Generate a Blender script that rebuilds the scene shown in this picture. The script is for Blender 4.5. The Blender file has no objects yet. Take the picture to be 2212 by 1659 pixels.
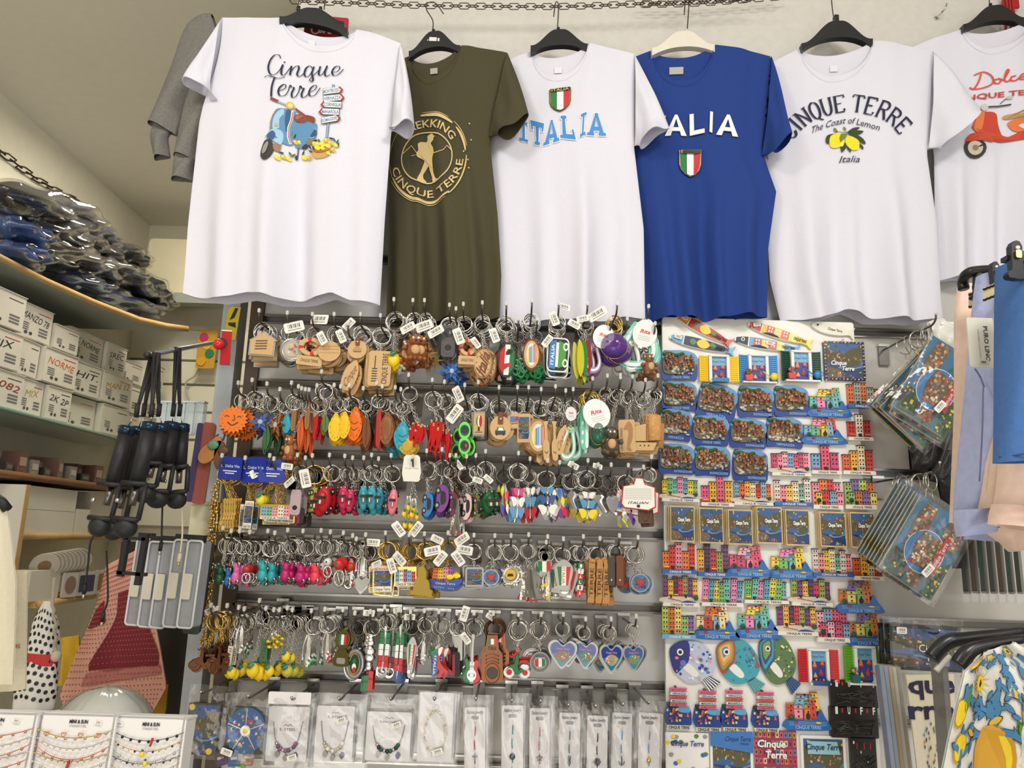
import bpy, math, random
from mathutils import Vector, Matrix, Euler
PI=math.pi; sin=math.sin; cos=math.cos
rnd=random.Random(7)
SC=bpy.context.scene; COL=SC.collection
# ---------------------------------------------------------------- camera
F=1662.0; PITCH=math.radians(11.5); ROLL=math.radians(1.7); EYE=Vector((0,0,1.35))
_cp,_sp,_cr,_sr=cos(PITCH),sin(PITCH),cos(ROLL),sin(ROLL)
_R0=Vector((1,0,0)); _U0=Vector((0,-_sp,_cp)); _F0=Vector((0,_cp,_sp))
_R=_cr*_R0+_sr*_U0; _U=-_sr*_R0+_cr*_U0
cam=bpy.data.objects.new('camera',bpy.data.cameras.new('camera')); COL.objects.link(cam)
cam.data.sensor_width=36; cam.data.lens=36*F/2212; cam.data.clip_start=0.02
cam.matrix_world=Matrix(((_R.x,_U.x,-_F0.x,EYE.x),(_R.y,_U.y,-_F0.y,EYE.y),(_R.z,_U.z,-_F0.z,EYE.z),(0,0,0,1)))
SC.camera=cam
def ray(px,py):
    return (px-1106)*_R-(py-829.5)*_U+F*_F0
def W(px,py,Y):            # point of the real plane y=Y seen at a pixel of the photograph
    d=ray(px,py); return EYE+d*(Y/d.y)
def WX(px,py,X):
    d=ray(px,py); return EYE+d*(X/d.x)
def WZ(px,py,Z):
    d=ray(px,py); return EYE+d*((Z-EYE.z)/d.z)
def PXM(px,py,Y): return ((W(px+5,py,Y)-W(px-5,py,Y)).length)/10
# ---------------------------------------------------------------- light and exposure
SC.view_settings.view_transform='Standard'; SC.view_settings.look='None'
SC.view_settings.gamma=1; SC.view_settings.use_curve_mapping=False
SC.view_settings.exposure=-0.38
wd=bpy.data.worlds.new('world'); SC.world=wd; wd.use_nodes=True
wd.node_tree.nodes['Background'].inputs[0].default_value=(1,.93,.82,1)
wd.node_tree.nodes['Background'].inputs[1].default_value=0.10
def area(name,loc,target,size,power,col,sy=None):
    l=bpy.data.lights.new(name,'AREA'); l.energy=power; l.color=col; l.size=size
    if sy: l.shape='RECTANGLE'; l.size_y=sy
    o=bpy.data.objects.new(name,l); COL.objects.link(o); o.location=loc
    d=Vector(target)-Vector(loc); o.rotation_euler=d.to_track_quat('-Z','Y').to_euler(); return o
area('shop_ceiling_light',(0.6,-0.1,2.72),(0.4,1.75,1.1),0.5,20,(1,.965,.92),0.25)
area('shop_ceiling_light',(-0.8,0.2,2.72),(-0.7,1.75,1.1),0.4,14,(1,.96,.90),0.3)
area('shop_ceiling_light',(1.6,-1.2,2.72),(0.8,1.75,1.0),0.5,16,(1,.955,.90),0.3)
area('alcove_ceiling_light',(-1.15,2.6,2.70),(-1.3,2.7,1.3),0.3,10,(1,.92,.76),0.3)
area('front_fill_light',(1.9,-2.4,1.4),(0.1,1.75,1.1),1.6,27,(.95,.96,1.0),2.0)  # added fill from the front for the dim lower wall, no known source
area('ceiling_fill_light',(-0.6,-1.6,.5),(-0.9,2.2,2.8),1.4,34,(1,.97,.90),1.4)  # added lamp aimed upwards to brighten the ceiling, not a real bounce
# ---------------------------------------------------------------- materials
def lin(c):
    r=[]
    for v in c[:3]:
        v=v/255; r.append(v/12.92 if v<=.04045 else ((v+.055)/1.055)**2.4)
    return (*r,1)
_M={}
def mat(c,rough=.6,metal=0,kind='',sc=40,amt=.0,bump=0,trans=0,alpha=1,coat=0,emit=0):
    key=(tuple(c),rough,metal,kind,sc,amt,bump,trans,alpha,coat,emit)
    if key in _M: return _M[key]
    m=bpy.data.materials.new(('%s_%d_%d_%d'%((kind or ('metal' if metal else 'paint'),)+tuple(int(x) for x in c[:3])))); m.use_nodes=True
    nt=m.node_tree; b=nt.nodes['Principled BSDF']; I=b.inputs
    I['Base Color'].default_value=lin(c); I['Roughness'].default_value=rough; I['Metallic'].default_value=metal
    if trans: I['Transmission Weight'].default_value=trans; I['IOR'].default_value=1.3
    if alpha<1: I['Alpha'].default_value=alpha
    if coat: I['Coat Weight'].default_value=coat
    if emit: I['Emission Color'].default_value=lin(c); I['Emission Strength'].default_value=emit
    if amt or bump:
        tc=nt.nodes.new('ShaderNodeTexCoord'); n=nt.nodes.new('ShaderNodeTexNoise'); n.inputs['Scale'].default_value=sc; n.inputs['Detail'].default_value=4
        nt.links.new(tc.outputs['Object'],n.inputs['Vector'])
        if amt:
            mx=nt.nodes.new('ShaderNodeMix'); mx.data_type='RGBA'; mx.inputs[6].default_value=lin([max(0,v*(1-amt)) for v in c[:3]]); mx.inputs[7].default_value=lin([min(255,v*(1+amt)) for v in c[:3]])
            nt.links.new(n.outputs['Fac'],mx.inputs[0]); nt.links.new(mx.outputs[2],I['Base Color'])
        if bump:
            bp=nt.nodes.new('ShaderNodeBump'); bp.inputs['Strength'].default_value=bump; bp.inputs['Distance'].default_value=.004
            nt.links.new(n.outputs['Fac'],bp.inputs['Height']); nt.links.new(bp.outputs[0],I['Normal'])
    _M[key]=m; return m
def C(r,g,b,rough=.5,**k): return mat((r,g,b),rough,**k)
def cloth(r,g,b): return mat((r,g,b),.9,0,'cotton',260,.04,.25)
STEEL=mat((205,203,198),.22,1,'steel',30,.05); GOLD=mat((230,194,112),.22,1,'brass'); SATIN=mat((168,166,162),.42,1,'satin_steel',30,.05); BRONZE=mat((106,72,54),.32,1,'copper',60,.2)
DSTEEL=mat((120,118,114),.35,1,'dark_steel'); WHITE=C(238,238,236); BLACK=C(24,24,26,.4); DARK=C(38,36,36,.6)
WOOD=mat((203,168,118),.6,0,'light_wood',35,.13); WOOD2=mat((168,124,76),.6,0,'mid_wood',35,.15); LEATH=mat((120,70,40),.6,0,'leather',60,.15,.3)
PLAST=mat((235,236,240),.1,0,'clear_plastic',1,0,0,0,.16); 
def filmmat(name,f0,f1,sc,bump,tint=(1,1,1,1)):
    m=bpy.data.materials.new(name); m.use_nodes=True; nt=m.node_tree; nt.nodes.clear(); N=nt.nodes.new; L=nt.links.new
    out=N('ShaderNodeOutputMaterial'); mx=N('ShaderNodeMixShader'); tr=N('ShaderNodeBsdfTransparent'); gl=N('ShaderNodeBsdfGlossy'); lw=N('ShaderNodeLayerWeight'); mr=N('ShaderNodeMapRange'); no=N('ShaderNodeTexNoise'); bp=N('ShaderNodeBump'); tc=N('ShaderNodeTexCoord')
    no.inputs['Scale'].default_value=sc; no.inputs['Detail'].default_value=3; bp.inputs['Strength'].default_value=bump; bp.inputs['Distance'].default_value=.004; gl.inputs['Roughness'].default_value=.09; tr.inputs[0].default_value=tint; lw.inputs[0].default_value=.35
    mr.inputs['To Min'].default_value=f0; mr.inputs['To Max'].default_value=f1
    L(tc.outputs['Object'],no.inputs['Vector']); L(no.outputs['Fac'],bp.inputs['Height']); L(bp.outputs[0],gl.inputs['Normal']); L(bp.outputs[0],lw.inputs['Normal']); L(lw.outputs['Fresnel'],mr.inputs['Value']); L(mr.outputs[0],mx.inputs[0]); L(tr.outputs[0],mx.inputs[1]); L(gl.outputs[0],mx.inputs[2]); L(mx.outputs[0],out.inputs[0]); return m
FILM=filmmat('clear_film',.015,.55,22,.4); TAGW=C(240,238,230,.7)
# ---------------------------------------------------------------- mesh builder
class MB:
    def __init__(s): s.v=[]; s.f=[]; s.mi=[]; s.m=[]; s.sm=[]
    def mid(s,m):
        if m not in s.m: s.m.append(m)
        return s.m.index(m)
    def add(s,vs,fs,m,smooth=False,xf=None):
        o=len(s.v); k=s.mid(m)
        s.v+=[tuple(xf(Vector(v))) if xf else tuple(v) for v in vs]
        for f in fs: s.f.append([i+o for i in f]); s.mi.append(k); s.sm.append(smooth)
        return s
    def box(s,c,d,m,xf=None,ry=0,tx=1,tz=0):
        x,y,z=[q/2 for q in d]; vs=[(-x,-y,-z),(x,-y,-z),(x,y,-z),(-x,y,-z),(-x*tx,-y,z),(x*tx,-y,z),(x*tx,y,z),(-x*tx,y,z)]
        if ry: vs=[(a*cos(ry)+e*sin(ry),b,-a*sin(ry)+e*cos(ry)) for a,b,e in vs]
        vs=[(a+c[0],b+c[1],e+c[2]) for a,b,e in vs]
        return s.add(vs,[(0,3,2,1),(4,5,6,7),(0,1,5,4),(1,2,6,5),(2,3,7,6),(3,0,4,7)],m,False,xf)
    def prism(s,poly,y0,y1,m,side=None,xf=None):   # polygon in x,z ; y0 front, y1 back
        if m is STEEL: m=SATIN
        n=len(poly); vs=[(p[0],y0,p[1]) for p in poly]+[(p[0],y1,p[1]) for p in poly]
        s.add(vs,[tuple(range(n)),tuple(range(2*n-1,n-1,-1))],m,False,xf)
        return s.add(vs,[(i,i+n,(i+1)%n+n,(i+1)%n) for i in range(n)],side or m,False,xf)
    def flat(s,poly,y,m,xf=None): return s.add([(p[0],y,p[1]) for p in poly],[tuple(range(len(poly)))],m,False,xf)
    def tube(s,pts,r,m,n=8,closed=False,xf=None,cap=True):
        pts=[Vector(p) for p in pts]; N=len(pts); R=r if isinstance(r,(list,tuple)) else [r]*N; vs=[]; up=None
        for i in range(N):
            t=(pts[(i+1)%N]-pts[i-1]) if closed else (pts[min(i+1,N-1)]-pts[max(i-1,0)])
            if t.length<1e-9: t=Vector((0,0,1))
            t.normalize()
            if up is None: up=Vector((0,1,0)) if abs(t.y)<.9 else Vector((1,0,0))
            a=t.cross(up); a=a.normalized() if a.length>1e-6 else Vector((1,0,0)); b=a.cross(t); up=b
            vs+=[pts[i]+R[i]*(cos(2*PI*k/n)*a+sin(2*PI*k/n)*b) for k in range(n)]
        fs=[(i*n+k,i*n+(k+1)%n,((i+1)%N)*n+(k+1)%n,((i+1)%N)*n+k) for i in range(N if closed else N-1) for k in range(n)]
        if cap and not closed: fs+=[tuple(range(n-1,-1,-1)),tuple((N-1)*n+k for k in range(n))]
        return s.add(vs,fs,m,True,xf)
    def torus(s,c,R,r,m,n=24,k=6,sx=1,sz=1,xf=None,axis='y'):
        P=[]
        for i in range(n):
            a=2*PI*i/n; p=(cos(a)*R*sx,0,sin(a)*R*sz) if axis=='y' else ((0,cos(a)*R*sx,sin(a)*R*sz) if axis=='x' else (cos(a)*R*sx,sin(a)*R*sz,0))
            P.append((c[0]+p[0],c[1]+p[1],c[2]+p[2]))
        return s.tube(P,r,m,k,True,xf)
    def ball(s,c,r,m,n=12,k=8,xf=None):
        r=r if isinstance(r,(tuple,list)) else (r,r,r); vs=[(c[0],c[1],c[2]+r[2])]; fs=[]
        for j in range(1,k):
            for i in range(n): a=2*PI*i/n; b=PI*j/k; vs.append((c[0]+r[0]*sin(b)*cos(a),c[1]+r[1]*sin(b)*sin(a),c[2]+r[2]*cos(b)))
        vs.append((c[0],c[1],c[2]-r[2])); L=len(vs)-1
        fs+=[(0,1+i,1+(i+1)%n) for i in range(n)]
        fs+=[(1+j*n+i,1+(j+1)*n+i,1+(j+1)*n+(i+1)%n,1+j*n+(i+1)%n) for j in range(k-2) for i in range(n)]
        fs+=[(L,1+(k-2)*n+(i+1)%n,1+(k-2)*n+i) for i in range(n)]
        return s.add(vs,fs,m,True,xf)
    def grid(s,fn,nu,nv,m,smooth=True,flip=False):
        vs=[fn(i/nu,j/nv) for j in range(nv+1) for i in range(nu+1)]; w=nu+1
        fs=[(j*w+i,j*w+i+1,(j+1)*w+i+1,(j+1)*w+i) for j in range(nv) for i in range(nu)]
        if flip: fs=[f[::-1] for f in fs]
        return s.add(vs,fs,m,smooth)
    def mesh(s,name):
        me=bpy.data.meshes.new(name); me.from_pydata(s.v,[],s.f)
        for m in s.m: me.materials.append(m)
        me.polygons.foreach_set('material_index',s.mi); me.polygons.foreach_set('use_smooth',s.sm); me.update(); return me
def obj(name,mb,parent=None,loc=None,me=None):
    o=bpy.data.objects.new(name,me or mb.mesh(name)); COL.objects.link(o)
    if parent: o.parent=parent
    if loc is not None: o.location=loc
    return o
def tag(o,label,cat,group=None,kind=None):
    o['label']=label; o['category']=cat
    if group: o['group']=group
    if kind: o['kind']=kind
    return o
def empty(name,label,cat,loc=(0,0,0),group=None,rot=(0,0,0)):
    o=bpy.data.objects.new(name,None); o.empty_display_size=.02; COL.objects.link(o); o.location=loc; o.rotation_euler=rot
    return tag(o,label,cat,group)
def struct(name,mb): o=obj(name,mb); o['kind']='structure'; return o
def circ(n,rx=.5,rz=None,cx=0,cz=0,a0=0): rz=rx if rz is None else rz; return [(cx+rx*cos(a0+2*PI*i/n),cz+rz*sin(a0+2*PI*i/n)) for i in range(n)]
def rrect(w,h,r=.1,n=3,cx=0,cz=0):
    o=[]
    for k,(sx,sz) in enumerate(((1,1),(-1,1),(-1,-1),(1,-1))):
        for i in range(n+1): a=PI/2*(k+i/n); o.append((cx+sx*(w/2-r)+r*cos(a),cz+sz*(h/2-r)+r*sin(a)))
    return o
def cat(pts,n=6,closed=False):   # Catmull-Rom through points
    P=[Vector(p) for p in pts]; N=len(P); o=[]
    for i in range(N if closed else N-1):
        p0=P[i-1] if (closed or i>0) else P[0]; p1=P[i]; p2=P[(i+1)%N]; p3=P[(i+2)%N] if (closed or i+2<N) else P[-1]
        for k in range(n):
            t=k/n; o.append(.5*((2*p1)+(p2-p0)*t+(2*p0-5*p1+4*p2-p3)*t*t+(3*p1-p0-3*p2+p3)*t**3))
    if not closed: o.append(P[-1])
    return o
def ipl(xs,ys,x):
    if x<=xs[0]: return ys[0]
    for i in range(1,len(xs)):
        if x<=xs[i]: t=(x-xs[i-1])/(xs[i]-xs[i-1]); return ys[i-1]*(1-t)+ys[i]*t
    return ys[-1]
_T={}
def textgeo(s,bold=0,shear=0,sp=1):   # unit: cap height 1, x from 0..w
    k=(s,bold,shear,sp)
    if k not in _T:
        cu=bpy.data.curves.new('t','FONT'); cu.body=s; cu.resolution_u=2; cu.offset=bold; cu.shear=shear; cu.space_character=sp
        o=bpy.data.objects.new('t',cu); me=o.to_mesh()
        vs=[tuple(v.co) for v in me.vertices]; fs=[tuple(p.vertices) for p in me.polygons]; o.to_mesh_clear(); bpy.data.objects.remove(o)
        x0=min(v[0] for v in vs); x1=max(v[0] for v in vs); h=.70
        _T[k]=([((v[0]-x0),v[1]/h) for v in vs],fs,x1-x0)
    return _T[k]
def text(mb,s,cx,cz,w,h,y,m,bold=0,shear=0,f=None,ry=0,xf=None):  # flat text in x,z centred
    vs,fs,tw=textgeo(s,bold,shear); o=[]
    for a,b in vs:
        x=(a/tw-.5)*w; z=(b-.5)*h
        if ry: x,z=x*cos(ry)-z*sin(ry),x*sin(ry)+z*cos(ry)
        p=(cx+x,y,cz+z); o.append(f(*p) if f else p)
    mb.add(o,fs,m,False,xf)
# ---------------------------------------------------------------- the room
YW=1.75; ZC=2.80; YB=3.52
PLAS=mat((214,211,203),.95,0,'plaster',55,.035,.35); PLASL=mat((222,217,198),.95,0,'plaster',30,.03,.2)
XL=W(540,690,YW).x-.02        # free left end of the middle wall
XW=-1.78
CH=sorted([])
def wbox(name,a,b,m):
    mb=MB(); mb.box([(a[i]+b[i])/2 for i in range(3)],[abs(b[i]-a[i]) for i in range(3)],m); return struct(name,mb)
wbox('wall_back',(XL+.06,YW,0),(2.6,YW+.12,ZC),PLAS)
wbox('wall_left',(XW-.1,-3,0),(XW,YB,ZC),PLASL)
wbox('wall_alcove',(XW-.1,YB,0),(2.6,YB+.1,ZC),PLASL)
wbox('wall_right',(2.6,-3,0),(2.7,YB,ZC),PLAS)
wbox('wall_front',(XW,-3.1,0),(2.6,-3,ZC),PLAS)
wbox('ceiling',(XW,-3,ZC),(2.6,YB,ZC+.1),mat((232,228,216),.95,0,'plaster',30,.02,.15))
wbox('floor',(XW,-3,-.1),(2.6,YB,0),mat((196,186,170),.5,0,'tile',3,.1))
# slatwall of the middle wall: grey boards between metal rails
zr=[W(1106,y,YW-.02).z for y in (705,845,995,1146,1306,1475,1645)]
dz=(zr[0]-zr[6])/6; zr=[zr[0]+dz*.98*3,zr[0]+dz*.98*2,zr[0]+dz*.98]+zr+[zr[6]-dz*k for k in range(1,8)]
PAN=mat((204,203,200),.42,0,'panel',2,.02); RAIL=mat((150,148,142),.28,1,'aluminium',3,.04)
XM=W(1434,1100,YW).x
def panels(x0,x1,zs,y,m,idx):
    for i in range(len(zs)-1):
        mb=MB(); mb.box(((x0+x1)/2,y-.009,(zs[i]+zs[i+1])/2),(x1-x0,.018,zs[i]-zs[i+1]-.014),m)
        struct('wall_panel',mb)
        mb=MB(); mb.box(((x0+x1)/2,y-.003,zs[i+1]),(x1-x0,.006,.014),DSTEEL)
        mb.box(((x0+x1)/2,y-.021,zs[i+1]+.0095),(x1-x0,.008,.004),RAIL); mb.box(((x0+x1)/2,y-.021,zs[i+1]-.0095),(x1-x0,.008,.003),RAIL)
        mb.box(((x0+x1)/2,y-.012,zs[i+1]+.0075),(x1-x0,.018,.002),RAIL)
        struct('trim_%d'%(idx+i),mb)
panels(XL+.03,XM+.15,zr[1:],YW,PAN,1)
zR=[W(1950,y,YW-.02).z for y in (722,1025,1345,1560,1659+250)]
zR=[zR[0]+(zR[0]-zR[1])]+zR
panels(XM+.15,2.55,zR,YW,mat((200,199,194),.5,0,'panel',2,.02),30)
zt=W(560,600,YW).z; mb=MB(); mb.box((XL+.045,YW+.03,zt/2),(.03,.12,zt),mat((78,62,52),.5,0,'brown_trim',10,.1)); struct('trim_60',mb)
mb=MB(); mb.box((W(490,750,YW).x,YW+.03,zt/2),(.040,.05,zt),mat((176,182,188),.4,0,'grey_post',6,.03)); struct('trim_61',mb)
# slatwall in the alcove, behind
XA0=W(250,760,YB-.03).x
za=[W(400,y,YB-.03).z for y in (712,779,831,890,950,1010,1075,1140)]
for i in range(len(za)-1):
    mb=MB(); mb.box(((XA0-.6)/2,YB-.02,(za[i]+za[i+1])/2),(-.6-XA0,.03,za[i]-za[i+1]-.012),mat((232,228,206),.6,0,'panel',3,.03)); struct('wall_panel',mb)
# recessed ceiling spot behind the grey sweatshirt sleeves
p=WZ(352,268,ZC-.004); r=empty('recessed_spotlight','small round recessed spotlight glowing on the ceiling behind grey sleeves','ceiling light',p)
mb=MB(); mb.torus((0,0,0),.045,.008,C(200,190,170),24,6,axis='z'); obj('trim_ring',mb,r)
mb=MB(); mb.add([(.038*cos(2*PI*i/20),.038*sin(2*PI*i/20),-.002) for i in range(20)],[tuple(range(20))],mat((255,244,214),.5,emit=14)); obj('lamp_lens',mb,r)
sp=bpy.data.lights.new('spot_bulb','SPOT'); sp.energy=6; sp.color=(1,.9,.7); sp.spot_size=2.4; sp.shadow_soft_size=.04
so=bpy.data.objects.new('spot_bulb',sp); COL.objects.link(so); so.location=p+Vector((0,0,-.03))
# ---------------------------------------------------------------- T-shirts on the chain
def sstep(a,b,x): t=max(0,min(1,(x-a)/(b-a))); return t*t*(3-2*t)
class Tee:
    def __init__(s,label,cm,Y,sl,nl,nr,sr,L,R,hem,scoop,back,sleeves,seed,bulge=.026,tilt=0,rib=None,name='t_shirt',group='T-shirts hanging from the chain on the wall',hemb=.014):
        s.Y=Y; s.sl,s.nl,s.nr,s.sr=sl,nl,nr,sr; s.L,s.R=L,R; s.hem=hem; s.scoop=scoop; s.back=back; s.bulge=bulge; s.tilt=tilt
        r=random.Random(seed); s.fold=[(r.uniform(1.6,2.4),r.random()*6,.015),(r.uniform(3.3,4.6),r.random()*6,.011),(r.uniform(7,9),r.random()*6,.0025)]; s.skew=r.uniform(-.08,.08)
        s.root=empty(name,label,'t-shirt' if name=='t_shirt' else 'sweatshirt',W((nl[0]+nr[0])/2,(nl[1]+nr[1])/2,Y),group)
        s.o=s.root.location.copy(); s.cm=cm
        NU,NV=64,56
        us=[.5-.5*cos(PI*i/NU)*1 for i in range(NU+1)]
        us=[.35*(.5-.5*cos(PI*i/NU))+.65*i/NU for i in range(NU+1)]
        f=MB(); f.grid(lambda a,b:s.pt(us[round(a*NU)],b,1),NU,NV,cm); f.grid(lambda a,b:s.pt(us[round(a*NU)],b,-1),NU,NV,cm,flip=True)
        # folded hem stitch line: a slightly proud double band
        f.grid(lambda a,b:s.pt(us[round(a*NU)],.957+.043*b,1,.0016),NU,2,cm)
        obj('body',f,s.root)
        for side,(S,A,c1,c2,fw) in sleeves.items(): s.sleeve(S,A,c1,c2,fw,side)
        # rib collar
        rb=MB(); n=28
        def col(a,b,front):
            x=s.nl[0]+(s.nr[0]-s.nl[0])*a; yy=s.neck(x,front)+(-(0 if front>0 else 2)+b*(13 if front>0 else 12))*(.55+.45*sin(PI*a)); u=s.uof(x,yy)
            d=s.dep(x,max(yy,s.topy(x,front)+.1),front)
            return s.P(x,yy,d+(.0025 if front>0 else -.001)*(1 if b<.99 else .2))
        rb.grid(lambda a,b:col(a,b,1),n,3,rib or cm); rb.grid(lambda a,b:col(a,b,-1),n,2,rib or cm)
        obj('collar',rb,s.root)
    def P(s,x,y,d): return W(x,y,s.Y)+Vector((0,-d,0))-s.o
    def neck(s,x,front):
        (x0,y0),(x1,y1)=s.nl,s.nr; a=(x-x0)/(x1-x0); a=max(0,min(1,a)); line=y0+(y1-y0)*a; bot=s.scoop if front>0 else s.back
        k=(1-abs(2*a-1)**2.3)**.62 if front>0 else (1-(2*a-1)**2)**.8
        return line+(bot-(y0+y1)/2)*k
    def topy(s,x,front):
        if x<s.nl[0]: a=(x-s.sl[0])/(s.nl[0]-s.sl[0]); a=max(0,a); return s.sl[1]+(s.nl[1]-s.sl[1])*(a**.8 if s.sl[1]>s.nl[1] else a)
        if x>s.nr[0]: a=(x-s.nr[0])/(s.sr[0]-s.nr[0]); a=min(1,a); return s.nr[1]+(s.sr[1]-s.nr[1])*a**1.3
        return s.neck(x,front)
    def xl(s,y): return ipl([p[1] for p in s.L],[p[0] for p in s.L],y)
    def xr(s,y): return ipl([p[1] for p in s.R],[p[0] for p in s.R],y)
    def boty(s,u): return ipl([p[0] for p in s.hem],[p[1] for p in s.hem],s.hem[0][0]+(s.hem[-1][0]-s.hem[0][0])*u)
    def uof(s,x,y): a,b=s.xl(y),s.xr(y); return max(0,min(1,(x-a)/(b-a)))
    def dep(s,x,y,front):
        u=s.uof(x,y); yt=s.topy(x,1 if front>0 else -1); H=s.hem[0][1]-s.sl[1]; v=max(0,(y-yt)/H); e=max(0,sin(PI*u))**.55
        yy=max(0,(y-(s.nl[1]+s.nr[1])/2)/H); yl=s.topy(x,front) if not (s.nl[0]<x<s.nr[0]) else (s.nl[1]+s.nr[1])/2
        top=min(1,max(0,(y-yl)/H/.13))**.6
        d=s.bulge*e*top*(.55+.45*v)
        g=sum(a*cos(2*PI*k*(u+s.skew*v)+ph) for k,ph,a in s.fold)*e*(.16+1.0*sstep(.28,.9,(y-s.sl[1])/H))
        if front<0: return -d*.55-.02*e*sstep(.5,1,(y-s.sl[1])/H)+g*.3 + s.tilt*(u-.5)
        return d+g+s.tilt*(u-.5)
    def pt(s,u,v,front,off=0):
        # x follows the side edges, y from the shoulder line to the hem
        x0=s.sl[0]+(s.sr[0]-s.sl[0])*u; yt=s.topy(x0,front); yb=s.boty(u)
        y=yt+(yb-yt)*v; xs=s.xl(y)+(s.xr(y)-s.xl(y))*u; k=sstep(0,.35,v); x=x0*(1-k)+xs*k
        x=max(s.xl(y) if y>s.L[1][1] else -9e9,min(x,s.xr(y) if y>s.R[1][1] else 9e9))
        d=s.dep(x,max(y,s.topy(x,front)),front)
        return s.P(x,y,d+off)
    def sleeve(s,S,A,c1,c2,fw,side):
        mb=MB(); n=26; m=14; S,A,c1,c2=[Vector(q) for q in (S,A,c1,c2)]
        def g(a,b,inn=0):
            th=2*PI*a; t=b; M0=(S+A)/2; H0=(S-A)/2; M1=(c1+c2)/2; H1=(c1-c2)/2
            bow=Vector((c1.x-S.x,0)).normalized()*10*sin(PI*t) if abs(c1.x-S.x)>1 else Vector((0,0))
            M=M0.lerp(M1,t)+bow*.35; H=H0.lerp(H1,t)*(1-inn*.06)
            c=cos(th); q=M+H*c; dd=(.014+.018*t)*(1-inn*.1)*sin(th)*(1+.28*sin(3*th+4*t+S.x)*t)
            base=s.tilt*(.5 if side=='r' else -.5)*(1) + fw*t + .004
            q=q+Vector((0,1))*(5*sin(2*th+1.3*S.x)*t)
            fld=.006*cos(2*PI*(c*.9)+2*t+S.x)*sin(PI*min(1,t*1.3+.1))*(1 if sin(th)>0 else .3)
            return s.P(q.x,q.y,base+dd+fld)
        mb.grid(lambda a,b:g(a,b),n,m,s.cm); mb.grid(lambda a,b:g(a,.55+.45*b,1),n,5,s.cm,flip=True)
        mb.grid(lambda a,b:g(a,1,b),n,1,s.cm); obj('sleeve',mb,s.root)
    def surf(s,x,y,e=.0035): return s.P(x,y,s.dep(x,y,1)+e)
    def poly(s,mb,pts,m,e=.0035):
        mb.add([s.surf(p[0],p[1],e) for p in pts],[tuple(range(len(pts)))],m)
    def ribbon(s,mb,pts,w,m,e=.0035):
        N=len(pts); vs=[]
        for i in range(N):
            a=Vector(pts[max(i-1,0)]); b=Vector(pts[min(i+1,N-1)]); t=(b-a); t=t.normalized() if t.length>1e-6 else Vector((1,0)); n=Vector((-t.y,t.x)); ww=w(i/(N-1),t) if callable(w) else w
            p=Vector(pts[i]); vs+=[p+n*ww/2,p-n*ww/2]
        mb.add([s.surf(v.x,v.y,e) for v in vs],[(2*i,2*i+1,2*i+3,2*i+2) for i in range(N-1)],m)
    def txt(s,mb,st,fn,m,bold=0,shear=0,e=.0035):  # fn(s,t): s 0..1 along, t 0..1 cap height -> px
        vs,fs,w=textgeo(st,bold,shear); mb.add([s.surf(*fn(a/w,b),e) for a,b in vs],fs,m)
def hanger(label,Y,x,ytop,yl,yr,m,w,hook,grp=None):   # pixel anchors: body top, ends, wire to the chain
    c=W(x,ytop,Y); r=empty('clothes_hanger',label,'hanger',c,'clothes hangers on the wall chain'); g=PXM(x,ytop,Y)
    (ax,ay),(bx,by)=yl,yr; mb=MB(); top=[]; bot=[]; n=24
    for i in range(n+1):
        a=i/n; xx=ax+(bx-ax)*a; ln=ay+(by-ay)*a; q=abs(2*a-1)
        h=(ay+by)/2-ytop
        top.append((xx,ln-h*(1-sstep(.12,.95,q)))); bot.append((xx,ln+17-(h-14)*(1-q**2.2)*.86 if True else 0))
    pl=top+bot[::-1]; vs=[]
    for dy in (-.009,.009):
        for q in pl: vs.append(W(q[0],q[1],Y)+Vector((0,dy,0))-c)
    N=len(pl); mb.add(vs,[],m)
    mb.f+=[(i,i+1,2*n+1-i-1,2*n+1-i) for i in range(n)]+[(N+i+1,N+i,N+2*n+1-i,N+2*n+1-i-1) for i in range(n)]+[(i,(i+1)%N,(i+1)%N+N,i+N) for i in range(N)]
    k=mb.mid(m); mb.mi+=[k]*(2*n+N); mb.sm+=[False]*(2*n+N); obj('hanger_body',mb,r)
    mb=MB(); mb.tube([W(q[0],q[1],Y)+Vector((0,0,0))-c for q in cat([Vector(h) for h in hook],5)],.0015,mat((110,104,98),.35,1,'wire'),6)
    mb.tube([(0,0,-.002),(0,0,.010)],.004,m,8); obj('wire_hook',mb,r); return r,c
WT=mat((222,222,234),.92,0,'cotton',300,.015,.12); OLV=mat((70,66,44),.92,0,'cotton',300,.05,.15); BLU=mat((26,58,132),.9,0,'cotton',300,.05,.15)
HB=mat((30,30,32),.42,0,'black_plastic',30,.1); HW=mat((226,220,206),.4,0,'cream_plastic',30,.02)
Y1,Y2,Y3,Y4,Y5,Y6=1.575,1.65,1.665,1.67,1.68,1.695
t1=Tee('white T-shirt printed with blue scooter, lemons and Cinque Terre script',WT,Y1,(478,34),(610,38),(772,66),(868,98),
 [(478,34),(428,262),(404,480),(393,632)],[(868,98),(845,300),(832,480),(822,660)],[(393,632),(425,642),(480,650),(545,640),(600,652),(680,650),(720,640),(760,655),(822,662)],106,78,
 {'l':((480,36),(452,222),(400,182),(472,214),.012),'r':((868,100),(848,290),(900,296),(846,300),.03)},3,tilt=.012)
t2=Tee('olive green T-shirt with cream trekking hiker print in a circle',OLV,Y2,(815,140),(884,118),(993,101),(1095,122),
 [(815,140),(838,330),(838,480),(832,690)],[(1095,122),(1058,310),(1075,470),(1083,600),(1079,690)],[(832,690),(900,697),(960,690),(1020,700),(1079,690)],172,134,
 {'l':((815,140),(838,320),(780,290),(830,330),.0),'r':((1096,124),(1056,305),(1141,280),(1074,320),.035)},5,tilt=.03,bulge=.02)
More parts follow.
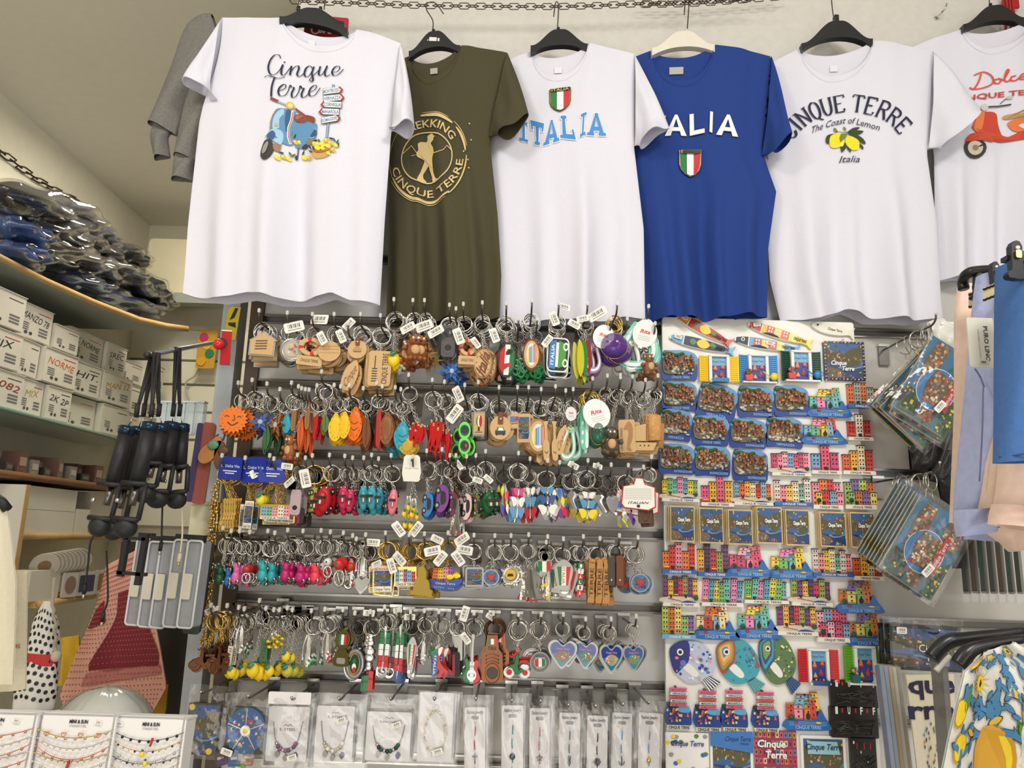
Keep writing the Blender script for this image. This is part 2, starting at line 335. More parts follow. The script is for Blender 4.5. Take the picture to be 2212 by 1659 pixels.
t3=Tee('white T-shirt with light blue arched ITALIA lettering and flag shield',WT,Y3,(1095,125),(1147,106),(1270,98),(1368,125),
 [(1095,125),(1050,330),(1062,500),(1073,690)],[(1368,125),(1368,330),(1388,500),(1391,690)],[(1073,690),(1140,700),(1200,692),(1270,702),(1340,690),(1391,695)],167,123,
 {'l':((1095,127),(1050,320),(1030,290),(1060,330),-.02),'r':((1368,127),(1368,325),(1436,300),(1374,332),.03)},8,tilt=.03,bulge=.02)
t4=Tee('royal blue T-shirt with white ITALIA lettering above a flag shield',BLU,Y4,(1362,120),(1409,104),(1541,98),(1660,130),
 [(1362,120),(1352,330),(1370,500),(1392,692)],[(1660,130),(1640,330),(1672,420),(1655,540),(1652,690)],[(1392,692),(1450,686),(1520,694),(1600,686),(1652,690)],178,123,
 {'l':((1362,122),(1355,320),(1330,290),(1362,330),-.02),'r':((1660,132),(1640,345),(1692,322),(1648,352),.03)},11,tilt=.03,bulge=.02)
t5=Tee('white T-shirt reading Cinque Terre, The Coast of Lemon, with two lemons',WT,Y5,(1655,140),(1727,102),(1883,90),(2005,120),
 [(1655,140),(1655,340),(1662,500),(1668,600),(1690,690)],[(2005,120),(1995,340),(2015,480),(2027,690)],[(1690,690),(1760,694),(1830,668),(1880,692),(1960,700),(2027,692)],168,118,
 {'l':((1655,142),(1655,330),(1635,300),(1665,340),-.02),'r':((2005,122),(1995,330),(2090,266),(2010,342),.03)},14,tilt=.03,bulge=.022)
t6=Tee('white T-shirt with red scooter and Dolce script at right edge',WT,Y6,(1955,110),(2078,62),(2225,40),(2340,70),
 [(1955,110),(2020,330),(2022,480),(2025,607)],[(2340,70),(2330,330),(2330,480),(2330,600)],[(2025,607),(2090,598),(2160,600),(2250,596),(2330,600)],108,70,
 {'l':((1955,112),(2018,320),(1950,260),(2005,320),-.02),'r':((2340,72),(2330,330),(2420,300),(2340,330),.03)},17,tilt=.01,bulge=.02)
# ---- prints
NAVY=C(28,30,62,.7); 
def pb(t,name='printed_design'):
    mb=MB(); return mb
def Z1(x,y): return (540+x/5.925,100+y/5.925)
def nib(base,thin,ang=.9): return lambda t,d: thin+(base-thin)*abs(d.x*sin(ang)-d.y*cos(ang))**1.5*1.0
m=pb(t1); nb=lambda t,d: 1.0+3.2*max(0,min(1,abs(d.y)*1.1-.15))*(1 if d.y>0 else .35)
def script(t,mb,strokes,f,w,mm,e=.0035):
    for st in strokes: t.ribbon(mb,[f(*p) for p in cat([Vector(q) for q in st],7)],w,mm,e)
CIN=[[(425,225),(405,180),(345,180),(290,240),(265,330),(290,415),(350,430),(410,380),(450,300)],[(455,300),(435,380),(440,430),(475,430),(520,370),(560,310)],[(470,262),(476,276)],[(560,310),(540,430)],[(545,400),(590,330),(640,305),(650,340),(628,410),(650,440),(690,420),(740,360)],[(820,340),(790,300),(740,330),(718,400),(740,440),(790,415),(835,320)],[(840,312),(815,400),(830,470),(815,505),(785,480),(830,430),(900,370),(925,318)],[(925,318),(905,400),(920,435),(960,410),(1010,320)],[(1015,315),(985,400),(1000,450),(1050,430)],[(1075,400),(1140,390),(1175,345),(1150,320),(1100,345),(1075,400),(1100,440),(1160,425),(1220,360)]]
TER=[[(215,455),(260,438),(330,460),(400,480),(480,455)],[(350,470),(320,560),(310,640),(308,715)],[(400,640),(470,610),(492,570),(470,550),(420,590),(398,650),(420,700),(480,690),(520,630),(540,560),(560,580),(590,590),(562,660),(570,710),(610,700),(650,630),(665,560),(690,590),(712,590),(685,660),(695,705),(740,690),(790,630)],[(785,640),(850,615),(878,575),(850,555),(800,590),(778,650),(800,690),(860,680),(925,595)]]
script(t1,m,CIN+TER,Z1,nb,NAVY)
sb=C(88,140,184,.6); sbd=C(46,84,130,.6); sbl=C(158,198,224,.6); tyre=C(58,56,54,.7); yel=C(246,216,52,.6); yeld=C(222,178,34,.6); grn=C(62,104,62,.7); grd=C(36,66,44,.7); brn=C(128,62,40,.6); wick=C(206,160,92,.7); red=C(176,52,50,.6)
def pz(pts,mm,e=.0035,cl=True): t1.poly(m,[Z1(p.x,p.y) for p in cat([Vector(q) for q in pts],3,True)] if cl else [Z1(*p) for p in pts],mm,e)
pz([(245,1280),(320,1280),(355,1400),(310,1500),(240,1540),(190,1500),(185,1430),(210,1340)],tyre,.0032); pz([(270,1300),(285,1340),(250,1440),(205,1450),(215,1370)],C(150,148,144),.0038)
pz([(345,1330),(430,1310),(425,1410),(360,1415)],C(150,120,90),.0034)
pz([(590,1010),(860,1040),(885,1120),(880,1210),(830,1270),(740,1290),(680,1340),(590,1310)],sb,.0032); pz([(700,1060),(840,1070),(878,1160),(830,1240),(740,1230),(700,1150)],sbl,.0036); pz([(775,1140),(870,1130),(878,1200),(800,1215)],sbd,.0040); pz([(700,1130),(740,1150),(750,1280),(705,1240)],sbd,.0040)
pz([(680,1290),(760,1300),(750,1350),(690,1350)],tyre,.0037); pz([(730,1230),(860,1240),(850,1290),(760,1310)],C(130,124,110),.0042)
pz([(370,880),(480,860),(590,880),(615,920),(590,1060),(560,1200),(575,1310),(470,1310),(380,1250),(300,1180),(310,1030)],sb,.0034)
pz([(400,900),(470,880),(440,1080),(340,1140),(340,1000)],sbl,.0038); pz([(500,880),(560,900),(540,1090),(500,1260),(455,1180),(480,1000)],sbd,.0038)
t1.ribbon(m,[Z1(*p) for p in ((575,885),(560,1000),(525,1100),(520,1220),(548,1305))],5,C(236,226,200),.0042); t1.ribbon(m,[Z1(*p) for p in ((578,900),(562,1000),(530,1100),(526,1220),(548,1295))],1.6,red,.0046)
t1.ribbon(m,[Z1(*p) for p in ((370,890),(330,960),(305,1050),(305,1160))],1.4,C(204,160,90),.0046)
pz([(250,1220),(330,1140),(440,1150),(465,1230),(430,1330),(340,1290),(250,1245)],sbl,.0044); pz([(260,1235),(330,1160),(370,1200),(340,1270)],sbd,.0047)
pz([(610,935),(720,925),(850,970),(850,1040),(740,1050),(600,1010)],brn,.0044); pz([(620,945),(700,935),(720,980),(620,985)],C(160,92,56),.0048)
for a,b,c in (((300,735),(400,780),6),((610,860),(720,935),5)): t1.ribbon(m,[Z1(*a),Z1(*b)],c,brn,.0044)
t1.ribbon(m,[Z1(*p) for p in ((385,775),(500,815),(540,830),(600,840),(650,890))],3.5,C(150,170,186),.0042)
pz([(545,775),(592,800),(588,850),(540,865),(498,840),(500,795)],C(222,170,60),.005); pz([(545,790),(575,810),(570,840),(540,845),(515,825)],C(250,220,140),.0054); pz([(375,1060),(405,1075),(385,1105),(355,1090)],C(210,170,80),.0046)
t1.ribbon(m,[Z1(640,1330),Z1(635,1400),Z1(620,1480)],3,C(90,86,80),.0036); pz([(600,1440),(632,1440),(628,1490),(602,1485)],tyre,.004)
pz([(815,1380),(1080,1360),(1060,1420),(1010,1480),(900,1500),(840,1470)],wick,.0036); t1.ribbon(m,[Z1(*p) for p in ((812,1370),(880,1405),(960,1410),(1040,1390),(1085,1350))],2.6,C(170,118,60),.0044)
for i,(x,y,a) in enumerate([(610,1275,38),(665,1270,34),(395,1500,42),(465,1480,36),(525,1490,38),(715,1460,40),(780,1475,40),(895,1365,44),(960,1325,44),(1010,1275,38),(1030,1345,40),(860,1310,38),(1060,1310,36),(960,1375,32),(900,1320,34),(1095,1400,36),(1130,1340,32),(1035,1440,30)]):
    pz([(x+a*.95*cos(q*PI/4),y+a*.75*sin(q*PI/4+.4)) for q in range(8)],yel if i%3 else yeld,.0046+i*.00006); pz([(x-a*.2+a*.35*cos(q*PI/3),y-a*.2+a*.25*sin(q*PI/3)) for q in range(6)],C(252,236,130),.0052+i*.00006)
for i,(x,y,a) in enumerate([(440,1430,0),(545,1430,1),(700,1400,2),(800,1395,.5),(870,1270,0),(920,1280,1),(1070,1250,.3),(1110,1270,1),(1160,1330,1.5),(1150,1290,2),(790,1340,1),(1000,1325,.6),(600,1200,2),(580,1440,2.4),(840,1360,1)]):
    pz([(x-34*cos(a),y-34*sin(a)),(x+12*sin(a),y-12*cos(a)),(x+34*cos(a),y+34*sin(a)),(x-12*sin(a),y+12*cos(a))],grn if i%2 else grd,.0044)
t1.ribbon(m,[Z1(1095,555),Z1(1085,640),Z1(1030,1060),Z1(1012,1240)],5,C(70,104,140),.0034); t1.ribbon(m,[Z1(1095,560),Z1(1030,1060),Z1(1012,1235)],2.4,C(150,190,214),.0038)
for (y,r_,st,x0,x1,dy) in ((645,1,'MONTEROSSO',962,1220,-30),(738,1,'VERNAZZA',968,1238,-20),(820,-1,'CORNIGLIA',930,1205,12),(912,-1,'MANAROLA',905,1175,10),(1012,1,'RIOMAGGIORE',942,1192,-40)):
    h=42
    q=[(x0,y-h-dy/3),(x1-40,y-h+dy/2),(x1,y+dy/2),(x1-30,y+h+dy/2),(x0+5,y+h-dy/3)] if r_>0 else [(x0+40,y-h-dy/2),(x1,y-h+dy/3),(x1-5,y+h+dy/3),(x0+45,y+h-dy/3),(x0,y)]
    pz(q,C(40,42,60),.0050,False); cx=sum(p[0] for p in q)/5; 
    pz([(cx+(p[0]-cx)*.965,y+(p[1]-y)*.86) for p in q],red,.0054,False)
    w0=[(x0+6,y-h+6-dy/3),(x1-62,y-h+6+dy/2),(x1-30,y+dy/2),(x1-52,y+h-6+dy/2),(x0+10,y+h-6-dy/3)] if r_>0 else [(x0+62,y-h+6-dy/2),(x1-6,y-h+6+dy/3),(x1-10,y+h-6+dy/3),(x0+62,y+h-6-dy/3),(x0+34,y)]
    pz(w0,C(236,234,228),.0058,False)
    a0,a1=(x0+12,x1-45) if r_>0 else (x0+48,x1-12)
    t1.txt(m,st,lambda s_,t_,a0=a0,a1=a1,y=y,dy=dy,r_=r_:Z1(a0+(a1-a0)*s_,y+22-44*t_+(dy*(s_-.4))*(1 if r_>0 else .5)),C(58,120,180),.012,0,.0062)
obj('printed_design',m,t1.root)
# olive shirt: round hiker stamp (crop scale 3.95 from 820,60)
m=pb(t2); CR=C(214,190,134,.8)
def Z2(x,y): return (820+x/3.95,60+y/3.95)
def arcp(cx,cz,rx,ry,a0,a1,n=30): return [(cx+rx*cos(a0+(a1-a0)*i/n),cz+ry*sin(a0+(a1-a0)*i/n)) for i in range(n+1)]
cx,cy=410,1130
for rx,ry,a0,a1,w in ((328,370,-1.75,-.85,7),(328,370,-.72,-.1,5),(335,380,0,1.0,3.5),(325,370,.95,2.75,6),(345,392,1.1,2.7,1.6),(345,392,-1.7,-1.0,1.4),(345,392,-.85,-.2,1.6),(330,372,2.75,3.9,1.4)):
    t2.ribbon(m,[Z2(*p) for p in arcp(cx,cy,rx,ry,a0,a1)],lambda t,d,w=w:w*(.35+.65*sin(PI*t)**.6),CR)
t2.ribbon(m,[Z2(*p) for p in arcp(cx-4,cy-4,218,214,0,2*PI,40)],2.6,CR)
t2.ribbon(m,[Z2(*p) for p in ((200,1080),(275,1022),(330,1100),(275,1108))],1.8,CR); t2.ribbon(m,[Z2(*p) for p in ((455,1090),(550,1075),(580,1040),(622,1085))],1.8,CR)
hk=[(420,935),(450,925),(465,945),(478,950),(466,960),(460,985),(440,1005),(458,1040),(465,1080),(455,1120),(452,1150),(455,1190),(462,1250),(480,1300),(500,1312),(495,1325),(455,1325),(450,1290),(430,1230),(420,1195),(400,1230),(375,1270),(380,1305),(400,1322),(395,1335),(340,1325),(325,1310),(350,1260),(370,1200),(385,1150),(345,1130),(325,1120),(318,1090),(335,1060),(330,1010),(360,990),(400,995),(412,975),(410,950)]
t2.poly(m,[Z2(p.x,p.y) for p in cat([Vector(q) for q in hk],2,True)],CR)
t2.txt(m,'TREKKING',lambda s_,t_:Z2(cx+(252+62*t_)*cos(-2.45+1.92*s_)*.93,cy+(252+62*t_)*sin(-2.45+1.92*s_)*1.05),CR,.012)
t2.txt(m,'CINQUE TERRE',lambda s_,t_:Z2(cx+(318-62*t_)*cos(2.98-2.90*s_)*.98,cy+12+(318-62*t_)*sin(2.98-2.90*s_)),CR,.012)
for x,y in ((770,860),(785,995),(758,1170),(765,1240),(722,1100)): t2.poly(m,[Z2(*p) for p in arcp(x,y,7,7,0,5.4,6)],CR)
obj('printed_design',m,t2.root)
# block capitals with slab serifs for ITALIA
def glyphs(ch,slab):
    b=.2; 
    G={'I':[[(.5-b/2*1.25,0),(.5+b/2*1.25,0),(.5+b/2*1.25,1),(.5-b/2*1.25,1)]],
       'T':[[(.5-b/2*1.2,0),(.5+b/2*1.2,0),(.5+b/2*1.2,.9),(.5-b/2*1.2,.9)],[(.02,.78),(.98,.78),(.98,1),(.02,1)]],
       'L':[[(.14,0),(.38,0),(.38,1),(.14,1)],[(.14,0),(.92,0),(.92,.2),(.14,.2)]],
       'A':[[(0,0),(.26,0),(.60,1),(.40,1)],[(1,0),(.74,0),(.40,1),(.60,1)],[(.22,.22),(.78,.22),(.72,.40),(.28,.40)]]}[ch]
    if slab:
        S={'I':[(.1,.9,0),(.1,.9,1)],'T':[(.2,.8,0)],'L':[(0,.52,0),(0,.52,1)],'A':[(-.1,.36,0),(.64,1.1,0),(.3,.7,1)]}[ch]
        G=G+[[(a,z-(.13 if z else 0)),(c,z-(.13 if z else 0)),(c,z+(0 if z else .13)),(a,z+(0 if z else .13))] for a,c,z in S]
        if ch=='T': G+=[[(.02,.62),(.14,.62),(.14,.9),(.02,.9)],[(.86,.62),(.98,.62),(.98,.9),(.86,.9)]]
        if ch=='L': G+=[[(.80,.1),(.92,.1),(.92,.42),(.80,.42)]]
    return G
def bigword(t,mb,quads,slab,mm,ol,mo):
    for ch,q in zip('ITALIA',quads):
        if not q: continue
        (ax,ay),(bx,by),(cx_,cy_),(dx,dy)=q  # bottom-left, bottom-right, top-right, top-left px
        f=lambda u,v:((ax*(1-u)+bx*u)*(1-v)+(dx*(1-u)+cx_*u)*v,(ay*(1-u)+by*u)*(1-v)+(dy*(1-u)+cy_*u)*v)
        for k,g in enumerate(glyphs(ch,slab)):
            P=[f(*p) for p in g]; c=(sum(p[0] for p in P)/4,sum(p[1] for p in P)/4)
            if ol:
                w=abs(P[1][0]-P[0][0])/2+.1; h=abs(P[2][1]-P[1][1])/2+.1
                t.poly(mb,[(p[0]+(1 if p[0]>c[0] else -1)*ol,p[1]+(1 if p[1]>c[1] else -1)*ol) for p in P],mo,.0030)
            t.poly(mb,P,mm,.0042+k*.0001)
m=pb(t3); z=lambda x,y:(1080+x/4.608,60+y/4.608)
bigword(t3,m,[[z(180,1120),z(290,1160),z(280,960),z(190,925)],[z(330,1180),z(410,1200),z(440,980),z(300,930)],[z(440,1200),z(575,1160),z(540,945),z(485,950)],[z(595,1130),z(760,1165),z(700,915),z(600,910)],[z(780,1150),z(845,1110),z(860,890),z(790,915)],[z(870,1120),z(1030,1120),z(990,900),z(910,900)]],1,C(66,142,214,.6),1.7,C(250,250,250,.6))
def shield(t,mb,x0,y0,x1,y1,tilt=0,gold=C(170,150,80,.5)):
    def S(k,e,mm,a=0,b=1,top=0):
        P=[(-1,-1),(0,-1.04),(1,-1),(1,.1),(.86,.5),(.5,.82),(0,1.02),(-.5,.82),(-.86,.5),(-1,.1)]; P=[(p[0]*k,p[1]*k) for p in P]
        return P
    f=lambda u,v:((x0+x1)/2+u*(x1-x0)/2,(y0+y1)/2+v*(y1-y0)/2-tilt*u)
    t.poly(mb,[f(*p) for p in S(1,0,0)],C(30,30,30,.5),.0034); t.poly(mb,[f(*p) for p in S(.96,0,0)],gold,.0046)
    t.poly(mb,[f(-.86,-.68),f(-.3,-.68),f(-.3,.86),f(-.6,.66),f(-.82,.35)],C(36,122,66,.6),.0088); t.poly(mb,[f(-.3,-.68),f(.3,-.68),f(.3,.86),f(0,.96),f(-.3,.86)],C(244,244,240,.6),.0090); t.poly(mb,[f(.3,-.68),f(.86,-.68),f(.82,.35),f(.6,.66),f(.3,.86)],C(196,52,60,.6),.0088)
    t.poly(mb,[f(-.9,-.92),f(.9,-.92),f(.9,-.62),f(-.9,-.62)],C(26,26,24,.5),.0100); t.txt(mb,'ITALIA',lambda s_,t_:f(-.8+1.6*s_,-.66-.22*t_),C(214,196,130,.5),.01,0,.0112)
shield(t3,m,1186,198,1232,248,1.5); obj('printed_design',m,t3.root)
m=pb(t4); z=lambda x,y:(1380+x/4.61,60+y/4.61)
bigword(t4,m,[None,[z(80,1090),z(220,1090),z(265,895),z(70,900)],[z(250,1100),z(465,1105),z(420,895),z(300,895)],[z(470,1105),z(650,1085),z(640,870),z(470,890)],[z(640,1060),z(750,1110),z(760,895),z(645,865)],[z(745,1110),z(955,1145),z(930,930),z(800,905)]],0,C(240,240,240,.6),.9,C(40,44,52,.6))
shield(t4,m,1463,330,1512,388,0,C(190,180,140,.4)); obj('printed_design',m,t4.root)
# Coast of Lemon shirt, serif capitals drawn as strokes
SER={'C':[[(.92,.8),(.8,.97),(.5,1.02),(.2,.85),(.08,.5),(.2,.14),(.5,-.02),(.8,.06),(.95,.25)]],'I':[[(.5,0),(.5,1)]],'N':[[(.12,0),(.12,1)],[(.12,1),(.88,0)],[(.88,0),(.88,1)]],
 'Q':[[(.5,1.02),(.2,.86),(.08,.5),(.2,.12),(.5,-.02),(.8,.12),(.92,.5),(.8,.88),(.5,1.02)],[(.5,.05),(.75,-.12),(1.0,-.2)]],'U':[[(.12,1),(.12,.3),(.28,.04),(.5,-.02),(.74,.06),(.88,.3),(.88,1)]],
 'E':[[(.15,0),(.15,1)],[(.15,1),(.85,1),(.85,.86)],[(.15,.52),(.65,.52)],[(.15,0),(.88,0),(.9,.18)]],'T':[[(.5,0),(.5,1)],[(.02,.86),(.04,1),(.96,1),(.98,.86)]],'R':[[(.15,0),(.15,1)],[(.15,1),(.6,1),(.8,.88),(.82,.7),(.65,.54),(.15,.5)],[(.5,.52),(1.0,0)]]}
SEF={'I':[(.25,.75,0),(.25,.75,1)],'N':[(-.05,.3,0),(-.08,.2,1),(.7,1.05,1)],'U':[(-.05,.3,1),(.72,1.05,1)],'E':[(0,.3,0),(0,.3,1)],'T':[(.3,.7,0)],'R':[(0,.32,0),(0,.3,1),(.85,1.1,0)]}
def serif(t,mb,word,f,wd_,mm):
    n=len(word); W_=[.55 if c=='I' else (.4 if c==' ' else 1) for c in word]; tot=sum(W_); x=0
    for c,w in zip(word,W_):
        if c!=' ':
            g=lambda u,v:f((x+w*(.08+.84*(u if c!='I' else u)))/tot,v)
            for st in SER[c]:
                P=cat([Vector(q) for q in st],4) if len(st)>4 else [Vector(st[0]).lerp(Vector(st[1]),k/4) for k in range(5)] if len(st)==2 else [Vector(q) for q in st]
                t.ribbon(mb,[g(p[0],p[1]) for p in P],lambda s_,d:wd_*(.28+.72*abs(d.y)**.9),mm)
            for a,b,z_ in SEF.get(c,[]): t.ribbon(mb,[g(a,z_),g(b,z_)],wd_*.3,mm)
        x+=w
m=pb(t5)
def arcf(cx,cy,r,a0,a1,h,k=1): return lambda s_,t_:(cx+(r+h*t_)*sin(a0+(a1-a0)*s_),cy-(r+h*t_)*cos(a0+(a1-a0)*s_)*k)
serif(t5,m,'CINQUE TERRE',arcf(1822,388,140,-.95,.93,36),5.2,NAVY)
t5.txt(m,'The Coast of Lemon',lambda s_,t_:(1750+140*s_,293-14*t_-19*sin(PI*s_)+1*s_),NAVY,.0,.35)
t5.txt(m,'Italia',lambda s_,t_:(1807+43*s_,358-14*t_),NAVY,0,.3)
Z5=lambda x,y:(1680+x/4.61,60+y/4.61)
LG=C(48,66,38,.7); LG2=C(110,132,60,.7)
for P,mm in (([(460,1160),(470,1100),(530,1080),(560,1085),(500,1130),(490,1180)],LG),([(660,1080),(720,1035),(785,1030),(750,1060),(700,1080)],LG),([(665,1085),(740,1060),(820,1068),(780,1100),(720,1100)],LG),([(670,1090),(760,1105),(820,1150),(835,1200),(760,1160)],LG),([(600,1210),(640,1180),(648,1230),(610,1275)],LG),([(650,1215),(690,1240),(695,1280),(665,1250)],LG),([(780,1190),(815,1220),(815,1250),(790,1230)],LG),([(535,1025),(560,1030),(575,1070),(545,1060)],LG2),([(625,1022),(645,1030),(650,1060),(630,1050)],LG2)):
    t5.poly(m,[Z5(p.x,p.y) for p in cat([Vector(q) for q in P],3,True)],mm,.0036)
for P in ([(590,1075),(625,1120),(635,1180),(590,1220),(520,1220),(495,1170),(510,1100)],[(650,1120),(700,1120),(770,1160),(778,1210),(760,1252),(700,1252),(650,1200),(640,1150)]):
    t5.poly(m,[Z5(p.x,p.y) for p in cat([Vector(q) for q in P],3,True)],C(248,220,30,.6),.0042); x,y=P[0][0]-40,P[0][1]+80
    t5.poly(m,[Z5(x+16*cos(k),y+20*sin(k)) for k in range(6)],C(254,240,120,.6),.0047)
t5.poly(m,[Z5(*p) for p in ((600,1090),(665,1085),(650,1130),(595,1175),(585,1130))],LG2,.0052); t5.ribbon(m,[Z5(560,1065),Z5(620,1078),Z5(700,1075)],1.2,LG,.0050)
obj('printed_design',m,t5.root)
# Dolce shirt (crop scale 2.37 from 1950,0)
m=pb(t6); Z6=lambda x,y:(1950+x/2.37,y/2.37); RD=C(214,78,62,.6)
script(t6,m,[[(350,400),(400,385),(440,405),(445,440),(400,465),(350,470),(330,460)],[(385,395),(370,440),(350,470)],[(475,420),(455,425),(455,440),(475,442),(485,425),(470,418),(495,428)],[(495,430),(520,385),(512,380),(500,425),(515,438),(530,425)],[(555,412),(535,415),(530,432),(550,436),(570,422)],[(570,422),(600,412),(598,400),(578,410),(575,430),(600,428)],[(288,478),(298,472),(295,490)]],Z6,lambda t,d:2.2+1.6*abs(d.y),RD)
t6.txt(m,'NQUE TERRE',lambda s_,t_:Z6(312+400*s_,528-26*t_-45*s_+30*s_*s_),C(196,60,58,.6),.02)
SR=C(200,66,40,.6); OR=C(226,120,60,.6)
for P,mm,e in (([(305,735),(330,700),(380,690),(430,705),(440,745),(390,730),(330,735)],SR,.0044),([(345,650),(370,600),(420,590),(460,600),(470,660),(500,720),(570,700),(620,690),(640,730),(560,742),(440,740),(380,700),(345,670)],SR,.004),([(370,600),(400,592),(385,680),(350,672)],OR,.0046),([(495,612),(560,600),(640,565),(650,600),(560,625),(500,630)],C(190,150,96,.6),.0048),([(525,640),(640,620),(650,690),(560,700),(520,670)],OR,.0044),([(600,640),(650,620),(650,680),(610,690)],SR,.0048)):
    t6.poly(m,[Z6(p.x,p.y) for p in cat([Vector(q) for q in P],3,True)],mm,e)
for r_,mm,e in ((58,C(50,46,44,.6),.0036),(40,C(200,192,176,.5),.0058),(16,C(150,120,90,.5),.0075)): t6.poly(m,[Z6(355+r_*cos(k/8*PI),770+r_*.9*sin(k/8*PI)) for k in range(16)],mm,e)
t6.poly(m,[Z6(400+18*cos(k/6*PI),568+18*sin(k/6*PI)) for k in range(12)],C(200,200,196,.4),.005); t6.ribbon(m,[Z6(365,585),Z6(420,565),Z6(470,562),Z6(530,557)],3,C(60,56,54),.0046); t6.ribbon(m,[Z6(478,550),Z6(500,530),Z6(520,524)],1.4,DARK,.0046); t6.poly(m,[Z6(522+18*cos(k),522+9*sin(k)) for k in range(6)],C(190,190,186),.0048)
obj('printed_design',m,t6.root)
# neck labels
for t,x,y,st,cc,tc in ((t2,937,152,'L',(170,170,160),(60,60,50)),(t3,1206,150,'L',(230,232,238),(40,60,110)),(t4,1462,150,'M',(176,176,166),(40,90,50)),(t5,1803,146,'Jh',(228,230,236),(40,60,130)),(t1,672,92,'L',(228,230,236),(40,60,130))):
    mb=MB(); w,h=(16,12) if t is not t4 else (30,15); 
    f=lambda x_,y_:t.P(x_,y_,t.dep(x_,y_,-1)+.004)
    mb.add([f(x-w/2,y-h/2),f(x+w/2,y-h/2),f(x+w/2,y+h/2),f(x-w/2,y+h/2)],[(0,1,2,3)],C(*cc)); obj('size_label',mb,t.root)
# ---- hangers
hg=[('black plastic hanger inside the white scooter T-shirt',Y1,692,24,(606,40),(752,66),HB,[(700,20),(704,-4),(720,-40),(700,-60)]),
('black plastic hanger with a worn sticker inside the olive T-shirt',Y2,936,72,(884,115),(994,102),HB,[(934,70),(935,45),(922,22),(922,8),(940,6),(958,30)]),
('black plastic hanger inside the white T-shirt with blue ITALIA',Y3,1206,68,(1146,103),(1271,99),HB,[(1204,66),(1206,30),(1206,8),(1200,6),(1196,36)]),
('cream white hanger inside the royal blue T-shirt',Y4,1483,72,(1407,108),(1542,100),HW,[(1484,68),(1487,30),(1488,-10),(1482,-16),(1478,32)]),
('black plastic hanger inside the Coast of Lemon T-shirt',Y5,1806,50,(1729,98),(1882,88),HB,[(1801,40),(1797,10),(1795,-20)]),
('black plastic hanger inside the red scooter T-shirt',Y6,2140,16,(2077,57),(2212,42),HB,[(2138,14),(2136,-10)])]
for i,(lb,Y,x,yt,l,r_,mm,hk) in enumerate(hg):
    R_,c=hanger(lb,Y,x,yt,l,r_,mm,0,hk)
    if i==1:
        mb=MB(); g=PXM(936,92,Y2)
        for dx,dz,w,h in ((0,0,16,9),(12,-1,4,7),(-11,-2,2,3)): mb.box((W(936+dx,90-dz,Y2).x-c.x,-.0095,W(936+dx,90-dz,Y2).z-c.z),(w*g,.001,h*g),C(226,226,222))
        obj('worn_sticker',mb,R_)
    if i==4:
        mb=MB(); mb.box((0,0,.008),(.010,.014,.022),HB); obj('size_clip',mb,R_)
# second black hanger crossing behind the first
hanger('second black hanger crossed behind the one holding scooter T-shirt',Y1+.035,645,22,(608,44),(745,52),HB,0,[(640,22),(646,0),(650,-30)])
# ---- chain along the wall
cm=mat((92,80,72),.45,1,'old_iron',60,.15)
def chain(name,label,pts,pitch,R,r,Ya,cm=cm):
    P=[W(a,b,y) for a,b,y in pts]; path=cat(P,24); L=[0]
    for a,b in zip(path,path[1:]): L.append(L[-1]+(b-a).length)
    n=int(L[-1]/pitch); c0=path[0].copy(); rt=empty(name,label,'chain',c0)
    for k in range(n+1):
        s_=k*pitch; i=max(j for j in range(len(L)) if L[j]<=s_+1e-9); i=min(i,len(path)-2); t=(s_-L[i])/(L[i+1]-L[i]); p=path[i].lerp(path[i+1],t)-c0; d=(path[i+1]-path[i]).normalized()
        mb=MB(); up=Vector((0,1,0)) if k%2 else d.cross(Vector((0,1,0))).normalized()
        hex_=[(-.62,0),(-.38,.42),(.38,.42),(.62,0),(.38,-.42),(-.38,-.42)]
        mb.tube([p+d*(a*R*1.55)+up*(b*R*(1.2 if k%2==0 else .5)) for a,b in hex_],r,cm,6,True); o=obj('chain_link',mb,rt)
chain('wall_chain','dark metal link chain stretched along the wall above the T-shirts',[(640,2,1.66),(780,7,1.66),(930,12,1.67),(1200,14,1.67),(1380,8,1.67),(1640,-4,1.67)],.0205,.0165,.0013,0)
chain('wall_chain','second link chain sagging from the wall behind the white hanger hook',[(1395,10,1.71),(1520,6,1.71),(1700,-8,1.71)],.0205,.0165,.0013,0)
p0=WX(-60,270,XW+.02); p1=WX(176,436,XW+.02)
chain2=[p0.lerp(p1,k/4)+Vector((0,0,-.03*sin(PI*k/4))) for k in range(5)]
def chain_w(name,label,P,pitch,R,r):
    global W
    Wo=W; W=lambda a,b,y:a; chain(name,label,[(p,0,0) for p in P],pitch,R,r,0); W=Wo
chain_w('wall_chain','rusty link chain hanging along the left wall above the bagged garments',chain2,.046,.034,.0032)
# small wall hook right of the lemon shirt
c=W(2024,34,YW-.005); r=empty('wall_hook','small metal hook screwed in the wall right of lemon T-shirt hanger','hook',c)
mb=MB(); mb.tube(cat([(0,.005,-.004),(0,-.02,-.006),(.005,-.03,0),(.009,-.03,.012)],5),.002,STEEL,8); obj('hook_wire',mb,r); mb=MB(); mb.torus((0,.003,-.004),.004,.0015,STEEL,12,6); obj('base_ring',mb,r)
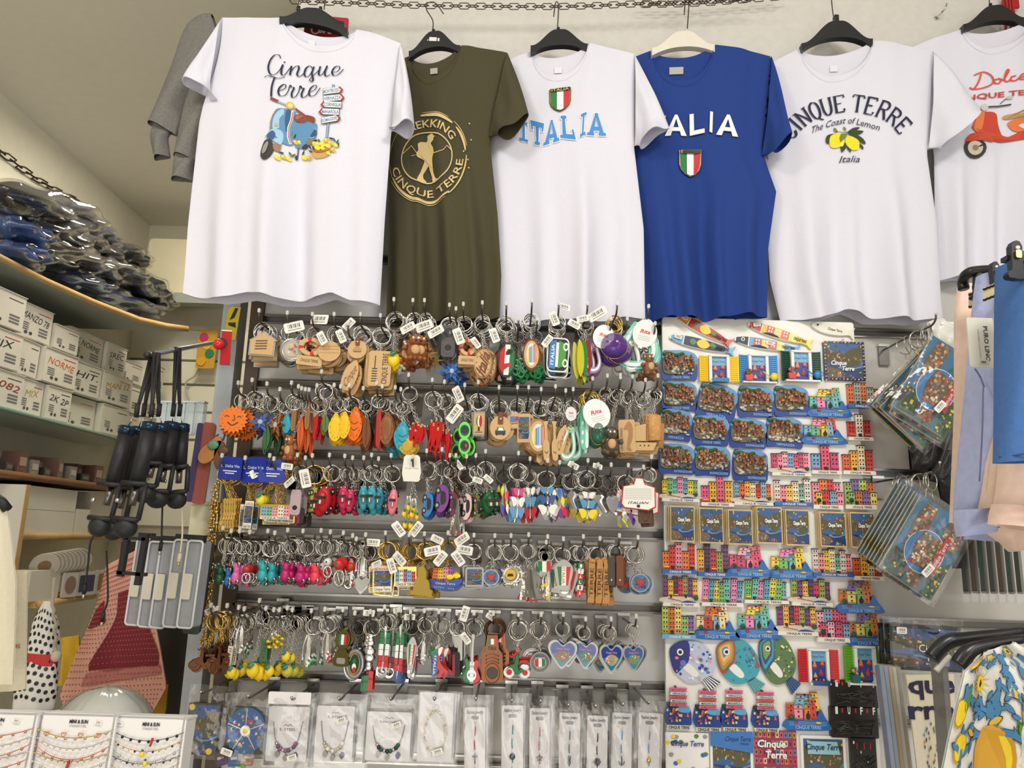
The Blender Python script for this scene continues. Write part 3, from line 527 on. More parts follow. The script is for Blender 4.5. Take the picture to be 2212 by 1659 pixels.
# red things behind first hanger and at the right end
c=W(705,62,Y1+.07); r=empty('red_package','red printed package hanging on the wall behind scooter T-shirt hanger','package',c,None,(0,0,.1)); g=PXM(705,62,Y1+.07)
mb=MB(); mb.prism(rrect(92*g,56*g,3*g),-.004,.004,C(170,34,40,.5)); obj('card',mb,r); mb=MB(); text(mb,'SMA',4*g,-6*g,40*g,18*g,-.006,WHITE,.03); mb.torus((-22*g,-.006,-10*g),8*g,.002,WHITE,16,4); obj('printed_letters',mb,r)
mb=MB()
c=W(2180,0,YW-.02)
for dx in (0,8,16): mb.tube(cat([W(2170+dx,-20,YW-.02)-c,W(2176+dx*.8,20,YW-.02)-c,W(2172+dx*1.6,72,YW-.02)-c],5),.0035,C(170,30,34),6)
mb.box(W(2183,6,YW-.015)-c,(.04,.006,.03),C(170,30,34)); o=obj('red_ribbon',mb,None,c); tag(o,'red ribbon loops hanging behind the rightmost black hanger','ribbon')
# ---- grey sweatshirt
GR=mat((118,116,112),.95,0,'fleece',220,.18,.3); Ys=1.66
c=W(450,90,Ys); r=empty('grey_sweatshirt','grey fleece sweatshirt hanging behind the leftmost white T-shirt','sweatshirt',c)
mb=MB()
def flattube(mb,spine,hw,Y,dp,m,c,n=20,k=26,seed=0):
    S=cat([Vector(p) for p in spine],k//max(1,len(spine)-1)); N=len(S)
    def fn(a,b):
        i=min(N-1,round(b*(N-1))); t=(S[min(i+1,N-1)]-S[max(i-1,0)]).normalized(); nr=Vector((-t.y,t.x)); th=2*PI*a; h=ipl([j/(len(hw)-1) for j in range(len(hw))],hw,b)
        q=S[i]+nr*h*cos(th); return W(q.x,q.y,Y)+Vector((0,-dp*sin(th)*(1+.25*sin(5*a*PI+seed+b*5))*(1 if sin(th)>0 else .15),0))-c
    mb.grid(fn,n,N-1,m); return fn
flattube(mb,[(470,66),(440,80),(412,150),(385,205),(352,282)],[30,40,40,36,34],Ys,.03,GR,c); obj('sleeve',mb,r,None)
mb=MB(); flattube(mb,[(352,280),(345,300),(352,344)],[20,19,17],Ys,.022,GR,c); obj('cuff',mb,r)
mb=MB(); flattube(mb,[(455,180),(430,240),(412,300),(402,345)],[34,32,28,26],Ys-.02,.028,GR,c); obj('sleeve',mb,r)
mb=MB(); flattube(mb,[(402,343),(398,365),(396,392)],[23,23,25],Ys-.02,.024,GR,c); obj('cuff',mb,r)
mb=MB(); flattube(mb,[(560,80),(560,200),(555,300),(550,400)],[120,120,110,100],Ys+.02,.02,GR,c); obj('body',mb,r)
# ---------------------------------------------------------------- charms: unit shapes in x,z (-.5..+.5), y from -1 (front) to 0
IG,IW,IR=C(34,120,70,.35),C(240,240,236,.35),C(200,40,44,.35)
VC=[C(*c,.5) for c in ((232,120,60),(240,200,70),(206,70,60),(120,170,200),(236,150,170),(110,170,120),(230,220,190),(150,100,160))]
def facades(mb,x0,z0,x1,z1,y,r,n=5,win=3,cols=VC,th=.3):
    w=(x1-x0)/n
    for i in range(n):
        h=(z1-z0)*r.uniform(.65,1); c=cols[r.randrange(len(cols))]; mb.box((x0+w*(i+.5),y-th/2,z0+h/2),(w*.96,th,h),c)
        for j in range(win):
            for k in (-.22,.22): mb.box((x0+w*(i+.5+k),y-th-.01,z0+h*(j+.6)/win),(w*.2,.03,h*.12),DARK)
def scenery(mb,x0,z0,x1,z1,y,r,sea=.35,e=.06):
    # printed bay view: sky, sea, foam, hills, tiny houses, foliage, lemons
    W_=x1-x0; H_=z1-z0; q=lambda a,b:(x0+W_*a,z0+H_*b)
    mb.flat([q(0,0),q(1,0),q(1,1),q(0,1)],y,C(62,96,150,.4)); mb.flat([q(0,0),q(1,0),q(1,sea),q(0,sea*1.2)],y-e*.2,C(34,62,110,.35))
    mb.flat([q(.3,.3),q(.5,.24),q(.75,.26),q(1,.34),q(1,.37),q(.75,.29),q(.5,.28),q(.36,.36)],y-e*.3,C(124,150,172,.5)); mb.flat([q(.44,.36),q(.9,.4),q(1,.42),q(1,.5),q(.5,.42)],y-e*.3,C(90,130,170,.5))
    mb.flat([q(0,.0),q(.3,.02),q(.46,.14),q(.36,.26),q(.12,.3),q(0,.34)],y-e*.35,C(112,100,84,.6)); mb.flat([q(0,.42),q(.3,.5),q(.5,.44),q(.62,.3),q(.9,.4),q(1,.55),q(1,.92),q(.7,.86),q(.5,.7),q(.2,.78),q(0,.86)],y-e*.4,C(92,88,62,.6))
    PC=[(190,110,76),(170,80,66),(206,160,110),(140,100,80),(200,140,120),(110,110,120),(176,130,80),(220,196,150),(70,96,60),(54,84,56)]
    for i in range(64):
        a=r.uniform(.03,.97); b=(r.uniform(.46,.84) if i%3 else r.uniform(.02,.26)*(1-a)) ; s=r.uniform(.018,.04); mb.flat([q(a-s/2,b-s*.6),q(a+s/2,b-s*.6),q(a+s/2,b+s*.8),q(a-s/2,b+s)],y-e*(.5+.01*i),C(*PC[r.randrange(10)],.55))
    for i in range(12):
        a=r.choice((r.uniform(0,.12),r.uniform(.86,1),r.random())); b=r.choice((r.uniform(.86,.98),r.uniform(.03,.5))) if a<.13 or a>.85 else r.uniform(.9,.98); s=.03; mb.flat([q(a+s*cos(k),b+s*sin(k)) for k in range(6)],y-e*(1.2+.01*i),C(*((226,196,60),(54,90,50),(70,100,56))[i%3]))
def poly_c(pts,n=3,cl=True): return [(p.x,p.y) for p in cat([Vector(q) for q in pts],n,cl)]
def charm(kind,c,v=0):
    r=random.Random(hash((kind,v))%1000 if False else sum(map(ord,kind))+v*17); mb=MB(); col=C(*c,.35) if c else STEEL; cd=C(*[int(x*.6) for x in c],.4) if c else DSTEEL
    if kind=='house':
        P=[(-.46,-.45),(.42,-.45),(.42,.15),(.5,.15),(0,.5),(-.1,.42),(-.1,.5),(-.25,.5),(-.25,.3),(-.5,.12),(-.46,.12)]
        mb.prism(P,-.6,0,STEEL); mb.prism([(x*.88,z*.86-.01) for x,z in P],-.75,-.5,WOOD)
        for k in range(4): mb.flat([(-.25,.12-k*.1),(.15,.16-k*.1),(.15,.11-k*.1),(-.25,.07-k*.1)],-.78,C(110,74,44))
        if v: mb.flat([(-.3,-.1),(.3,-.1),(.3,.2),(-.3,.2)],-.79,C(90,120,180)); mb.flat([(-.1,0),(.3,0),(.1,.2)],-.8,IR)
    elif kind=='medal':
        mb.prism(circ(24),-.8,0,STEEL); mb.torus((0,-.8,0),.44,.05,STEEL,24,6); mb.prism(circ(20,.3),-.9,-.7,C(190,180,150)); 
        for i in range(14): a=r.random()*6.3; q=r.random()*.24; mb.flat(circ(6,.05,None,q*cos(a),q*sin(a)),-.93-.002*i,VC[r.randrange(8)])
    elif kind=='buoy':
        for k in range(16):
            a0,a1=2*PI*k/16,2*PI*(k+1)/16; m=IR if k%4==0 else WOOD
            P=[(.28*cos(a0),.2+.20*sin(a0)),(.48*cos(a0),.2+.34*sin(a0)),(.48*cos(a1),.2+.34*sin(a1)),(.28*cos(a1),.2+.20*sin(a1))]; mb.prism(P,-1,0,m)
        mb.prism([(.0,-.05),(.2,.02),(.34,.0),(.3,.2),(.05,.12)],-.7,-.2,WOOD2); mb.prism(rrect(1,.34,.05,2,0,-.32),-1,0,WOOD); text(mb,'CINQUE TERRE',0,-.32,.7,.11,-1.05,DARK)
    elif kind=='wdisc':
        mb.prism(circ(26),-1,0,WOOD if v!=2 else WOOD2,WOOD2)
        if v==1: mb.prism(rrect(.22,.46,.04,2,0,.42),-1.4,.2,LEATH); mb.ball((0,-1.5,.38),(.05,.2,.05),STEEL,8,5); mb.flat([(-.2,-.12),(.2,-.12),(.2,-.16),(-.2,-.16)],-1.03,DARK); [mb.flat([(0,-.1),(.24*cos(a),-.1+.24*sin(a)),(.24*cos(a+.12),-.1+.24*sin(a+.12))],-1.03,DARK) for a in (.1,.6,1.1,1.6,2.1,2.6,3)]
        if v==3: mb.prism(rrect(.24,.5,.04,2,0,.4),-1.4,.2,LEATH); mb.ball((0,-1.5,.36),(.05,.2,.05),STEEL,8,5); mb.flat(rrect(.5,.2,.04,2,0,-.2),-1.03,C(60,60,70)); mb.flat([(-.2,-.14),(.2,-.14),(.14,.02),(-.14,.02)],-1.04,IG); mb.flat([(-.12,-.12),(.16,-.12),(.1,0),(-.08,0)],-1.05,IW); mb.flat(circ(8,.05,None,-.16,-.28),-1.06,DARK); mb.flat(circ(8,.05,None,.16,-.28),-1.06,DARK)
        if v==0: [mb.flat([(-.44,z),(.44,z+.05),(.44,z+.08),(-.44,z+.02)],-1.02,WOOD2) for z in (-.12,.05,.2)]
        if v==2: [mb.flat(circ(9,.1,None,.2*cos(a),.2*sin(a)),-1.02-.01*a,DARK) for a in (0,1.3,2.6,3.9,5.2)]
    elif kind=='wtag':
        mb.prism(rrect(1,1,.1,2),-1,0,WOOD,WOOD2); 
        for z in (-.36,-.29,-.22,-.15,-.08,-.01): mb.flat(rrect(.34 if v else .24,.028,.01,1,-.22,z),-1.02,DARK)
        mb.flat([(-.24,0),(-.2,0),(-.2,.36),(-.24,.36)],-1.02,DARK); text(mb,'CINQUE TERRE',.22,0,.86,.24,-1.03,C(70,44,26),.01,0,None,PI/2)
    elif kind=='wword':
        mb.prism(poly_c([(-.5,-.3),(-.2,-.5),(.2,-.42),(.5,.1),(.35,.5),(0,.4),(-.3,.2)],3),-1,0,WOOD,WOOD2); text(mb,'Cinque',.02,0,.85,.3,-1.05,C(100,64,34),.0,.3,None,.8)
    elif kind=='lemon':
        m=C(*(c or (246,214,40)),.35); mb.ball((0,-.5,-.05),(.46,.5,.42),m,14,9); mb.ball((0,-.5,-.44),(.1,.2,.08),m,8,5)
        mb.add([(-.4,-.9,.12),(-.1,-1.15,.1),(.15,-1.0,.3),(.0,-.8,.5),(-.3,-.8,.42)],[(0,1,2,3,4)],C(36,110,80,.4)); mb.tube([(-.32,-1.0,.2),(-.1,-1.1,.3),(.05,-1,.4)],.02,C(150,200,170),5)
        if v: mb.prism(poly_c([(-.75,.1),(-.5,.45),(-.1,.3),(-.3,-.2)],2),-.2,0,C(238,240,236,.3)); mb.prism(poly_c([(.1,.3),(.6,.35),(.8,-.1),(.6,-.4)],2),-.2,0,C(238,240,236,.3))
    elif kind=='bear':
        m=C(*(c or (150,88,44)),.6); mb.ball((0,-.5,-.15),(.36,.5,.32),m,12,8); mb.ball((0,-.6,.25),(.26,.5,.22),m,12,8)
        for s in (-1,1): mb.ball((s*.2,-.5,.44),(.08,.2,.08),m,8,5); mb.ball((s*.1,-1.05,.3),(.05,.1,.05),WHITE,8,5); mb.ball((s*.42,-.6,-.02),(.12,.3,.1),m,8,5); mb.ball((s*.2,-.7,-.42),(.14,.4,.1),m,8,5)
        mb.ball((0,-1.0,-.12),(.2,.12,.18),C(204,160,110),10,6); mb.ball((0,-1.15,.2),(.05,.06,.04),DARK,6,4)
    elif kind=='star':
        n=v or 8
        for k in range(n):
            a=2*PI*k/n; b=PI/n; R=.5 if k%2==0 else .3; p=(R*cos(a+PI/2),-.2,R*sin(a+PI/2)); L=(.12*cos(a-b+PI/2),-.2,.12*sin(a-b+PI/2)); Rr=(.12*cos(a+b+PI/2),-.2,.12*sin(a+b+PI/2)); o=(0,-1,0)
            m1=col if c else WOOD; mb.add([p,L,o],[(0,1,2)],m1); mb.add([p,Rr,o],[(0,2,1)],cd if c else WOOD2); mb.add([(p[0],0,p[2]),(L[0],0,L[2]),(Rr[0],0,Rr[2])],[(0,1,2)],m1)
    elif kind=='flower':
        for lay,(sc_,off) in enumerate(((1,0),(.62,.4))):
            for k in range(6):
                a=2*PI*k/6+off; P=[(0,0),(.22*sc_*cos(a-.45),.22*sc_*sin(a-.45)),(.5*sc_*cos(a),.5*sc_*sin(a)),(.22*sc_*cos(a+.45),.22*sc_*sin(a+.45))]; mb.prism(P,-.5-lay*.5,-.2-lay*.4,col if k%2 or lay else cd,cd)
        mb.ball((0,-1.1,0),(.1,.2,.1),C(170,180,200),8,5)
    elif kind=='opener':
        P=rrect(.9,1,.15,3); mb.prism(P,-1,-.0,col); mb.prism(rrect(.56,.3,.12,3,0,-.22),-1.05,-.9,DARK if not c or sum(c)>200 else C(90,88,86)); mb.torus((0,-1.05,-.22),.27,.05,STEEL if c==(54,52,50) else col,16,6,1,.55)
        if v==1: [mb.flat([( x,.12),(x+.15,.12),(x+.15,.42),(x,.42)],-1.06,m) for x,m in ((-.23,IG),(-.075,IW),(.08,IR))]
        if v==2: mb.flat(circ(12,.3,.16,0,.26),-1.06,cd); mb.flat(circ(8,.05,None,.05,.26),-1.08,STEEL)
    elif kind=='flagoval':
        P=rrect(.92,1,.42,6); mb.prism(rrect(1,1,.45,6),-.7,0,C(40,44,44,.4))
        for x0,x1,m in ((-.42,-.14,IR),(-.14,.14,IW),(.14,.42,IG)): mb.prism([(x0,-.46+.25*(abs(x0)/.42)**2),(x1,-.46+.25*(abs(x1)/.42)**2),(x1,.46-.25*(abs(x1)/.42)**2),(x0,.46-.25*(abs(x0)/.42)**2)],-.8,-.6,m)
        mb.flat(poly_c([(-.1,.14),(.2,.16),(.3,.28),(0,.3)],2),-.83,DARK); mb.flat(poly_c([(-.3,-.34),(.1,-.2),(.3,-.1),(0,-.1),(-.2,-.14)],2),-.83,IR)
    elif kind=='woval':
        mb.prism(circ(28),-.6,0,LEATH if v==0 else WOOD2,C(90,60,36)); mb.prism(circ(28,.42,.44),-1,-.5,WOOD)
        if v<2:
            mb.flat(circ(22,.28,.36),-1.03,C(226,226,214)); [mb.flat([(-.2+.08*k,-.26),(-.14+.08*k,-.26),(-.14+.08*k,.2+.03*k),(-.2+.08*k,.2+.03*k)],-1.05-.002*k,[C(230,200,60),C(70,120,190),C(80,150,200),C(150,190,220),C(210,80,50),C(220,130,60)][k]) for k in range(6)]
        else: text(mb,'Italia',0,.0,.8,.5,-1.05,C(110,60,24),.03,.3,None,1.2); [mb.flat(circ(6,.03,None,.34*cos(a),.38*sin(a)),-1.04,C(110,60,24)) for a in [k*.52 for k in range(12)]]
    elif kind=='van':
        mb.prism(rrect(1,1,.2,3),-.7,0,WHITE); mb.prism(rrect(.9,.92,.18,3),-.85,-.6,BLACK)
        mb.flat([(-.4,-.4),(-.1,-.42),(-.1,.42),(-.4,.4)],-.88,C(60,130,190)); mb.flat([(.02,-.4),(.36,-.3),(.36,.3),(.02,.42)],-.88,C(70,150,60)); mb.flat([(-.1,-.36),(.02,-.36),(.02,.36),(-.1,.36)],-.89,C(236,230,224)); text(mb,'ITALIA',-.25,0,.6,.14,-.92,WHITE,.02,0,None,PI/2)
        for z in (-.24,.24): mb.torus((.34,-.95,z),.1,.03,WHITE,12,5)
    elif kind=='ball': 
        mb.ball((0,-.5,0),(.5,.5,.5),C(*c,.08,alpha=.55,kind='tinted_plastic'),18,12); mb.ball((0,-.5,-.18),(.4,.4,.26),col,12,7); mb.torus((0,-.5,0),.5,.012,GOLD,24,5)
        for k in range(6): mb.ball((.25*cos(k*1.1),-.8,.05+.12*sin(k*2.3)),.05,C(210,60,90),6,4)
    elif kind=='loop':
        m=C(*c,.3); P=cat([(-.05,-.4,.5),(-.4,-.5,-.1),(-.35,-.5,-.42),(-.1,-.5,-.5),(.18,-.5,-.4),(.28,-.5,-.1),(.1,-.4,.5)],5); mb.tube(P,.11,m,6); mb.tube([p+Vector((0,-.3,0)) for p in P],.05,C(236,240,238,.3),5); mb.box((.02,-.5,.42),(.3,.7,.16),m); mb.ball((0,-.9,.42),(.06,.2,.06),GOLD,8,5)
    elif kind=='strap':
        m=C(*c,.3); mb.prism(rrect(.42,.96,.2,4),-.6,0,m); mb.prism(rrect(.14,.8,.06,3,.1,-.04),-.8,-.5,C(232,240,236,.3)); mb.box((0,-.5,.42),(.34,.8,.14),m); mb.ball((0,-1,.42),(.06,.2,.06),GOLD,8,5)
        for z in (-.3,-.1,.12): mb.flat(circ(7,.05,None,-.1,z),-.64,WHITE)
    elif kind=='sun':
        P=[]; n=20
        for k in range(2*n): a=PI*k/n; q=.5 if k%2 else .4; P.append((q*cos(a),q*sin(a)))
        mb.prism(P,-1,0,col,cd)
        for s in (-1,1): mb.tube(cat([(s*.2-.07,-1.05,.08),(s*.2,-1.05,.13),(s*.2+.07,-1.05,.08)],3),.014,DARK,5)
        mb.tube(cat([(-.16,-1.05,-.1),(0,-1.05,-.2),(.18,-1.05,-.08)],4),.018,DARK,5); mb.tube(cat([(.02,-1.05,.16),(.06,-1.05,.0),(-.02,-1.05,-.02)],3),.014,DARK,5)
        for k in range(14): a=2*PI*k/14; mb.flat(circ(5,.015,None,.34*cos(a),.34*sin(a)),-1.03,DARK)
    elif kind=='fishl':   # stitched leather fish/leaf
        mb.prism(poly_c([(0,.5),(.28,.25),(.42,-.1),(.25,-.4),(0,-.5),(-.3,-.35),(-.42,0),(-.25,.3)],3),-.6,0,col,cd); mb.ball((0,-.55,0),(.3,.5,.36),col,12,7)
        for k in range(12): a=2*PI*k/12; mb.flat(circ(5,.022,None,.33*cos(a),.4*sin(a)),-.64,DARK)
        if v==0: mb.tube(cat([(-.2,-1.06,.05),(0,-1.12,-.02),(.2,-1.06,.05)],3),.014,cd,5); mb.tube(cat([(-.2,-1.0,-.12),(0,-1.08,-.2),(.2,-1.0,-.12)],3),.014,cd,5)
    elif kind=='leaf':
        mb.prism(poly_c([(0,.5),(.22,.2),(.26,-.15),(.06,-.5),(-.14,-.25),(-.2,.15)],3),-.5,0,col,cd); mb.tube([(0,-.6,.45),(.05,-.6,-.4)],.02,cd,5)
    elif kind=='strip': mb.prism(rrect(.5,1,.2,4),-.6,0,col,cd); mb.tube([(0,-.65,.4),(0,-.65,-.4)],.015,cd,5)
    elif kind=='chili':
        mb.tube(cat([(0,-.5,.34),(.08,-.5,.1),(.0,-.5,-.2),(-.08,-.5,-.4),(.05,-.5,-.5)],5),[.3-.013*i for i in range(21)],C(190,26,30,.2),10); mb.tube([(0,-.5,.5),(0,-.5,.32)],.26,STEEL,10)
    elif kind=='chilis':
        for k in range(5): x=-.35+.17*k; zt=r.uniform(.1,.45); zb=zt-.7; mb.tube(cat([(x,-.5+.1*(k%2),zt),(x+.06,-.5,(zt+zb)/2),(x-.05,-.5,zb+.1),(x+.05,-.5,zb)],4),[.13-.009*i for i in range(13)],C(190,26,30,.2),8); mb.ball((x,-.5,zt+.03),(.09,.3,.05),GOLD if k%2 else STEEL,6,4)
    elif kind=='glasses':
        for zc_ in (.2,-.22):
            mb.prism([(x,z+zc_) for x,z in rrect(.8,.42,.14,3)],-.5,0,BLACK); mb.torus((0,-.6,zc_),.34,.07,col,16,6,1,.5); mb.torus((0,-.7,zc_),.34,.03,C(24,90,40),16,5,.8,.38)
        mb.tube([(0,-.6,.0),(0,-.6,-.02)],.08,col,6); mb.ball((.1,-.7,-.22),(.1,.1,.06),IR,6,4)
    elif kind=='wcard':
        mb.prism(rrect(.9,1,.04,2),-1,0,STEEL if v==0 else WOOD); mb.prism(rrect(.78,.84,.04,2),-1.1,-.9,WOOD)
        if v==0: mb.flat(circ(12,.22,.24,0,.1),-1.13,IG); mb.flat(circ(12,.12,.24,0,.1),-1.14,IW); mb.flat(circ(12,.12,.24,.12,.1),-1.15,IR); mb.flat([(-.08,-.3),(.08,-.3),(.06,-.12),(-.06,-.12)],-1.14,DARK); mb.flat([(-.3,-.36),(.3,-.36),(.3,-.33),(-.3,-.33)],-1.13,DARK)
        else: scenery(mb,-.36,-.38,.36,.38,-1.13,r)
    elif kind=='oar':
        for x in (-.3,.18): mb.prism(poly_c([(x-.14,-.5),(x+.14,-.5),(x+.18,-.1),(x+.07,.05),(x+.08,.4),(x+.14,.5),(x-.14,.5),(x-.08,.4),(x-.07,.05),(x-.18,-.1)],2),-.8,0,WOOD,WOOD2); mb.flat([(x-.1,-.3),(x,-.36),(x+.1,-.3),(x+.1,-.27),(x,-.33),(x-.1,-.27)],-.83,C(90,60,36))
    elif kind=='seahorse':
        mb.prism(rrect(1,1,.1,2),-.7,0,WOOD,WOOD2); mb.prism(poly_c([(-.1,.3),(.15,.45),(.35,.25),(.3,-.1),(.15,-.3),(.25,-.45),(0,-.42),(0,-.2),(.1,.05),(.05,.2),(-.2,.2)],3),-.9,-.6,WOOD2); text(mb,'CINQUE TERRE',-.33,-.1,.7,.13,-.75,DARK,0,0,None,PI/2)
    elif kind=='sail':
        mb.prism([(-.5,-.2),(.5,-.2),(.38,-.5),(-.34,-.5)],-.9,0,WOOD,WOOD2); mb.prism([(-.3,-.15),(.1,-.15),(.1,.5),(-.3,.4)],-.8,0,WOOD,WOOD2); mb.prism([(.14,-.15),(.42,-.15),(.14,.4)],-.8,0,WOOD2); mb.tube([(.12,-.5,-.2),(.12,-.5,.5)],.03,WOOD2,6); [mb.flat(circ(6,.03,None,x,-.32),-.93,DARK) for x in (-.1,.05,.2)]
    elif kind=='cork': mb.tube([(0,-.5,.5),(0,-.5,-.5)],.5,mat((198,150,92),.9,0,'cork',9,.3,.6),16)
    elif kind=='car':
        m=col; mb.ball((0,-.5,0),(.40,.55,.5),m,16,10); mb.ball((.02,-.85,.02),(.26,.4,.3),m,12,8); mb.prism(rrect(.5,.1,.03,1,0,.06),-1.3,-1.0,DARK)
        for x in (-.36,.36):
            for z in (-.3,.3): mb.ball((x,-.35,z),(.1,.36,.12),BLACK,8,6); mb.ball((x*1.2,-.4,z),(.05,.2,.06),STEEL,6,4)
        mb.box((-.02,-1.26,-.1),(.09,.06,.14),IG); mb.box((.05,-1.27,-.1),(.07,.06,.14),IW); mb.box((.12,-1.26,-.1),(.07,.06,.14),IR)
        for x in (-.15,.15): mb.ball((x,-.75,.42),(.06,.14,.05),STEEL,6,4)
    elif kind=='carside':
        mb.prism(poly_c([(-.1,.5),(.3,.4),(.42,.1),(.4,-.2),(.2,-.48),(-.12,-.5),(-.2,0)],3),-1,0,col,cd); mb.prism(poly_c([(.0,.25),(.25,.2),(.28,-.15),(.05,-.25)],2),-1.06,-.9,DARK)
        for z in (-.28,.28): mb.prism(circ(12,.14,None,-.14,z),-1.1,.1,BLACK); mb.prism(circ(10,.07,None,-.14,z),-1.16,-1,STEEL)
    elif kind=='frog':
        mb.ball((0,-.5,-.2),(.34,.5,.26),col,12,8); mb.ball((.02,-.5,.15),(.26,.4,.2),col,12,8); mb.torus((0,-.5,.02),.2,.07,col,12,6)
        for x,z in ((-.3,.34),(.28,.32),(-.34,-.3),(.32,-.34)): mb.ball((x,-.7,z),(.13,.3,.11),STEEL,10,6); mb.ball((x,-1.0,z),(.06,.1,.05),BLACK,6,4); mb.ball((x*.7,-.5,z*.8),(.14,.3,.12),col,8,5)
    elif kind=='fly':
        cs=[col,C(236,236,230,.3),C(90,150,190,.3)]
        for i,(zc_,s) in enumerate(((.3,.7),(.0,.9),(-.32,1))):
            m=cs[(i+v)%3]
            for q in (-1,1): mb.prism(poly_c([(0,zc_),(q*.2*s,zc_+.16*s),(q*.5*s,zc_+.15*s),(q*.38*s,zc_-.02),(q*.26*s,zc_-.16*s)],2),-.6,-.2,m,STEEL); mb.torus((q*.28*s,-.5,zc_+.04),.08*s,.02,STEEL,8,4)
            mb.tube([(0,-.6,zc_+.14*s),(0,-.6,zc_-.14*s)],.05,STEEL,6)
    elif kind=='mix':
        for i in range(9):
            x,z=r.uniform(-.35,.35),r.uniform(-.4,.4); m=[C(220,60,110,.3),C(230,220,60,.3),C(60,110,190,.3),WHITE,STEEL,C(110,60,140,.3),IR,STEEL][(i+v)%8]
            mb.prism(poly_c([(x-.12,z),(x,z+.13),(x+.14,z+.04),(x+.06,z-.14)],2),-.4-.1*(i%5),-.2-.1*(i%5),m,STEEL); mb.tube([(x,-.4,z+.1),(x*.4,-.4,.5)],.02,STEEL,4)
    elif kind=='mapi':
        mb.prism(poly_c([(-.4,.3),(-.1,.5),(.2,.35),(.0,.15),(.25,-.15),(.45,-.4),(.3,-.5),(.2,-.3),(-.1,-.05),(-.25,.15)],2),-.6,0,mat((214,212,208),.2,1,'polished'))
    elif kind=='belt': mb.prism(rrect(1,1,.1,3),-1,0,C(*c,.55)); mb.torus((0,-1.05,0),.4,.015,cd,20,4,1,1.1); text(mb,'CINQUE TERRE',0,0,.7,.34,-1.06,cd,.01,0,None,PI/2)
    elif kind=='keytag':
        P=[(-.5,-.3),(-.42,-.42),(.3,-.5),(.5,-.4),(.5,.2),(.2,.3),(.14,.5),(-.06,.5),(-.12,.3),(-.44,.24)]; mb.prism(P,-1,0,IR); mb.prism([(x*.93,z*.93) for x,z in P],-1.2,-.5,C(238,236,228,.5))
        for k in range(7): mb.flat([(-.4,.16-k*.05),(.4,.16-k*.05),(.4,.145-k*.05),(-.4,.145-k*.05)],-1.23,C(190,186,180))
        text(mb,'ITALIAN',0,-.26,.6,.07,-1.25,DARK,.01,.3); mb.flat(circ(10,.05,None,0,-.36),-1.24,DARK)
    elif kind=='plaque':
        mb.prism(rrect(1,1,.03,1),-.8,0,GOLD if v!=9 else DSTEEL)
        if v in (1,2,3): facades(mb,-.46,-.3,.46,.46,-.8,r,5,3,VC,.2); mb.box((0,-.9,-.4),(.94,.12,.18),C(236,226,190)); text(mb,'CINQUE TERRE',0,-.4,.86,.12,-1.0,C(60,70,130),.02)
        else: mb.box((0,-.85,0),(.94,.1,.94),C(238,232,214)); scenery(mb,-.42,-.28,.42,.3,-.92,r); text(mb,'La dolce vita',0,.38,.8,.11,-.95,IR,.01); text(mb,'Cinque Terre',0,-.38,.8,.11,-.95,C(60,80,40),.01)
    elif kind=='boat':
        facades(mb,-.4,-.1,.2,.5,-.3,r,4,3); mb.prism(poly_c([(-.5,-.15),(.0,-.25),(.5,-.05),(.4,-.4),(0,-.5),(-.4,-.4)],2),-1,0,C(60,90,170,.4)); mb.ball((.32,-.8,.05),(.13,.3,.12),C(246,214,40),8,5); mb.ball((.12,-.8,-.02),(.12,.3,.12),C(246,214,40),8,5); text(mb,'Cinque Terre',0,-.32,.6,.1,-1.06,WHITE)
    elif kind=='tower':
        m=mat((196,168,84),.6,.5,'gold_glitter',90,.3,.6); mb.prism([(-.45,-.5),(.5,-.5),(.5,-.3),(.4,-.3),(.3,.0),(.18,.05),(.16,.3),(0,.5),(-.18,.42),(-.22,.3),(-.22,.1),(-.3,0),(-.36,-.36),(-.45,-.36)],-1,0,m)
    elif kind=='photo': mb.prism(rrect(1,1,.12,3) if v!=1 else circ(24),-.9,0,STEEL); (mb.flat(circ(24,.44),-.95,C(70,120,170)) if v==1 else None); scenery(mb,-.40 if v!=1 else -.3,-.40 if v!=1 else -.3,.40 if v!=1 else .3,.40 if v!=1 else .3,-.96,r); (mb.prism(poly_c([(0,.12),(.14,.2),(.2,.06),(0,-.16),(-.2,.06),(-.14,.2)],2),-1.2,-1.0,IR) if v==1 else None)
    elif kind=='wheel':
        mb.torus((0,-.5,0),.32,.06,STEEL,24,8); mb.prism(circ(20,.24),-.8,-.3,C(216,178,70)); mb.flat([(-.15,-.08),(.15,-.08),(.1,.04),(-.1,.04)],-.84,DARK)
        for k in range(8): a=2*PI*k/8+.3; mb.tube([(.34*cos(a),-.5,.34*sin(a)),(.5*cos(a),-.5,.5*sin(a))],.045,STEEL,6)
    elif kind=='eiffel':
        m=mat((176,170,160),.3,1,'rhinestone',60,.5,.8); mb.prism([(-.3,-.5),(-.12,-.5),(-.04,-.2),(.04,-.2),(.12,-.5),(.3,-.5),(.14,-.1),(.05,.5),(-.05,.5),(-.14,-.1)],-.8,0,m); mb.ball((-.3,-.5,-.44),(.12,.3,.06),IR,8,5); mb.ball((.26,-.5,-.5),(.12,.3,.06),IR,8,5)
    elif kind=='heart':
        P=poly_c([(0,.3),(.24,.48),(.48,.34),(.46,.05),(.2,-.3),(0,-.5),(-.2,-.3),(-.46,.05),(-.48,.34),(-.24,.48)],3)
        mb.prism(P,-1,0,STEEL); Q=[(x*.84,z*.84) for x,z in P]
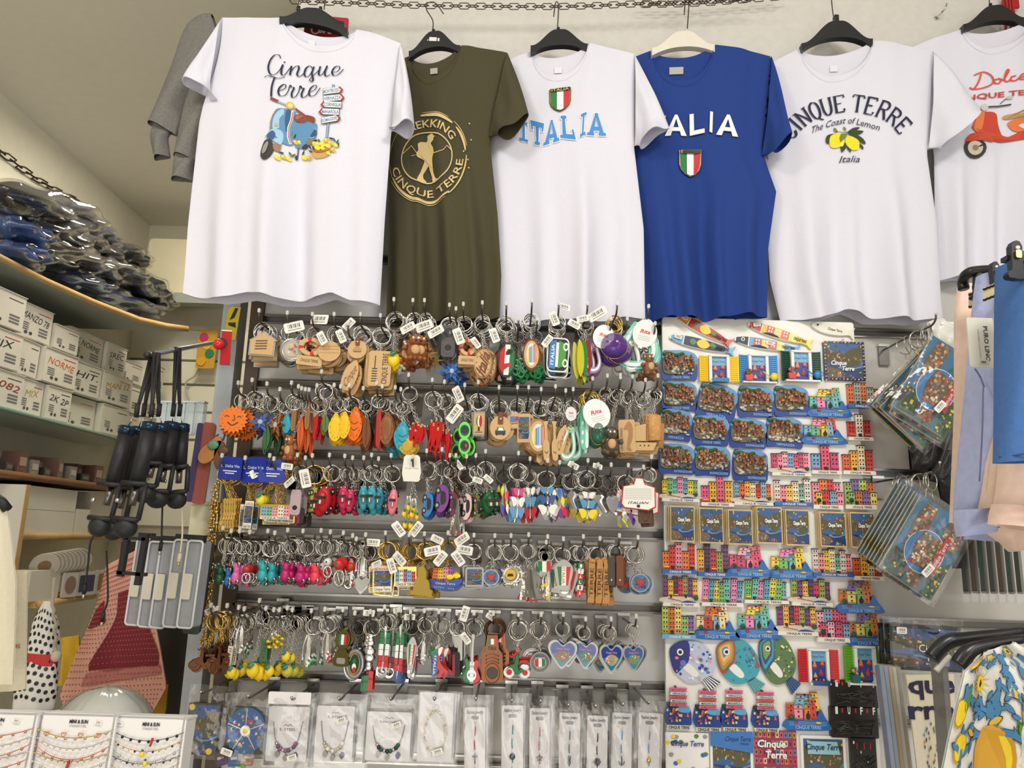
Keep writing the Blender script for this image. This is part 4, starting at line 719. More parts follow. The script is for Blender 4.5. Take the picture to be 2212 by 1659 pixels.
        if v==0: mb.prism(Q,-1.15,-.9,C(206,204,200,.2,metal=1))
        elif v==1:
            for a,b,m in ((-.42,-.14,IG),(-.14,.14,IW),(.14,.42,IR)): mb.prism([(a,-.4+.75*abs(a)),(b,-.4+.75*abs(b)),(b,.36),(a,.36)],-1.12,-.9,m)
            mb.tube([(.05,-1.2,-.4),(.1,-1.2,-.9)],.02,STEEL,5); mb.prism(poly_c([(.0,-1),(.2,-.9),(.22,-1.1),(.05,-1.2)],2),-1,-.6,C(236,200,50,.3))
        else:
            mb.prism(Q,-1.12,-.9,C(28,64,140,.15)); R2=random.Random(v)
            mb.prism([(x*.95,z*.9-.03) for x,z in Q if z<.12],-1.15,-1,C(30,120,150,.15)); mb.prism(poly_c([(-.26,0),(0,.14),(.28,.02),(.2,-.16),(0,-.26),(-.18,-.16)],2),-1.2,-1.05,[C(160,160,110,.2),C(90,140,90,.2),C(120,96,60,.2),C(60,110,80,.2)][v%4])
            for k in range(18): x,z=R2.uniform(-.24,.26),R2.uniform(-.16,.08); mb.flat(circ(5,.03,None,x,z),-1.22-.002*k,VC[R2.randrange(8)])
            text(mb,'Cinque Terre',0,.2,.46,.08,-1.24,C(230,150,190),.01)
    elif kind=='clipper':
        mb.prism(poly_c([(0,.5),(.3,.4),(.46,.2),(.3,-.2),(.2,-.46),(-.2,-.46),(-.3,-.2),(-.46,.2),(-.3,.4)],3),-.8,0,STEEL)
        for a,b,m in ((-.32,-.1,IG),(-.1,.12,IW),(.12,.34,IR)): mb.flat([(a+(.12 if a<-.2 else 0),-.2),(b-(.12 if b>.2 else 0),-.2),(b,.3),(a,.3)],-.85,m)
        text(mb,'ITALIA',0,.06,.44,.14,-.9,C(200,140,60),.02,0,None,-PI/2); mb.tube([(-.2,-.9,-.38),(.2,-.9,-.38)],.05,STEEL,8)
    elif kind=='letters':
        for k,ch in enumerate('ITALIA'): z=.42-k*.165; mb.box((0,-.5,z),(.9,.9,.145),[IG,IW,IR][k%3]); text(mb,ch,0,z,.35,.1,-1.0,[IW,IR,IW][k%3],.03)
    elif kind=='keys':
        for x in (-.3,.02,.32):
            P=[]; zs=[.45-.9*i/14 for i in range(15)]; R3=random.Random(int(x*100)+5)
            P=[(x-.11-R3.uniform(0,.04),z) for z in zs]+[(x+.11+R3.uniform(0,.05),z) for z in reversed(zs)]
            mb.prism(P,-.8-.3*(x>0),-.3*(x>0),mat((186,134,76),.6,0,'carved_wood',20,.2),WOOD2); mb.prism(circ(10,.14,.06,x,.46),-.8,0,mat((186,134,76),.6,0,'carved_wood',20,.2)); text(mb,'TERRE',x,0,.62,.15,-.84-.3*(x>0),C(90,54,28),.02,0,None,PI/2)
    elif kind=='lbelt':
        for x,m in ((-.24,C(70,62,54)),(.24,LEATH)): mb.prism(rrect(.4,1,.06,2,x,0),-.8,0,m); mb.ball((x,-.9,-.32),(.05,.2,.04),STEEL,6,4)
    elif kind=='scooter' or kind=='scooterc':
        m=BRONZE if kind=='scooter' else IR; m2=BRONZE if kind=='scooter' else IG; m3=BRONZE if kind=='scooter' else IW
        for x,q in ((-.32,.16),(.3,.15)): mb.torus((x,-.5,-.32),q,.06,m if kind=='scooter' else IW,16,6); mb.prism(circ(12,q*.7,None,x,-.32),-.6,-.3,m)
        mb.prism(poly_c([(-.5,-.28),(-.3,-.06),(-.14,.0),(-.1,.3),(0,.32),(0,-.1),(.06,-.24),(.16,-.1),(.3,.05),(.46,-.02),(.48,-.2),(.3,-.14),(.16,-.32),(-.12,-.32),(-.2,-.18),(-.34,-.14)],2),-.9,0,m2,m); mb.ball((.3,-.6,-.1),(.2,.5,.13),m3,12,7); mb.prism(rrect(.36,.1,.04,2,.24,.1),-.9,-.1,m); mb.tube([(-.14,-.5,.3),(-.06,-.5,.42),(.06,-.5,.44)],.03,m,6); mb.tube([(-.14,-.5,.3),(-.24,-.5,.38)],.03,m,6)
    elif kind=='bar': mb.box((0,-.5,0),(1,1,1),C(*c,.4)); text(mb,'ITALIA',0,0,.8,.5,-1.05,C(120,40,40),.02,0,None,-PI/2)
    elif kind=='mopener':
        m=mat((110,104,66),.35,1,'old_brass'); mb.prism(circ(24,.42,.26,0,.24),-1,0,m); mb.torus((0,-1,.24),.36,.05,m,24,6,1,.62); mb.prism(poly_c([(-.2,.0),(.2,.0),(.44,-.3),(.38,-.48),(-.38,-.48),(-.44,-.3)],3),-1,0,m); mb.prism(rrect(.5,.16,.07,3,0,-.34),-1.05,-.9,C(150,148,140))
        for a,b,q in ((-.24,-.08,IG),(-.08,.08,IW),(.08,.24,IR)): mb.flat([(a,.1),(b,.1),(b,.38),(a,.38)],-1.04,q)
    elif kind=='soval':
        mb.prism(circ(26),-.8,0,mat((110,118,140),.55,1,'blued_steel')); mb.torus((0,-.8,0),.42,.05,STEEL,26,6,1,1); mb.prism(circ(22,.27,.33),-1,-.7,C(24,60,40)); mb.torus((0,-1,0),.28,.02,GOLD,22,5,1,1.2); mb.flat(circ(8,.1,None,0,.08),-1.05,IG); mb.flat(circ(8,.12,None,0,-.1),-1.06,IW); mb.flat(circ(8,.1,None,.02,-.2),-1.07,IR)
    elif kind=='beads':
        z=.46
        for q in (.05,.05,.07,.05,.09,.09,.05,.06): mb.ball((-.08,-.5,z),(.26*q/.07,.5,q*.8),STEEL,10,7); z-=q*1.25
        facades(mb,-.3,-.5,.3,-.12,-.4,r,4,1,[IG,IR,IW,IG],.3)
    elif kind=='italia':
        for i,(ch,m) in enumerate(zip('Italia',(IG,IG,IW,IW,IR,IR))): z=.42-i*.13; mb.box((0,-.4,z),(.72,.5,.12),m); text(mb,ch,0,z,.4,.11,-.72,IW if i!=2 and i!=3 else IG,.04,0,None,-PI/2)
        if v==0: mb.torus((0,-.5,-.38),.34,.05,STEEL,20,6,1,.32)
        else: mb.prism(circ(14,.34,.12,0,-.38),-.7,-.2,C(60,90,140))
    elif kind=='boot':
        P=poly_c([(-.4,.3),(-.1,.42),(.16,.5),(.26,.36),(.05,.2),(.1,0),(.3,-.16),(.5,-.26),(.4,-.38),(.3,-.3),(.14,-.5),(-.02,-.42),(.1,-.3),(-.1,-.06),(-.26,.12)],2); mb.prism(P,-.7,0,IR,STEEL)
        mb.prism(poly_c([(-.4,.3),(-.1,.42),(-.02,.3),(-.26,.14)],2),-.8,-.6,IG); mb.prism(poly_c([(-.05,.42),(.16,.5),(.1,.3),(.0,.2)],2),-.82,-.6,IW); mb.prism(rrect(.18,.72,.03,2,-.16,-.1),-1,-.6,C(40,80,160,.3)); text(mb,'ITALIA',-.16,-.1,.6,.1,-1.05,WHITE,.02,0,None,-PI/2)
    elif kind=='knife': mb.prism(rrect(.5,.55,.1,3,-.05,-.2),-1,0,DARK); mb.prism(rrect(.3,.6,.05,2,.2,.18),-.6,0,mat((150,148,144),.3,1,'blade')); mb.prism(rrect(.16,.5,.05,2,-.2,-.22),-1.1,-.9,C(150,40,60))
    elif kind=='guitar':
        mb.prism(poly_c([(-.3,-.02),(-.14,-.12),(.1,-.12),(.3,-.04),(.36,-.1),(.3,-.24),(.46,-.42),(.3,-.5),(-.3,-.5),(-.46,-.42),(-.3,-.22),(-.38,-.08)],3),-.9,0,IG,STEEL); mb.prism(poly_c([(.06,-.12),(.3,-.04),(.36,-.1),(.3,-.24),(.46,-.42),(.3,-.5),(.06,-.5)],2),-1,-.8,IR); mb.prism([(-.1,-.5),(.1,-.5),(.12,-.08),(-.12,-.08)],-1.04,-.9,IW); mb.torus((0,-1.05,-.36),.22,.04,STEEL,16,6,1,.4); mb.prism([(-.06,-.12),(.06,-.12),(.05,.42),(-.05,.42)],-1.1,-.3,STEEL); mb.prism(rrect(.18,.12,.04,2,0,.44),-1,-.2,STEEL); text(mb,'I LOVE ITALY',0,-.18,.3,.06,-1.1,DARK)
    elif kind=='bopener':
        m=BRONZE; mb.prism([(-.5,-.46),(-.46,.1),(-.3,.2),(-.24,.5),(.24,.5),(.3,.2),(.46,.1),(.5,-.46),(.4,-.5),(-.4,-.5)],-.8,0,m); mb.prism(rrect(.6,.3,.08,3,0,-.3),-.86,-.7,C(70,60,56)); mb.torus((0,-.9,-.3),.3,.05,m,18,6,1,.55); mb.flat([(-.2,.3),(-.07,.3),(-.07,.42),(-.2,.42)],-.85,IG); mb.flat([(-.07,.3),(.07,.3),(.07,.42),(-.07,.42)],-.85,IW); mb.flat([(.07,.3),(.2,.3),(.2,.42),(.07,.42)],-.85,IR); text(mb,'ITALIA',0,.22,.36,.08,-.86,DARK,.02)
        for z in (.05,-.03,-.1): mb.tube(cat([(-.3,-.85,z),(0,-.95,z+.04),(.3,-.85,z)],3),.02,m,5)
    elif kind=='rital': mb.prism(circ(26),-.9,0,STEEL); mb.torus((0,-.9,0),.38,.07,mat((190,190,192),.4,1,'rhinestone',60,.5,.8),26,6); [mb.prism([(a,-.22+abs(a)*.3),(b,-.22+abs(b)*.3),(b,.22-abs(b)*.3),(a,.22-abs(a)*.3)],-1.05,-.8,m) for a,b,m in ((-.24,-.08,IR),(-.08,.08,IW),(.08,.24,IG))]; text(mb,'ITALIA',0,.3,.4,.09,-1.1,C(60,70,120),.02)
    elif kind=='gchain':
        for k in range(5): x=-.35+.17*k; mb.tube(cat([(x,-.5,.5),(x+.05,-.6,.1),(x-.05,-.4,-.2),(x,-.5,-.5)],4),[.06+.05*(i%2) for i in range(13)],GOLD,6)
    elif kind=='col': mb.ball((0,-.5,.28),(.3,.5,.2),col,12,8); mb.box((0,-.9,.28),(.12,.2,.1),IG); mb.torus((0,-.5,-.2),.3,.06,STEEL,16,6,1,.9); mb.tube([(-.2,-.5,.1),(.1,-.5,-.4)],.04,STEEL,6)
    elif kind=='dangle':
        for k in range(7): x=r.uniform(-.4,.4); z0=r.uniform(.0,.4); z1=z0-r.uniform(.3,.6); mb.tube([(x*.3,-.5,.5),(x,-.5,z0),(x,-.5,z1)],.025,STEEL,5); mb.ball((x,-.5,max(-.45,z1)),(.09,.3,.06),[STEEL,col,IW][k%3],8,5)
    elif kind=='lemons2':
        m=C(246,214,40,.3)
        for x,z in ((-.22,-.4),(.2,-.42),(-.3,-.05),(.26,-.08),(0,.15)): mb.ball((x,-.5,z),(.17,.4,.11),m,10,6); mb.tube([(x,-.5,z+.1),(x*.4,-.5,.5)],.03,STEEL,5); mb.ball((x+.1,-.8,z+.1),(.07,.2,.04),C(60,120,60),6,4)
    elif kind=='pepper':
        for i,m in enumerate((C(196,190,50,.3),C(30,130,60,.3),C(150,30,40,.3))): mb.prism(poly_c([(-.3+.22*i,.5),(-.05+.22*i,.3),(.0+.2*i,-.2),(-.2+.22*i,-.5+.05*i),(-.4+.2*i,-.1)],3),-1+.3*i,-.6+.3*i,m,GOLD)
    elif kind=='clover':
        for k in range(5): a=2*PI*k/5; mb.torus((.22*cos(a),-.5,.22*sin(a)),.2,.05,C(20,110,60,.2),12,5)
    elif kind=='none': mb.ball((0,-.5,0),.3,STEEL,6,4)
    return mb
_ch={}
def charm_me(kind,c,v):
    k=(kind,c,v)
    if k not in _ch: _ch[k]=charm(kind,c,v).mesh(kind+'_charm')
    return _ch[k]
# shared little parts
_mb=MB(); _mb.torus((0,0,0),1,.085,STEEL,26,6); ME_RING={'s':_mb.mesh('split_ring')}
for k_,m_ in (('g',GOLD),('b',BRONZE),('d',DSTEEL)):
    _mb=MB(); _mb.torus((0,0,0),1,.10,m_,26,6); ME_RING[k_]=_mb.mesh('split_ring')
_mc={}
def chain_me(n,k):
    if (n,k) not in _mc:
        mb=MB(); m={'s':STEEL,'g':GOLD,'b':BRONZE,'d':DSTEEL}[k]
        for i in range(n):
            z=-(i+.5)/n; h=.62/n
            if i%2: mb.tube([(.42*cos(a)/n,0,z+h*sin(a)) for a in [2*PI*q/8 for q in range(8)]],.13/n,m,5,True)
            else: mb.tube([(.2*cos(a)/n,.38*cos(a)/n,z+h*sin(a)) for a in [2*PI*q/8 for q in range(8)]],.13/n,m,5,True)
        _mc[(n,k)]=mb.mesh('chain')
    return _mc[(n,k)]
_mb=MB(); _mb.prism(rrect(1,.52,.08,2),-.5,.5,TAGW)
for i in range(9): _mb.flat([(-.3+.07*i,-.05),(-.3+.07*i+.02+.015*(i%3),-.05),(-.3+.07*i+.02+.015*(i%3),.16),(-.3+.07*i,.16)],-.55,C(60,60,60))
_mb.flat([(-.34,-.12),(.34,-.12),(.34,-.16),(-.34,-.16)],-.55,C(120,118,116)); ME_TAG=_mb.mesh('price_tag')
_mb=MB(); _mb.prism(circ(24,.5,.6),-.5,.5,WHITE); text(_mb,'Rita',0,.08,.42,.16,-.6,C(210,50,50),.03,.2)
for i in range(3): _mb.flat([(-.25,-.12-.08*i),(.25,-.12-.08*i),(.25,-.14-.08*i),(-.25,-.14-.08*i)],-.6,C(170,168,168))
ME_RITA=_mb.mesh('round_tag')
_mb=MB(); _mb.prism(rrect(1,1,.1,3),-.5,.5,C(30,50,150,.35)); text(_mb,'La Dolce Vita',0,.1,.8,.12,-.6,WHITE)
_mb.flat([(-.3,-.1),(.3,-.1),(.3,-.14),(-.3,-.14)],-.6,WHITE); _mb.flat([(-.2,-.2),(.2,-.2),(.2,-.24),(-.2,-.24)],-.6,WHITE); ME_BLUE=_mb.mesh('blue_card')
_mb=MB(); _mb.prism([(-.4,-.5),(.4,-.5),(.5,-.2),(.42,.42),(.3,.5),(-.3,.5),(-.42,.42),(-.5,-.2)],-.5,.5,C(238,236,226,.5)); _mb.flat(circ(8,.05,None,0,.3),-.55,DARK); text(_mb,'Cinque Terre',0,.0,.7,.07,-.56,C(120,120,120)); ME_CARD=_mb.mesh('hang_card')
def link(name,me,parent,loc,scale=(1,1,1),rot=(0,0,0),lab=None):
    o=bpy.data.objects.new(name,me); COL.objects.link(o); o.parent=parent; o.location=loc; o.scale=scale; o.rotation_euler=rot
    if lab: o['label']=lab
    return o
# ---------------------------------------------------------------- hooks and keychains
YT=1.56
def hook(tx,ty,label,cap=1,Y0=YT,Yw=YW-.02,drop=.020,grp='metal prong hooks on the slatwall',base=1,ryp=None):
    p=W(tx,ty,Y0); r=empty('display_hook',label,'hook',p,grp); ln=Yw-Y0
    mb=MB(); mb.tube(cat([(0,0,0),(0,.004,-drop*.6),(0,.02,-drop),(0,.05,-drop),(0,ln,-drop)],4),.0021,mat((112,110,106),.3,1,'hook_wire'),7); mb.ball((0,0,0),.003,STEEL,8,5); obj('rod',mb,r)
    if base: mb=MB(); mb.box((0,ln-.004,-drop-.012),(.024,.004,.050),mat((128,126,122),.3,1,'hook_plate')); mb.box((0,ln-.006,-drop+.010),(.026,.008,.006),STEEL); obj('back_plate',mb,r)
    if cap: mb=MB(); mb.prism(rrect(.0055,.0095,.002,2,0,.001),-.003,.0025,mat((236,236,230),.2,0,'plastic_cap',30,.05,.2,0,.55)); obj('tip_cap',mb,r)
    return p,drop
SWAY=random.Random(21)
STF=MB()
def into_stuff(root):
    for o in list(root.children):
        Mx=Matrix.LocRotScale(root.location,root.rotation_euler,Vector((1,1,1)))@Matrix.LocRotScale(o.location,o.rotation_euler,o.scale); me=o.data; off=len(STF.v); STF.v+=[tuple(Mx@v.co) for v in me.vertices]
        ids=[STF.mid(m) for m in me.materials]
        for p in me.polygons: STF.f.append([i+off for i in p.vertices]); STF.mi.append(ids[p.material_index]); STF.sm.append(p.use_smooth)
        bpy.data.objects.remove(o)
    bpy.data.objects.remove(root)
KS=[]
def kc(row,spec):
    tx,ty,rr,rm,kind,c,v,cx,cy,w,h,n,desc=spec[:13]; tags=spec[13] if len(spec)>13 else []; KS.append(1)
    ln_lab='metal prong hook carrying the '+desc+', '+row
    p,drop=hook(tx,ty,' '.join(ln_lab.split()[:16])); zr_=p.z-drop
    n=n+(3 if n>1 else 1); w*=1.12; h*=1.08; rr*=1.06
    for k in range(n):
        y=YT+.030+k*(.014 if n<6 else .0105)+SWAY.uniform(-.002,.002)
        g=PXM(tx,ty,y); R=rr*g; jx=SWAY.uniform(-1,1)*.003*min(k,2)
        loc=Vector((p.x+jx,y,zr_-R*.80))
        if k==0: lab=desc+', '+row
        else: lab='another '+desc+' behind the front one, '+row
        r=empty('keychain',' '.join(lab.split()[:16]),'keychain',loc,row+' '+desc if n>2 and k>0 else 'keychains on the slatwall, '+row)
        link('split_ring',ME_RING[rm],r,(0,0,0),(R,R*1.0,R*SWAY.uniform(.94,1)),(SWAY.uniform(-.15,.15),0,SWAY.uniform(-.55,.55)))
        # charm hangs where the photo shows it (front copy), the others below their own ring
        q=W(cx,cy,YT+.030); g0=PXM(cx,cy,YT+.030); dx=(q.x-p.x) if k<4 else (q.x-p.x)*.5; dz=q.z-(zr_-R*.8)
        if k: dx+=SWAY.uniform(-.011,.011); dz+=SWAY.uniform(-.010,.004)
        ww,hh=w*g0,h*g0; th=min(ww,hh)*(.75 if kind in('car','lemon','ball','frog','bear','cork','col','lemons2') else .16); th=max(th,.003)
        if kind in('star','flower'): th=.006
        ztop=dz+hh*.5; zb=-R; L=zb-ztop
        if L>.004:
            a=math.atan2(dx,-(ztop-zb)) if dx else 0
            nl=max(2,int(L/.0048)); link('chain',chain_me(nl,rm if rm!='x' else 's'),r,(0,-.001,zb+.001),(L,L,math.hypot(L,dx)+.002),(0,-a,0))
        tw=SWAY.uniform(-.25,.25)+(.5*(SWAY.random()-.5) if k else 0)
        link('charm',charm_me(kind,c,v),r,(dx,0,dz),(ww,th,hh),(0,SWAY.uniform(-.05,.05)*(1 if k==0 else 2),tw*(1 if kind not in('wtag','wdisc','house') else .3)))
        if k>=2: into_stuff(r); continue
        if k==0:
            for (ax,ay,aa,aw,kd) in tags:
                t=W(ax,ay,YT+.02)-loc; me={'t':ME_TAG,'r':ME_RITA,'b':ME_BLUE,'c':ME_CARD}[kd]; s=aw*PXM(ax,ay,YT+.02)
                link({'t':'price_tag','r':'round_tag','b':'header_card','c':'header_card'}[kd],me,r,(t.x,t.y-.006-.001*ax%1*.001,t.z),(s,.0008,s*(1 if kd=='t' else .98 if kd=='r' else .95 if kd=='b' else 1.35)),(SWAY.uniform(-.2,.2),aa,SWAY.uniform(-.4,.4)))
T=lambda *a:a
R1='top row of hooks'
row1=[
(560,672,19,'s','house',None,0,570,745,56,54,5,'house-shaped wooden keychain framed in silver'),
(621,677,17,'s','medal',None,0,631,757,44,48,3,'round silver medallion keychain',[(637,708,-.3,42,'t')]),
(675,680,17,'s','buoy',None,0,670,762,48,56,6,'wooden lifebuoy keychain with red bands',[(692,692,.08,42,'t'),(697,732,1.0,32,'t')]),
(722,680,18,'s','wdisc',None,0,712,760,44,42,6,'round striped wooden disc keychain',[(738,728,1.1,30,'t'),(755,702,-.9,30,'t')]),
(752,700,14,'s','wword',None,0,757,812,32,62,4,'carved wooden word keychain'),
(779,680,18,'s','wdisc',None,1,773,756,36,38,5,'light wooden disc keychain on leather loop'),
(822,683,18,'s','wtag',None,0,822,798,44,72,6,'rectangular laser-cut Cinque Terre wooden tag keychain'),
(851,648,20,'s','lemon',(246,214,40),1,850,778,26,34,4,'yellow lemon keychain with white petals'),
(892,650,16,'s','bear',(150,88,44),0,893,756,46,54,4,'brown wooden bear keychain',[(897,778,.9,20,'t'),(882,710,-.5,34,'t')]),
(917,650,14,'s','star',None,8,925,762,38,60,4,'eight-pointed wooden star keychain',[(917,706,-.35,38,'t'),(942,718,-.5,36,'t')]),
(971,660,19,'s','opener',(84,82,80),2,970,738,30,66,3,'dark metal bottle opener keychain'),
(985,668,12,'s','flower',(52,104,176),0,976,802,44,50,2,'blue bear and flower keychain'),
(1001,658,17,'s','buoy',None,0,1010,762,34,52,5,'small wooden lifebuoy keychain',[(991,728,1.2,36,'t'),(1028,742,.9,26,'t')]),
(1042,655,17,'s','woval',None,2,1043,786,36,62,5,'oval cut-out wooden Italia keychain',[(1068,726,1.2,32,'t')]),
(1094,657,17,'s','flagoval',None,0,1096,778,34,72,6,'oval Italian tricolour keychain with scooter'),
(1120,690,12,'d','clover',(20,110,60),0,1122,795,36,46,2,'dark green clover keychain'),
(1149,651,16,'s','woval',None,0,1148,767,34,64,4,'oval wooden keychain with printed village scene'),
(1160,690,12,'d','clover',(20,110,60),0,1160,800,32,42,2,'green four-leaf clover keychain'),
(1207,656,16,'s','van',None,0,1205,768,42,70,5,'rubber van keychain in blue and green',[(1197,690,1.2,32,'t'),(1218,665,.1,28,'t'),(1182,738,-.9,28,'t')]),
(1269,657,15,'s','pepper',None,0,1262,775,34,76,4,'metallic yellow and green pepper keychain',[(1290,680,-.5,42,'t'),(1240,702,.5,28,'t'),(1258,690,-.2,26,'t')]),
(1333,657,16,'g','ball',(96,60,150),0,1327,752,52,52,2,'purple liquid ball keychain with round tag',[(1303,729,.25,46,'r')]),
(1320,690,10,'g','loop',(168,138,190),0,1284,772,34,54,2,'lilac rubber wrist loop keychain'),
(1355,690,10,'s','loop',(214,222,218),0,1368,768,34,56,2,'white rubber wrist loop keychain'),
(1401,663,15,'s','loop',(120,214,196),0,1384,745,88,86,1,'mint green rubber strap keychain',[(1392,722,.2,52,'r')]),
(1415,700,12,'s','bear',(140,100,70),0,1398,790,32,44,2,'brown and white animal keychain in bag'),
]
R2='second row of hooks'
row2=[
(545,822,17,'s','flower',(70,96,160),0,563,912,50,48,2,'blue leather flower keychain'),
(515,828,15,'s','sun',(238,124,44),0,506,908,58,58,2,'orange leather sun keychain with smiling face'),
(577,830,17,'s','flower',(150,98,50),0,597,918,40,56,3,'brown leather flower keychain'),
(605,842,12,'s','leaf',(62,110,70),0,575,945,30,50,3,'green leather leaf keychain'),
(630,828,17,'s','fishl',(44,160,186),1,620,915,20,40,2,'turquoise leather fish keychain'),
(645,836,14,'s','strip',(150,104,64),0,634,908,18,44,3,'brown leather strip keychain'),
(652,840,12,'s','bear',(160,96,50),0,632,968,30,50,3,'brown carved wooden figure keychain'),
(660,842,12,'s','leaf',(216,92,36),0,648,935,26,70,3,'orange leather leaf keychain'),
(685,834,16,'s','chili',(150,30,34),0,681,920,20,54,2,'dark red leather pepper keychain'),
(668,843,12,'s','strip',(158,110,70),0,665,895,20,62,2,'tan leather strip keychain'),
(695,804,17,'s','leaf',(96,120,70),0,702,915,30,36,4,'olive leather leaf keychain'),
(722,833,16,'s','fishl',(246,198,30),1,725,923,32,58,2,'yellow leather lemon keychain'),
(736,836,12,'s','fishl',(240,190,30),1,744,918,28,56,3,'second yellow leather lemon keychain'),
(755,834,16,'s','fishl',(232,112,28),0,767,915,36,70,3,'orange leather fish keychain'),
(785,840,12,'s','leaf',(120,70,40),0,790,935,34,62,4,'dark brown leather leaf keychain'),
(814,829,14,'s','strip',(180,52,48),0,818,925,18,76,3,'red leather strip keychain'),
(826,836,14,'s','fishl',(140,86,44),1,835,925,34,66,3,'brown leather fish keychain'),
(854,838,15,'s','fishl',(38,158,184),0,869,943,40,60,2,'teal leather fish keychain'),
(866,842,12,'s','fishl',(200,160,40),1,880,962,38,40,3,'mustard leather fish keychain'),
(883,811,15,'s','chilis',None,0,898,937,30,46,1,'small bunch of red chilli keychains'),
(934,822,17,'s','chilis',None,1,940,942,28,76,2,'long bunch of red chilli keychains'),
(960,826,16,'s','chili',None,0,966,958,15,58,2,'single red chilli keychain with silver cap'),
(1004,833,17,'s','glasses',(110,220,90),0,1003,946,30,74,3,'green folded sunglasses keychain',[(983,895,-.9,42,'t'),(990,853,1.1,36,'t')]),
(1033,827,17,'s','wcard',None,0,1036,916,26,50,4,'small wooden keychain with Italian balloon print'),
(1078,838,18,'s','wdisc',None,3,1081,925,40,48,4,'wooden disc keychain with tricolour car'),
(1118,838,16,'s','house',None,1,1113,908,34,38,2,'small wooden house keychain with blue print'),
(1142,838,14,'s','wcard',None,2,1132,925,28,58,4,'tan rectangular wooden keychain with village print'),
(1169,842,16,'s','woval',None,1,1163,943,44,70,5,'large oval wooden keychain with village print'),
(1200,836,16,'s','oar',None,0,1190,952,36,76,4,'laser-cut wooden oar keychain'),
(1222,845,12,'s','wword',None,0,1212,950,22,60,3,'narrow carved wooden keychain'),
(1238,842,17,'s','loop',(140,204,180),0,1230,957,34,60,2,'pale green rubber loop keychain',[(1233,895,-.1,26,'r')]),
(1280,819,18,'g','strap',(110,196,170),0,1262,926,42,90,2,'mint rubber wrist strap keychain',[(1288,895,-.3,58,'r')]),
(1312,813,12,'s','ball',(50,110,90),0,1292,938,30,46,1,'dark green liquid charm keychain'),
(1340,816,12,'s','bear',(94,84,66),0,1322,955,40,56,2,'brown charm keychain in crinkled bag'),
(1366,815,16,'s','seahorse',None,0,1355,942,32,66,4,'wooden seahorse keychain'),
(1394,822,15,'s','sail',None,0,1390,945,52,54,5,'wooden sailing boat keychain'),
(1421,813,14,'s','cork',None,0,1413,926,26,50,3,'wine cork keychain'),
]
R3='third row of hooks'
CA=[(190,28,40),(208,44,92),(60,160,176),(238,130,150),(50,120,190),(124,62,150),(224,190,196),(26,90,50)]
